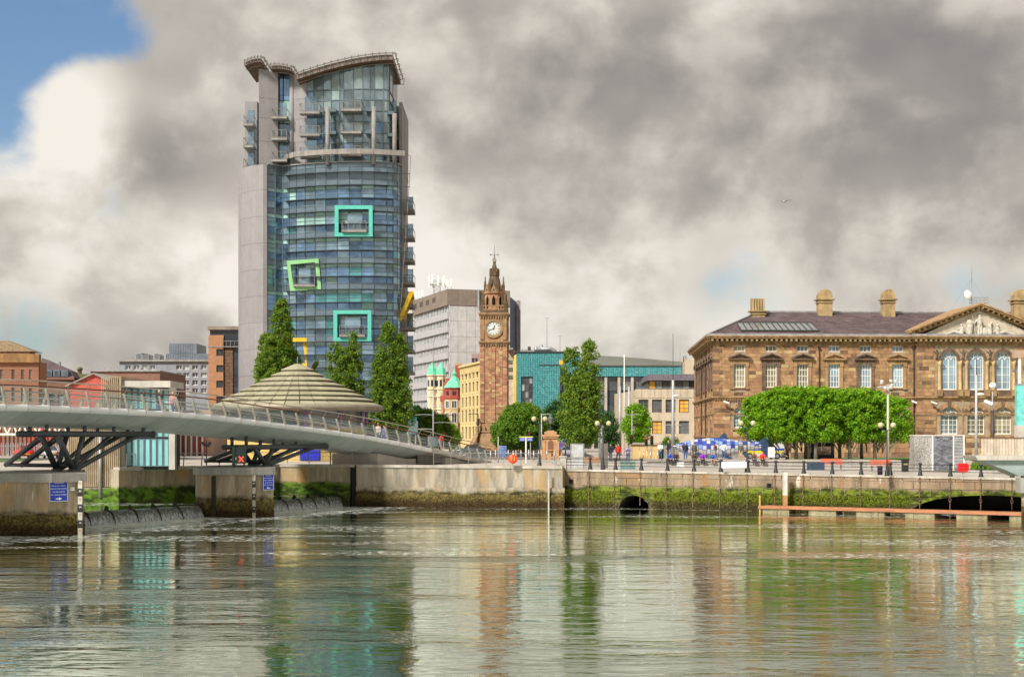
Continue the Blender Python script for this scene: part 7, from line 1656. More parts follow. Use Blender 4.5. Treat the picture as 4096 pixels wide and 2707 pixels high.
for i in range(len(xe)-1):
    x0, x1 = xe[i]+.026, min(xe[i+1]-.026, 9.2)
    for k in range(nt_):
        sh_ = (.25 if i % 2 else 0); t0, t1 = -math.pi*.55+(k+sh_)*(math.pi*2.1)/nt_, -math.pi*.55+(k+1+sh_)*(math.pi*2.1)/nt_; tm = (t0+t1)/2; g = .03/max(.15, fsec(x0)[1])
        up = math.sin(tm); r = fr_.random()
        m = TB[3] if (up < -.12 and r < .85) else TB[2] if up < .05 and r < .8 else TB[0] if r < .36 else TB[1] if r < .68 else TB[2] if r < .88 else TB[3]
        if x0 < 2.0 and up < .45: m = TB[3] if r < .8 else TB[2]
        q = [fpt(x0, t0+g), fpt(x1, t0+g), fpt(x1, t1-g), fpt(x0, t1-g)]; q2 = [fpt(x0, t0+g, -.03), fpt(x1, t0+g, -.03), fpt(x1, t1-g, -.03), fpt(x0, t1-g, -.03)]
        MB().add(q+q2, [(0, 1, 2, 3), (4, 7, 6, 5), (0, 4, 5, 1), (1, 5, 6, 2), (2, 6, 7, 3), (3, 7, 4, 0)]).build('tile', m, fish)
FIN = mat('fin_navy', (.03, .06, .12), .35, var=.35, vs=3)
def fin(poly, y0, th): MB().prism(poly, y0-th, y0+th).build('fin', FIN, fish)
fin([(8.9, 1.1), (8.9, 1.72), (9.4, 2.15), (10.0, 2.62), (10.25, 2.64), (10.05, 2.1), (9.95, 1.5), (10.05, .8), (10.4, .05), (10.3, -.02), (9.75, .25), (9.2, .9)], 0, .09)
fin([(4.75, 2.1), (5.35, 2.72), (5.55, 2.66), (5.85, 2.02)], 0, .07); fin([(7.7, 1.68), (8.1, 2.05), (8.25, 1.98), (8.2, 1.68)], 0, .05); fin([(7.0, .75), (7.6, .2), (8.0, .12), (7.7, .95)], 0, .06)
MB().prism([(2.3, .55), (2.6, .75), (3.6, .3), (3.4, .12), (2.9, .2)], -.75, -.65).build('fin', FIN, fish); MB().prism([(5.0, .4), (5.4, .5), (6.2, .12), (5.9, .02), (5.4, .1)], -.55, -.45).build('fin', FIN, fish)
MB().cyl((1.05, -.36, 1.36), (1.05, -.46, 1.36), .14, n=12).build('eye', mat('eye_brown', (.13, .08, .05), .3), fish); MB().cyl((1.05, -.45, 1.36), (1.05, -.475, 1.36), .07, n=10).build('pupil', BLACKS, fish)
MB().path([(.12, -.13, 1.12), (.5, -.28, 1.04), (.95, -.40, .93)], .025, 5).build('mouth_line', GROUT, fish)
for x in (2.4, 4.4, 6.4): MB().box(x-.3, x+.3, -.25, .25, -.05, fsec(x)[0]-fsec(x)[1]+.1).build('cradle', GREYM, fish)
# ================================================================== people
SKIN = mat('skin', (.52, .33, .24), .6, var=.06)
CLO = {}
def cloth(c):
    k = 'cloth_%02d' % (len(CLO)) if c not in CLO else CLO[c]; CLO[c] = k; return mat(k, c, .85, var=.15, vs=9)
HAIRC = {'dark': (.03, .022, .018), 'brown': (.10, .06, .035), 'grey': (.42, .40, .38), 'fair': (.34, .22, .10)}
def person(label, x, y, z, rz, top, legs, hair='dark', pose='stand', long_=False, arms='down', scale=1., hat=None, bag=None):
    t = thing('person', label, 'person', (x, y, z), rz, 'people on the quay'); t.scale = (scale,)*3
    if pose == 'sit':
        hip, chest, neck, head = Vector((0, .12, .12)), Vector((0, 0, .48)), Vector((0, -.05, .63)), Vector((0, -.10, .78)); sh_ = Vector((.19, -.02, .55)); el = Vector((.27, -.14, .30)); wr = Vector((.12, -.34, .20))
        H = [Vector((s*.10, .10, .10)) for s in (1, -1)]; K = [Vector((s*.14, -.34, .12)) for s in (1, -1)]; A = [Vector((s*.13, -.38, -.32)) for s in (1, -1)]; toe = Vector((0, -.16, -.05))
    else:
        w = .16 if pose == 'walk' else 0
        hip, chest, neck, head = Vector((0, 0, .95)), Vector((0, 0, 1.30)), Vector((0, 0, 1.48)), Vector((0, -.02, 1.63)); sh_ = Vector((.19, 0, 1.41)); el = Vector((.25, .02, 1.13)); wr = Vector((.23, -.06, .88))
        H = [Vector((s*.10, 0, .92)) for s in (1, -1)]; K = [Vector((.11, -w*.6, .49)), Vector((-.11, w*.3, .48))]; A = [Vector((.12, -w, .08)), Vector((-.12, w, .09))]; toe = Vector((0, -.16, -.05))
        if arms == 'up': el = Vector((.26, -.12, 1.16)); wr = Vector((.10, -.28, 1.36))
        if arms == 'front': el = Vector((.26, -.08, 1.13)); wr = Vector((.08, -.26, 1.10))
        if arms == 'hips': el = Vector((.36, .04, 1.18)); wr = Vector((.18, -.06, 1.0))
    def mir(v, s): return Vector((v.x*s, v.y, v.z))
    def cap(mb, a, b, r0, r1): mb.cyl(a, b, r0, r1, 10); mb.sphere(a, r0, 10, 6); mb.sphere(b, r1, 10, 6)
    def fin_(o, vs): md = o.modifiers.new('skin', 'REMESH'); md.mode = 'VOXEL'; md.voxel_size = vs; md.use_smooth_shade = True; return o
    b = MB(); cap(b, hip, chest, .13, .15); cap(b, chest, neck, .13, .06); b.sphere(head, (.085, .105, .125), 12, 9); b.sphere(head+Vector((0, -.10, -.01)), (.018, .03, .03), 6, 4); cap(b, neck, head-Vector((0, 0, .06)), .055, .055)
    for s in (1, -1): b.sphere(head+Vector((s*.088, 0, 0)), (.014, .03, .035), 6, 4)
    for i, s in enumerate((1, -1)):
        cap(b, mir(sh_, s), mir(el, s), .05, .042); cap(b, mir(el, s), mir(wr, s), .042, .03); cap(b, H[i], K[i], .085, .055); cap(b, K[i], A[i], .055, .04); cap(b, A[i]+Vector((0, .02, -.03)), A[i]+toe+Vector((0, 0, .01)), .04, .032)
        d = (mir(wr, s)-mir(el, s)).normalized(); p = mir(wr, s)+d*.07; sd_ = d.cross(Vector((0, 1, .3))).normalized(); cap(b, mir(wr, s), p, .03, .034)
        for j in range(4): q = p+sd_*(j-1.5)*.019; ln = (.062, .074, .07, .055)[j]; cap(b, q, q+d*ln*.6+Vector((0, -.008, 0)), .012, .011); cap(b, q+d*ln*.6+Vector((0, -.008, 0)), q+d*ln+Vector((0, -.022, 0)), .011, .010)
        cap(b, mir(wr, s)+d*.03+sd_*.03, mir(wr, s)+d*.085+sd_*.055+Vector((0, -.02, 0)), .013, .011)
    fin_(b.build('body', SKIN, t), .015)
    j = MB(); cap(j, hip+Vector((0, 0, .02)), chest, .165, .18); cap(j, chest, neck-Vector((0, 0, .04)), .16, .075)
    if long_: cap(j, hip-Vector((0, 0, .28)), hip, .17, .165)
    for s in (1, -1): cap(j, mir(sh_, s), mir(el, s), .078, .062); cap(j, mir(el, s), mir(el, s).lerp(mir(wr, s), .92), .06, .045)
    fin_(j.build('jacket', cloth(top), t), .024)
    l = MB(); cap(l, hip-Vector((.06, 0, 0)), hip+Vector((.06, 0, 0)), .13, .13)
    for i in range(2): cap(l, H[i], K[i], .10, .075); cap(l, K[i], A[i]+Vector((0, 0, .04)), .072, .055)
    fin_(l.build('trousers', cloth(legs), t), .024)
    for i in range(2): MB().sphere(A[i]+Vector((0, -.06, -.025)), (.05, .135, .055), 8, 6).build('shoe', cloth((.03, .025, .025)), t, True)
    hm = MB(); hm.sphere(head+Vector((0, .02, .035)), (.095, .11, .115), 12, 8)
    if hair in ('long',): hm.sphere(head+Vector((0, .06, -.08)), (.09, .06, .15), 10, 7)
    hm.build('hair' if not hat else 'hat', cloth(hat or HAIRC.get(hair, (.08, .05, .03))), t, True)
    # eyes and mouth
    for s in (1, -1): MB().sphere(head+Vector((s*.033, -.092, .012)), .012, 6, 4).build('eye', BLACKS, t)
    MB().box(-.025, .025, -.108, -.098, -.058, -.05).xf(Matrix.Translation(head)).build('mouth', cloth((.35, .12, .1)), t)
    if bag: o = MB().box(-.16, .16, .13, .30, .0, .42).xf(Matrix.Translation(chest-Vector((0, 0, .25)))).build('backpack', cloth(bag), t)
    return t
def on(px_, Y): return xx(px_, Y)
NAVY_, BLK, DEN = (.02, .022, .035), (.018, .018, .02), (.05, .09, .20)
person('person in white t-shirt and jeans standing left of the fish', on(2641, 146.), 146, TZ, R(10), (.72, .68, .62), DEN, 'dark', arms='front')
person('tall person in black jacket standing at the fish head', on(2675, 146.), 146, TZ, R(-60), BLK, (.03, .05, .11), 'brown', scale=1.13)
person('person in dark navy jacket facing the fish eye', on(2742, 146.5), 146.5, TZ, R(178), NAVY_, DEN, 'grey')
person('person in long olive coat facing the fish', on(2778, 146.8), 146.8, TZ, R(170), (.10, .085, .05), NAVY_, 'brown', long_=True)
person('person in brown jacket and dark beanie walking past the fish middle', on(2861, 146.), 146, TZ, R(80), (.13, .06, .05), (.20, .24, .32), hat=(.015, .015, .02), pose='walk')
person('person in white and black top with hands raised photographing the fish', on(2895, 146.), 146, TZ, R(178), (.62, .64, .70), DEN, 'dark', arms='hips')
person('person in green-grey jacket and beige trousers near the fish tail', on(2963, 144.5), 144.5, TZ, R(175), (.10, .11, .09), (.42, .29, .17), 'grey')
sit = lambda lb, px_, top, legs, hair, **k: person(lb, on(px_, 139.75), 139.75, TZ, R(k.pop('rz', 0)), top, legs, hair, 'sit', **k)
sit('person in blue hooded top sitting below the fish head', 2678, (.03, .09, .45), NAVY_, 'dark', rz=15)
sit('person in dark maroon jacket sitting beside the blue hooded one', 2704, (.06, .03, .035), BLK, 'brown')
sit('person in dark brown jacket sitting on the terrace eating', 2779, (.06, .05, .035), (.16, .10, .06), 'dark', rz=-15)
sit('person in purple top sitting on the terrace with elbows out', 2810, (.26, .04, .42), NAVY_, 'fair')
sit('child in open blue jacket sitting on the terrace', 2850, (.04, .10, .40), (.50, .28, .16), 'dark', scale=.9)
sit('person in brown top sitting below the fish tail', 3016, (.16, .08, .06), (.05, .06, .10), 'long')
sit('person in bright red hooded top sitting below the fish tail', 3050, (.65, .04, .03), NAVY_, 'brown')
person('person in grey hoodie sitting on the lawn edge under the clipped trees', on(3132, 147.5), 147.5, TZ+.15, R(60), (.12, .12, .13), BLK, 'dark', 'sit')
person('person in dark jacket walking beside the lamp post by the kiosk', on(2443, 146.), 146, GZ, R(-20), (.03, .03, .045), DEN, 'dark', 'walk', bag=(.03, .07, .25))
person('person in red jacket with shoulder bag walking to the kiosk', on(2473, 147.), 147, GZ, R(10), (.55, .04, .04), (.05, .05, .09), 'brown', 'walk')
person('person in mauve top holding a camera up by the teal bins', on(2512, 143.), 143, GZ-.1, R(0), (.30, .22, .45), (.06, .07, .14), 'brown', arms='up')
for lb, s_, n_, top, hair in (('person in navy jacket walking on the bridge deck', s_at(100.5), 4.2, NAVY_, 'grey'), ('person in pink coat beside the navy jacket on the bridge', s_at(102), 4.2, (.45, .22, .20), 'fair'), ('person in checked pale shirt on the lower bridge ramp', s_at(124.5), 3.2, (.55, .40, .40), 'fair'), ('person in dark blue top on the lower bridge ramp', s_at(126), 3.6, (.10, .12, .22), 'dark')):
    p = bq(s_, n_, 0); person(lb, p.x, p.y, p.z, R(-30), top, DEN, hair, 'walk')
# ================================================================== lamps, poles, signs
GLOBE = mat('globe_glass', (.50, .42, .24), .25, var=.08, spec=.6)
def twin_lamp(label, px_, Y, pyg, zg=GZ, half=.62):
    t = thing('globe_lamp', label, 'lamp post', (xx(px_, Y), Y, zg), 0, 'twin globe lamp posts'); h = zz(pyg, Y)-zg
    MB().lathe((0, 0, 0), [(.2, 0), (.19, .08), (.11, .5), (.09, .9), (.06, 1.0), (.05, h-.35)], 10).build('post', IRON, t, True)
    MB().path([(-half, 0, h-.2), (-half*.8, 0, h-.3), (0, 0, h-.42), (half*.8, 0, h-.3), (half, 0, h-.2)], .03, 6).build('arm', IRON, t)
    for s in (-1, 1):
        g = MB().sphere((s*half, 0, h), .215, 14, 10).build('globe', GLOBE, t, True); MB().cyl((s*half, 0, h-.26), (s*half, 0, h-.18), .1).build('collar', IRON, g)
        MB().cyl((s*half, 0, h+.2), (s*half, 0, h+.3), .03, .005).build('finial', IRON, g)
twin_lamp('twin globe lamp post on the concrete quay by the orange lifebuoy', 2158, 119.6, 1675, 3.38, .46)
twin_lamp('twin globe lamp post on the railing beside the dark stone slab', 2412, 118.2, 1693, 3.1, .46)
twin_lamp('twin globe lamp post on the railing in front of the fish', 2988, 114., 1692, 2.98, .48)
twin_lamp('twin globe lamp post on the railing right of the clipped trees', 3548, 108.6, 1700, 2.84, .47)
GP = mat('grey_pole', (.40, .40, .40), .5, .2)
def pole(label, px_, Y, pyt, r=.1, arms=(), head=None, z=GZ, m=None, name='street_light', thin=None):
    t = thing(name, label, 'street light' if head else 'pole', (xx(px_, Y), Y, z)); h = zz(pyt, Y)-z
    MB().cyl((0, 0, 0), (0, 0, h), r, r*.65, 8).build('pole', m or GP, t, True)
    for (hz_, l, rr) in arms: MB().path([(0, 0, h*hz_), (l*.5, 0, h*hz_+.08), (l, 0, h*hz_)], rr, 5).build('arm', m or GP, t)
    if head == 'lamp': MB().lathe((.35, 0, h*.80), [(.05, .14), (.34, .05), (.36, -.02), (.2, -.12), (.05, -.14)], 10).build('lantern', WFR, t, True)
    if thin: MB().cyl((0, 0, h), (0, 0, h+thin), .035, .02, 5).build('spike', BLACKS, t)
    return t, h
pole('grey street pole with crossbars behind the bridge landing', 1733, 190., 1560, .11, ((.75, 2.4, .04), (.62, -2.4, .04), (.5, 2.4, .03), (.4, -2.6, .05)), thin=6.5)
pole('tall grey lamp column left of the fish', 2692, 155., 1520, .2, ((.42, -.9, .04), (.42, .9, .04)), 'lamp', z=TZ, thin=5)
pole('tall slim lamp column in front of the gabled palazzo centre', 3905, 122., 1500, .15, (), 'lamp', z=2.9, thin=1.9)
pole('twin-section grey mast behind the globe lamp', 2480, 195., 1545, .22, ((.55, 3.2, .04),)); pole('second grey mast right of the twin-section mast', 2516, 196., 1545, .2)
pole('white flagpole rising above the concrete office corner', 2497, 205., 1418, .09, m=WFR)
pole('thin grey street pole beside the round-headed tree', 2166, 165., 1655, .09, ((.98, 1.1, .04),)); pole('thin grey street pole left of the twin-topped tree', 2262, 160., 1650, .09, ((.98, -.5, .04),)); pole('green pole with crossarms in front of the young tree', 2528, 170., 1640, .07, ((.9, -1.3, .03), (.9, 1.1, .03)))
pole('slim pole left of the fingerpost sign', 1993, 138., 1745, .07)
for i, px_ in enumerate((2396, 2402, 2407, 2412)): pole(('first', 'second', 'third', 'last')[i]+' of four slim grey masts right of the twin-topped tree', px_, 158.+i*3, 1712-i*4, .07, ((.985, -.9, .03),))
pole('black curved street lamp before the cream office', 1832, 240., 1660, .08, ((.99, -1.6, .05),), m=BLACKS); pole('black curved street lamp beside the cream office corner', 1913, 238., 1655, .08, ((.99, -1.6, .05),), m=BLACKS)
t, h = pole('pale pole topped by a cluster of floodlights beside the clipped trees', 3552, 120., 1545, .13, m=mat('olive_pole', (.42, .42, .32), .5), z=2.9)
for k in range(9): a = k*.7; MB().lathe((0, 0, 0), [(.05, -.12), (.12, -.05), (.15, .1), (.13, .12)], 8).xf(Matrix.Translation((.75*math.cos(a)*(.4+.07*k), .3*math.sin(a), h+.35*math.sin(k*1.7)+.1)) @ Matrix.Rotation(1.2*math.cos(a), 4, 'Y') @ Matrix.Rotation(R(70), 4, 'X')).build('floodlight', mat('flood_grey', (.55, .53, .52), .4, .3), t, True)
MB().cyl((-.9, 0, h-.1), (.6, 0, h+.2), .05).build('crossarm', GP, t)
t, h = pole('thick dark pole with white security cameras at the right', 3970, 118., 1640, .2, m=mat('dark_pole', (.05, .035, .03), .5), z=2.95)
MB().cyl((0, 0, h), (0, 0, h+1.5), .05).build('stem', GP, t); MB().sphere((0, -.05, h+2.0), (.3, .3, .26), 10, 7).build('camera_dome', WFR, t, True); MB().beam((-.7, -.2, h+.75), (-.1, -.2, h+.5), .28, .24).build('camera', WFR, t); MB().lathe((0, 0, 0), [(.36, .0), (.34, .12), (.18, .55)], 12).build('pole_base', mat('dark_pole', (.05, .035, .03)), t, True)
# lifebuoy housings
def buoy(label, px_, py_, Y, shape, c):
    t = thing('lifebuoy_housing', label, 'lifebuoy', (xx(px_, Y), Y, zz(py_, Y)))
    if shape == 'round': MB().lathe((0, 0, 0), [(.02, -.1), (.34, -.1), (.375, -.04), (.375, .04), (.34, .08), (.02, .08)], 24).xf(Matrix.Rotation(R(90), 4, 'X')).build('disc', c, t, True)
    else: 
        MB().box(-.4, .4, -.07, .07, -.24, .24).box(-.32, .32, -.075, .075, -.32, .32).build('case', c, t)
        for z in (-.12, .1): MB().box(-.3, .3, -.09, -.076, z, z+.04).build('strap', mat('strap_dark', (.3, .01, .01), .6), t)
    if shape == 'round':
        for x in (-.12, .12): MB().box(x-.02, x+.02, -.115, -.10, -.15, .2).build('strap', mat('strap_yellow', (.8, .45, .1), .5), t)
    MB().cyl((0, .1, -.3), (0, .1, -.95), .03).build('post', GP, t)
ORG = mat('lifebuoy_orange', (.80, .075, .015), .4, var=.05); REDB = mat('lifebuoy_red', (.70, .02, .02), .4, var=.05)
buoy('round orange lifebuoy housing on the concrete quay railing', 2051, 1835, 117.6, 'round', ORG); buoy('square red lifebuoy case on the stone quay railing', 3853, 1869, 107.2, 'square', REDB)
# finger post, no entry sign, boards
t = thing('fingerpost', 'blue and yellow fingerpost sign in front of the round-headed tree', 'sign', (xx(2104, 136.), 136., GZ)); hh = zz(1745, 136.)-GZ
MB().cyl((0, 0, 0), (0, 0, hh), .07).build('post', WFR, t)
for s, n in ((-1, 3), (1, 3)):
    MB().box(.03 if s > 0 else -.66, .66 if s > 0 else -.03, -.05, .0, hh-.42, hh-.1).build('panel', BLUES, t); MB().box(.03 if s > 0 else -.66, .66 if s > 0 else -.03, -.055, .005, hh-.095, hh).build('header', mat('header_yellow', (.62, .60, .06), .5), t)
    for k in range(3): MB().box(s*.12 if s > 0 else -.56, .56 if s > 0 else -.12, -.058, -.051, hh-.2-k*.09, hh-.175-k*.09).build('text_line', WHITES, t)
t = thing('no_entry_sign', 'round red no entry sign beside the bridge landing', 'sign', (xx(1764, 172.), 172., GZ)); hh = zz(1753, 172.)-GZ
MB().cyl((0, 0, 0), (0, 0, hh), .05).build('post', GP, t); MB().cyl((0, -.06, hh), (0, -.1, hh), .3, n=20).build('disc', mat('sign_red', (.55, .02, .03), .4), t); MB().box(-.22, .22, -.115, -.102, hh-.05, hh+.05).build('bar', WHITES, t)
def board(label, px0, px1, py0, py1, Y, m, post=True, name='sign_board', z=GZ):
    t = thing(name, label, 'sign', (xx((px0+px1)/2, Y), Y, z)); w = xx(px1, Y)-xx(px0, Y)
    MB().box(-w/2, w/2, -.05, .05, zz(py1, Y)-z, zz(py0, Y)-z).build('panel', m, t)
    if post:
        for s in (-1, 1): MB().cyl((s*w*.3, .08, 0), (s*w*.3, .08, zz(py1, Y)-z+.1), .05).build('post', GP, t)
    return t
SGB = mat('sign_back', (.30, .36, .42), .5, .3)
board('large grey-green road sign seen from behind by the bridge ramp', 1628, 1672, 1683, 1735, 185., mat('sign_green_grey', (.10, .16, .16), .6)); board('small dark green road sign above the grey-green one', 1635, 1667, 1667, 1682, 185.2, mat('sign_green', (.02, .15, .15), .6))
board('pale blue back of a road sign behind the bridge glass', 1711, 1752, 1744, 1785, 168., SGB)
t = board('colourful poster panel in a dark frame below the round-headed tree', 1996, 2026, 1782, 1828, 150., mat('poster', (.10, .18, .40), .4, var=.3, vs=1.5, col2=(.6, .28, .08), c2s=1.6)); 
t = thing('display_frame', 'pale steel and glass display frame on the promenade', 'display', (xx(2309, 121.), 121., 3.1)); w = xx(2335, 121.)-xx(2283, 121.); h0, h1 = zz(1850, 121.)-3.1, zz(1773, 121.)-3.1
MB().box(-w/2+.06, w/2-.06, -.02, .02, .06, h1-.05).build('panel', mat('etched_panel', (.50, .51, .52), .35, .2, var=.2, vs=3), t)
for s in (-1, 1): MB().box(s*(w/2)-.04, s*(w/2)+.04, -.05, .05, 0, h1).build('upright', STEEL, t)
for z in (h1*.45, h1-.03): MB().box(-w/2+.04, w/2-.04, -.05, .05, z-.03, z+.03).build('rail', STEEL, t)
t = thing('stone_slab', 'dark upright stone slab on the promenade beside the bench', 'monument', (xx(2417, 121.5), 121.5, 3.08)); MB().box(-.31, .31, -.12, .12, 0, zz(1773, 121.5)-3.08).build('slab', mat('dark_slab', (.14, .125, .11), .5, var=.2, vs=3), t); MB().box(-.38, .38, -.2, .2, 0, .06).build('plinth', GRAN, t)
# stone drinking fountain with lantern
FYt = 158.; fz = lambda py_: zz(py_, FYt)-GZ
t = thing('stone_fountain', 'ornate sandstone drinking fountain topped by a black lantern', 'monument', (xx(2202, FYt), FYt, GZ)); FS = mat('fountain_stone', (.46, .27, .14), .9, var=.2, vs=2)
MB().box(-.95, .95, -.6, .6, 0, .35).box(-.72, .72, -.42, .42, .35, fz(1752)).build('pier', FS, t); MB().box(-.86, .86, -.55, .55, fz(1752), fz(1745)).box(-.96, .96, -.62, .62, fz(1745)+.004, fz(1738)).build('cornice', FS, t); MB().box(-.66, .66, -.4, .4, fz(1738)+.004, fz(1726)).box(-.4, .4, -.3, .3, fz(1726)+.004, fz(1721)).build('cap', FS, t)
for s in (-1, 1): MB().box(s*.75-.16, s*.75+.16, -.5, .45, .35, fz(1760)).build('pilaster', FS, t); MB().lathe((s*1.1, 0, .35), [(.3, 0), (.25, .3), (.1, .75)], 8).build('scroll', FS, t)
MB().lathe((0, -.55, .9), [(.08, -.5), (.12, -.1), (.34, .05), (.36, .12)], 12).build('basin', FS, t); MB().prism([(-.3, 1.1), (.3, 1.1), (.3, 1.9), (0, 2.2), (-.3, 1.9)], -.44, -.425).build('niche', mat('niche_dark', (.2, .11, .06), .9), t)
MB().cyl((0, 0, fz(1721)), (0, 0, fz(1695)), .09, .05).build('lantern_post', IRON, t); MB().lathe((0, 0, fz(1695)), [(.16, 0), (.27, .55), (.32, .58), (.12, .78), (.05, .95)], 6).build('lantern', mat('lantern_glass', (.12, .14, .14), .2), t)
# benches
def bench(label, px0, px1, pyt, Y, m, z, grp):
    t = thing('bench', label, 'bench', (xx((px0+px1)/2, Y), Y, z), 0, grp); w = (xx(px1, Y)-xx(px0, Y))
    for k in range(4): MB().box(-w/2, w/2, .22+.02*k, .26+.02*k, .52+k*.105, .60+k*.105).build('back_slat', m, t)
    for k in range(4): MB().box(-w/2, w/2, -.25+k*.115, -.16+k*.115, .42, .46).build('seat_slat', m, t)
    for s in (-.85, 0, .85): MB().box(s*w/2-.04, s*w/2+.04, -.22, .25, 0, .41).build('leg', GREYM, t)
TIM = mat('bench_timber', (.42, .22, .11), .6, var=.2, vs=3); RTM = mat('red_timber', (.55, .11, .045), .55, var=.12, vs=3)
bench('brown slatted bench behind the railing left of the stone slab', 2338, 2398, 1825, 128., TIM, 3.05, 'benches on the promenade'); bench('red slatted bench left of the litter bin', 3286, 3372, 1840, 123., RTM, 3.0, 'benches on the promenade'); bench('red slatted bench right of the globe lamp by the bike rack', 3482, 3570, 1845, 119.5, RTM, 2.95, 'benches on the promenade')
# bins
def bin_(label, px_, Y, z, h, r, m, lid=False, sq=False):
    t = thing('litter_bin', label, 'bin', (xx(px_, Y), Y, z))
    if sq: MB().box(-r, r, -r*.8, r*.8, 0, h).build('body', m, t); MB().box(-r*1.1, r*1.1, -r*.9, r*.9, h+.003, h+.16).build('lid', m, t); MB().box(-r*.7, r*.7, -r*.82, -r*.8, h*.7, h*.85).build('label_panel', mat('gold_label', (.5, .4, .1), .5), t)
    else: MB().lathe((0, 0, 0), [(r, 0), (r, h*.9), (r*1.1, h*.92), (r*1.1, h), (r*.8, h)], 14).build('body', m, t, True); MB().cyl((0, 0, h), (0, 0, h+.02), r*.8, n=12).build('liner', BLACKS, t)
NVB = mat('bin_navy', (.03, .035, .08), .5)
bin_('round navy litter bin in front of the red bench by the railing', 3520, 110.5, 2.82, .72, .2, NVB); bin_('square black litter bin with lid beside the bike rack', 3620, 119., 2.9, .8, .24, BLACKS, sq=True)
for i, px_ in enumerate((2491, 2512, 2532)): bin_(('left', 'middle', 'right')[i]+' teal planter box of three by the railing', px_, 122., 3.08, .46, .19, mat('teal_box', (.12, .24, .25), .5), sq=True)
t = thing('bike_rack', 'hoop bicycle stands beside the square bin', 'bike rack', (xx(3655, 120.), 120., 2.92))
for k in range(3): MB().path([(k*.45-.6, -.35+.1*k, 0), (k*.45-.6, -.3, .6), (k*.45-.45, 0, .78), (k*.45-.3, .3, .6), (k*.45-.3, .35, 0)], .03, 6).build('hoop', STEEL, t)
board('dark blue banner board tied to the quay railing', 3228, 3298, 1849, 1880, 111.3, mat('banner_dark', (.03, .05, .09), .5, var=.3, vs=4), False, 'railing_banner', 2.9); board('white banner board tied to the railing in front of the fish', 2886, 2986, 1846, 1871, 113.6, WHITES, False, 'railing_banner', 2.95); board('small white board with black bars on the quay railing', 2708, 2734, 1848, 1868, 116., WHITES, False, 'railing_banner', 3.)
# kiosk, gate, cabinet by the concrete office
KM = mat('kiosk_cream', (.62, .44, .20), .8, var=.08); t = thing('cream_kiosk', 'low cream coloured kiosk behind the traffic lights', 'kiosk', (xx(2585, 160.), 160., GZ)); w = xx(2640, 160.)-xx(2532, 160.)
for k in range(4): MB().box(-w/2+k*w/4+.01, -w/2+(k+1)*w/4-.01, 0, 2, 0, zz(1778, 160.)-GZ).build('wall_panel', KM, t)
MB().box(-w/2-.15, w/2+.15, -.2, 2.2, zz(1777, 160.)-GZ, zz(1770, 160.)-GZ).build('roof', mat('kiosk_roof', (.35, .30, .24), .7), t); MB().box(-.1, .6, -.03, 0, 0, 1.5).build('door', mat('kiosk_door', (.55, .37, .16), .7), t)
t = thing('street_cabinet', 'green metal street cabinet right of the cream kiosk', 'cabinet', (xx(2653, 162.), 162., GZ)); MB().box(-.45, .45, -.3, .3, 0, 1.7).build('body', mat('cabinet_green', (.03, .20, .14), .5), t); MB().box(-.5, .5, -.35, .35, 1.705, 1.78).build('lid', mat('cabinet_green', (.03, .20, .14)), t)
t = thing('tall_planter', 'wild grass in a planter beside the fish head', 'plant', (xx(2685, 160.), 160., GZ)); MB().box(-.8, .8, -.4, .4, 0, 1.5).build('planter', CONC_D, t)
leaves('foliage', [(random.uniform(-.8, .8), random.uniform(-.3, .3), 1.8+random.uniform(0, .5)) for _ in range(14)], [.35]*14, 50, .1, LEAF['mid'], t, 77)
def traffic(label, px_, Y, pyt, lit=False, flip=1):
    t = thing('traffic_light', label, 'traffic light', (xx(px_, Y), Y, GZ)); h = zz(pyt, Y)-GZ
    MB().cyl((0, 0, 0), (0, 0, h), .06).build('pole', GP, t); MB().box(.1*flip-.17, .1*flip+.17, -.22, -.02, h-1.0, h).build('head', BLACKS, t)
    for k, c in enumerate(((.6, .03, .02), (.12, .07, .01), (.01, .08, .03))):
        m = mat('lamp_red_lit' if (lit and k == 0) else 'lamp_off_%d' % k, c if not (lit and k == 0) else (.9, .05, .02), .3, emit=.8 if (lit and k == 0) else 0, var=0)
        MB().cyl((.1*flip, -.22, h-.17-k*.33), (.1*flip, -.25, h-.17-k*.33), .1, n=12).build('lens', m, t); MB().cyl((.1*flip, -.25, h-.1-k*.33), (.1*flip, -.36, h-.1-k*.33), .11, n=8, caps=False).build('hood', BLACKS, t)
traffic('traffic light with red lamp lit in front of the cream kiosk', 2588, 157., 1745, True, -1); traffic('second traffic light right of the red-lit one', 2603, 156.5, 1742); traffic('traffic light left of the cream kiosk', 2520, 158., 1738); traffic('traffic light beside the fingerpost sign', 2122, 160., 1726, False, -1); traffic('traffic light behind the no entry sign', 1775, 176., 1728)
BOL = mat('bollard_steel', (.50, .46, .42), .35, .6)
for i in range(16):
    px_ = 1962+i*17+(i % 3)*3; Y_ = 150+(i % 5)*2.2; t = thing('bollard', 'slim steel bollard in the row right of the bridge landing', 'bollard', (xx(px_, Y_), Y_, GZ), 0, 'slim steel bollards by the landing'); MB().cyl((0, 0, 0), (0, 0, .98), .075, n=10).build('shaft', BOL, t, True); MB().lathe((0, 0, .98), [(.075, 0), (.085, .02), (.06, .06), (.02, .08)], 10).build('cap', BOL, t, True)
for i in range(6):
    px_ = 2560+i*14; t = thing('bollard', 'slim bollard in the row before the cream kiosk', 'bollard', (xx(px_, 150.), 150., GZ), 0, 'slim bollards by the kiosk'); MB().cyl((0, 0, 0), (0, 0, .95), .06, n=10).build('shaft', BOL if i % 2 else KM, t, True); MB().sphere((0, 0, .95), .065, 8, 5).build('cap', BOL, t, True)
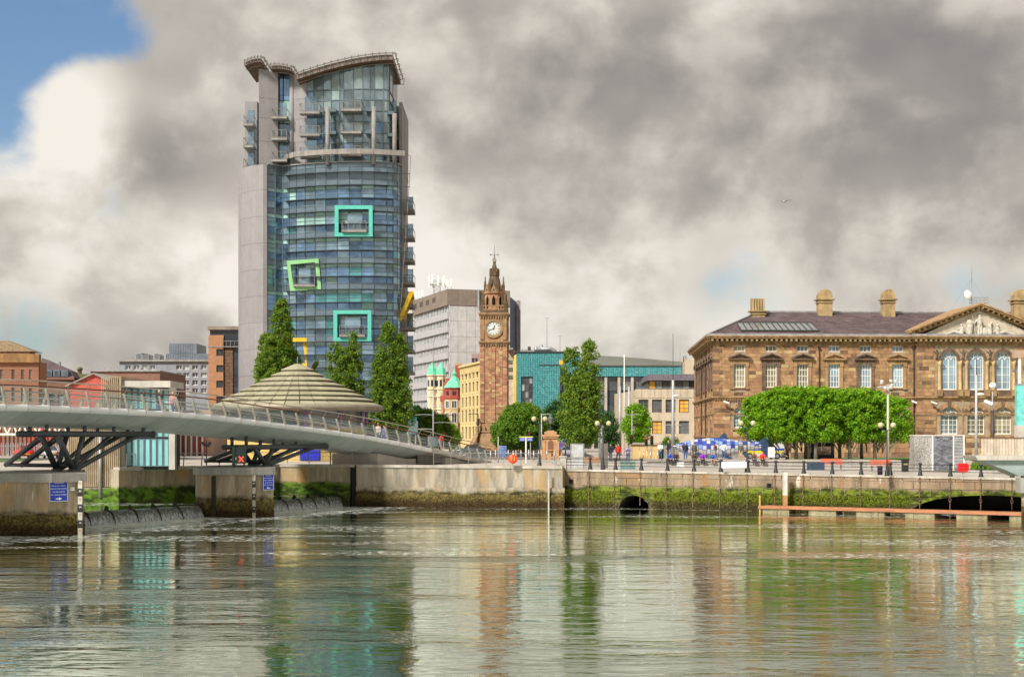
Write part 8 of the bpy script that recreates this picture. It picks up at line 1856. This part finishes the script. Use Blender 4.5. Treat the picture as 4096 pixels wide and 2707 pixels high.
t = thing('gate_post', 'pale stone gate post at the end of the concrete quay railing', 'post', (xx(2252, 119.), 119., 3.2)); MB().box(-.24, .24, -.24, .24, 0, .9).build('shaft', CONC, t); MB().box(-.3, .3, -.3, .3, .905, 1.0).build('cap', CONC, t)
# mural board
t = thing('painted_hoarding', 'painted blue and yellow hoarding with lettering under the trees', 'hoarding', (xx(2272, 186.), 186., GZ)); MB().box(-1.9, 1.9, 0, .1, 0, 2.2).build('board', mat('mural', (.08, .12, .40), .7, var=.2, vs=2, col2=(.6, .45, .08), c2s=.8), t); text('unite', .8, mat('mural_red', (.35, .05, .08), .6), t, (-.4, -.03, 1.55), (R(90), 0, 0))
# slate clad service kiosk on the right
SKY_ = 124.; t = thing('slate_kiosk', 'grey slate clad service kiosk on the promenade at right', 'kiosk', (xx(3728, SKY_), SKY_, 2.9), R(0)); zk = zz(1742, SKY_)-2.9
kx0, kx1, kx2, kx3 = (xx(p, SKY_)-xx(3728, SKY_) for p in (3667, 3730, 3813, 3855))
SLK = mat('kiosk_slate', (.17, .175, .20), .8, var=.3, vs=2, rnd=.35, bump=.02, bs=8); KST = mat('kiosk_render', (.30, .29, .27), .9, var=.5, vs=9, bump=.03, bs=12)
MB().prismz([(kx0, .9), (kx1, 0), (kx3, .05), (kx3, 2.2), (kx0, 2.2)], 0, zk-.02).build('core', KST, t); MB().prismz([(kx0-.06, .85), (kx1, -.1), (kx3+.08, -.05), (kx3+.08, 2.3), (kx0-.06, 2.3)], zk-.015, zk+.05).build('roof_edge', WFR, t)
z = .05; row = 0
while z < zk-.15:
    x = kx1+.06
    while x < kx2-.05:
        e = min(kx2-.03, x+random.uniform(.14, .36)); MB().box(x+.008, e-.008, -.05-random.uniform(0, .03), .02, z+.006, min(z+.115, zk-.03)).build('slate_stone', SLK, t); x = e
    z += .122
for x in (kx1, kx2, kx3): MB().box(x-.05, x+.05, -.09, .05, 0, zk-.02).build('trim', WFR, t)
for k in range(22): z = .1+k*(zk-.25)/22; MB().box(kx2+.07, kx3-.07, -.06, .03, z, z+.05).build('louvre', mat('louvre_white', (.55, .56, .58), .5), t)
# ramp hull and ribbed balustrade at the right edge
rp_ = thing('boarding_ramp', 'ribbed timber boarding bridge with grey hull at the right edge', 'bridge'); RY_ = 100.
def rX(p): return xx(p, RY_)
zt, zm = zz(1752, RY_), zz(1822, RY_)
MB().loft([[(rX(3906), y, zz(1829, RY_)), (rX(3906)-.05, y, zz(1822, RY_)), (rX(4400), y, zz(1822, RY_)), (rX(4400), y, zz(1840, RY_)), (rX(3912), y, zz(1840, RY_))] for y in (RY_, RY_+3)], True, True).build('deck_edge', CONC, rp_)
MB().prism([(rX(3925), zz(1841, RY_)), (rX(4400), zz(1841, RY_)), (rX(4400), zz(1915, RY_)), (rX(4085), zz(1905, RY_)), (rX(4030), zz(1880, RY_))], RY_+.3, RY_+2.7).build('hull', mat('hull_grey', (.27, .33, .32), .5), rp_)
TRB = mat('pale_timber', (.50, .42, .33), .8, var=.15, vs=2, rnd=.12)
for k in range(44): x = rX(3930)+k*.21; MB().box(x, x+.18, RY_+.25, RY_+.3, zm+.01, zt).build('board', TRB, rp_)
MB().box(rX(3928), rX(4400), RY_+.2, RY_+.36, zt, zt+.06).build('cap_rail', BR_B if False else WOODR, rp_)
for k in range(6): x = rX(3950+k*40); MB().box(x, x+.02, RY_-.01, RY_, zz(1839, RY_), zz(1826, RY_)).build('joint', GREYM, rp_)
pl = thing('concrete_pile', 'tarred pile with concrete cap carrying the ramp at the right edge', 'pile', (xx(4105, 98.), 98., 0)); MB().box(-.55, .55, -.5, .5, 2.0, zz(1910, 98.)).build('cap', CONC_D, pl); MB().cyl((.1, 0, -1), (.1, 0, 2.0), .42, n=14).build('shaft', QM_PIER, pl, True); MB().cyl((-.2, 0, zz(1912, 98.)), (-.2, 0, zz(1902, 98.)), .18).build('bearing', BLACKS, pl)
tl = thing('glass_beacon', 'tall turquoise glass lantern column at the right edge', 'lantern', (xx(4084, 112.), 112., 2.9)); hb = lambda p: zz(p, 112.)-2.9
MB().box(-.3, .6, 0, .6, 0, hb(1700)).build('pedestal', CONC, tl); MB().box(-.27, .57, .03, .57, hb(1700), hb(1540)).build('glass', mat('beacon_glass', (.16, .55, .50), .15, var=.25, vs=2), tl); MB().box(-.3, .6, 0, .6, hb(1540), hb(1533)).build('frame', GREYM, tl); MB().cyl((.0, .3, hb(1533)), (.0, .3, hb(1430)), .12).build('stem', WFR, tl); MB().box(-.5, .5, .1, .6, hb(1430), hb(1400)).build('head', mat('head_rust', (.4, .28, .2), .7), tl)
for s in (-1, 1): MB().lathe((0, 0, 0), [(.05, -.15), (.13, 0), (.15, .15)], 8).xf(Matrix.Translation((s*.45, .2, hb(1482))) @ Matrix.Rotation(s*R(60), 4, 'Y')).build('floodlight', GREYM, tl)
kb = thing('planter_kerb', 'curved granite planter kerb by the right ramp', 'planter', (xx(3950, 117.5), 117.5, 2.75)); MB().lathe((0, 0, 0), [(2.2, 0), (2.2, .3), (1.95, .33), (1.95, .2)], 24, sx=.85, sy=.6).build('kerb', GRAN, kb); MB().lathe((0, 0, .2), [(.01, .06), (1.9, .05)], 24, sx=.85, sy=.6, caps=False).build('soil', mat('soil', (.06, .045, .03), 1), kb)
# ================================================================== pontoon
PDK = mat('pontoon_planks', (.44, .19, .09), .75, var=.2, vs=2, rnd=.18); pn = thing('pontoon', 'long orange planked pontoon floating along the stone quay wall', 'pontoon')
a = Vector((xx(3034, 111.), 111., 0)); c_ = Vector((xx(4200, 99.9), 99.9, 0)); d = (c_-a).normalized(); n_ = Vector((d.y, -d.x, 0)); ang = math.atan2(d.y, d.x); Lp = (c_-a).length; npk = 130
for k in range(npk): p = a+d*(Lp*(k+.5)/npk)-n_*.75; link('plank', cube(PDK), pn, (p.x, p.y, .46), ang, (Lp/npk-.012, 1.7, .05))
for s in (0, 1): p = a+d*Lp/2-n_*(-.06 if s == 0 else 1.62); link('edge_beam', cube(mat('edge_timber', (.36, .15, .075), .75, var=.2)), pn, (p.x, p.y, .38), ang, (Lp, .1, .16))
FLO = mat('float_concrete', (.24, .21, .13), .9, var=.3, vs=2)
for k in range(6): p = a+d*(1.4+k*3.65)-n_*.75; link('float', cube(FLO), pn, (p.x, p.y, .08), ang, (2.1, 1.5, .42))
for k in range(8):
    p = a+d*(1.5+k*2.6)+n_*.02; MB().cyl((p.x, p.y, .5), (p.x, p.y, -.1), .03).build('fender_post', RUST, pn)
p = a+d*.1; MB().box(p.x-.05, p.x+.05, p.y-.05, p.y+.05, -.5, 1.3).build('end_post', mat('yellow_post', (.55, .35, .08), .6), pn)
gp = thing('guide_pile', 'pale square guide pile rising through the pontoon to the quay top', 'pile', (xx(3140, 111.2), 111.2, 0)); hh = zz(1885, 111.2); MB().box(-.16, .16, -.16, .16, 1.3, hh).build('upper', mat('pile_pale', (.56, .53, .48), .6, streak=.3), gp); MB().box(-.165, .165, -.165, .165, -1, 1.299).build('lower', mat('pile_rust', (.36, .20, .10), .8, streak=.4), gp); MB().box(-.2, .2, -.2, .2, hh, hh+.04).build('cap', GREYM, gp)
# ================================================================== cars and van
def car(label, px_, Y, rz, m, L_=4.1):
    t = thing('parked_car', label, 'car', (xx(px_, Y), Y, GZ), rz); k = L_/4.1
    sec = [(-2.05, .45, .72, .70), (-1.9, .3, .85, .8), (-1.2, .28, .93, .84), (-.75, .28, .95, .84), (.2, .28, .97, .85), (1.2, .28, .96, .85), (1.85, .3, .9, .82), (2.05, .45, .75, .74)]
    MB().loft([[(x*k, -w, z0), (x*k, w, z0), (x*k, w*1.02, (z0+z1)/2), (x*k, w*.93, z1), (x*k, -w*.93, z1), (x*k, -w*1.02, (z0+z1)/2)] for x, z0, z1, w in sec], True, True).build('body', m, t, True)
    cab = [(-.85, .93, .75), (-.25, 1.42, .62), (.9, 1.44, .62), (1.75, .93, .72)]
    MB().prism([(x*k, z) for x, z, w in cab], -.66, .66).build('cabin', mat('car_glass', (.03, .04, .045), .06, spec=1.), t); MB().box(-.25*k, .92*k, -.64, .64, 1.43, 1.47).build('roof', m, t)
    for x in (-.82, .35, 1.72):
        for s in (-1, 1): MB().beam((x*k, s*.67, .93), ((x+.5 if x < 0 else x if x < 1 else x-.8)*k, s*.63, 1.43), .05, .06).build('pillar', m, t)
    for x in (-1.28, 1.25):
        for s in (-1, 1): w_ = MB().cyl((x*k, s*.86, .31), (x*k, s*.66, .31), .31, n=16).build('wheel', mat('tyre', (.02, .02, .02), .9), t); MB().cyl((x*k, s*.87, .31), (x*k, s*.855, .31), .19, n=12).build('rim', GREYM, w_)
    for s in (-1, 1): MB().box(2.0*k, 2.07*k, s*.55-.14, s*.55+.14, .62, .76).build('tail_lamp', mat('tail_red', (.4, .01, .01), .3), t); MB().box(-2.06*k, -1.98*k, s*.55-.15, s*.55+.15, .58, .7).build('headlight', mat('head_glass', (.6, .6, .6), .1), t)
    MB().box(2.06*k, 2.085*k, -.26, .26, .45, .57).build('number_plate', mat('plate_yellow', (.7, .45, .03), .5), t)
RED = mat('car_red', (.55, .02, .02), .25, spec=.7); WHT = mat('car_white', (.62, .62, .62), .25, spec=.7)
car('red parked hatchback under the bridge at left', 96, 165., R(-60), RED); car('white parked car beside the red hatchback under the bridge', 190, 167., R(-55), WHT)
car('dark grey car crossing behind the bridge landing', 1880, 190., R(0), mat('car_grey', (.04, .045, .05), .3, spec=.7)); car('silver car parked below the painted hoarding', 2268, 166., R(5), mat('car_silver', (.35, .37, .4), .3, .3, spec=.7))
vn = thing('striped_van', 'white van with yellow and blue stripes behind the fish tail', 'van', (xx(3048, 160.), 160., GZ), 0); MB().prism([(-2.4, .35), (2.2, .35), (2.3, 1.0), (2.3, 2.1), (-1.2, 2.15), (-1.9, 1.25), (-2.4, 1.1)], -.9, .9).build('body', WHT, vn); MB().box(-2.2, 2.25, -.915, -.901, .62, .95).build('yellow_stripe', mat('van_yellow', (.75, .60, .02), .4), vn); MB().box(-2.0, 2.25, -.92, -.902, .955, 1.2).build('blue_stripe', mat('van_blue', (.02, .06, .45), .4), vn); MB().box(-1.1, .9, -.915, -.901, 1.35, 1.9).build('side_glass', mat('car_glass', (.03, .04, .045)), vn)
for x in (-1.5, 1.5): w_ = MB().cyl((x, -.92, .36), (x, -.7, .36), .36, n=16).build('wheel', mat('tyre', (.02, .02, .02)), vn); MB().cyl((x, -.93, .36), (x, -.915, .36), .2, n=12).build('rim', GREYM, w_)
t = board('white notice board on legs right of the fish tail', 3072, 3099, 1788, 1828, 148., WHITES, True, z=TZ)
t = thing('vent_kiosk', 'dark glazed shop kiosk behind the clipped tree trunks', 'kiosk', (xx(3290, 158.), 158., GZ)); MB().box(-1.3, 1.3, 0, 2, 0, 1.8).build('body', mat('kiosk_dark', (.03, .03, .035), .5), t); MB().box(-1.4, 1.4, -.3, 2, 1.805, 1.95).build('roof', BLACKS, t); MB().box(-.9, .9, -.02, 0, .5, 1.4).build('display', mat('display_warm', (.35, .22, .16), .4, var=.5, vs=3), t)
# wall-mounted floodlights under the quay rail and cabinets
for px_ in (826, 1322):
    t = thing('floodlight_pair', ('left' if px_ < 1000 else 'right')+' pair of floodlights on a short post under the bridge', 'floodlight', U(px_, 1850, 122.)); MB().cyl((0, 0, -.4), (0, 0, 1.9), .05).build('post', BLACKS, t)
    for s in (-1, 1): MB().beam((s*.1, 0, 1.4), (s*.36, -.2, 1.72), .22, .16).build('lamp', BLACKS, t)
# gulls
def gull(label, p, s, rz):
    t = thing('gull', label, 'bird', p, rz); t.scale = (s, s, s); GW = mat('gull_white', (.55, .55, .56), .7); GD = mat('gull_wing', (.14, .14, .15), .7)
    MB().lathe((0, 0, 0), [(.01, -.24), (.05, -.14), (.075, 0), (.05, .14), (.035, .2), (.04, .25), (.01, .31)], 8).xf(Matrix.Rotation(R(90), 4, 'Y')).build('body', GW, t, True)
    for k in (-1, 1): MB().add([(.1, k*.04, .02), (.16, k*.35, .16), (.05, k*.72, .06), (-.05, k*.35, .12), (-.08, k*.04, .02)], [(0, 1, 2, 3, 4)]).add([(.1, k*.04, .0), (.16, k*.35, .14), (.05, k*.72, .05), (-.05, k*.35, .10), (-.08, k*.04, .0)], [(4, 3, 2, 1, 0)]).build('wing', GD, t)
    MB().cyl((.3, 0, 0), (.38, 0, -.01), .012, .003, 5).build('beak', mat('beak', (.6, .4, .05), .5), t)
gull('dark gull gliding in the open sky', U(3136, 808, 90.), 1.0, R(75))
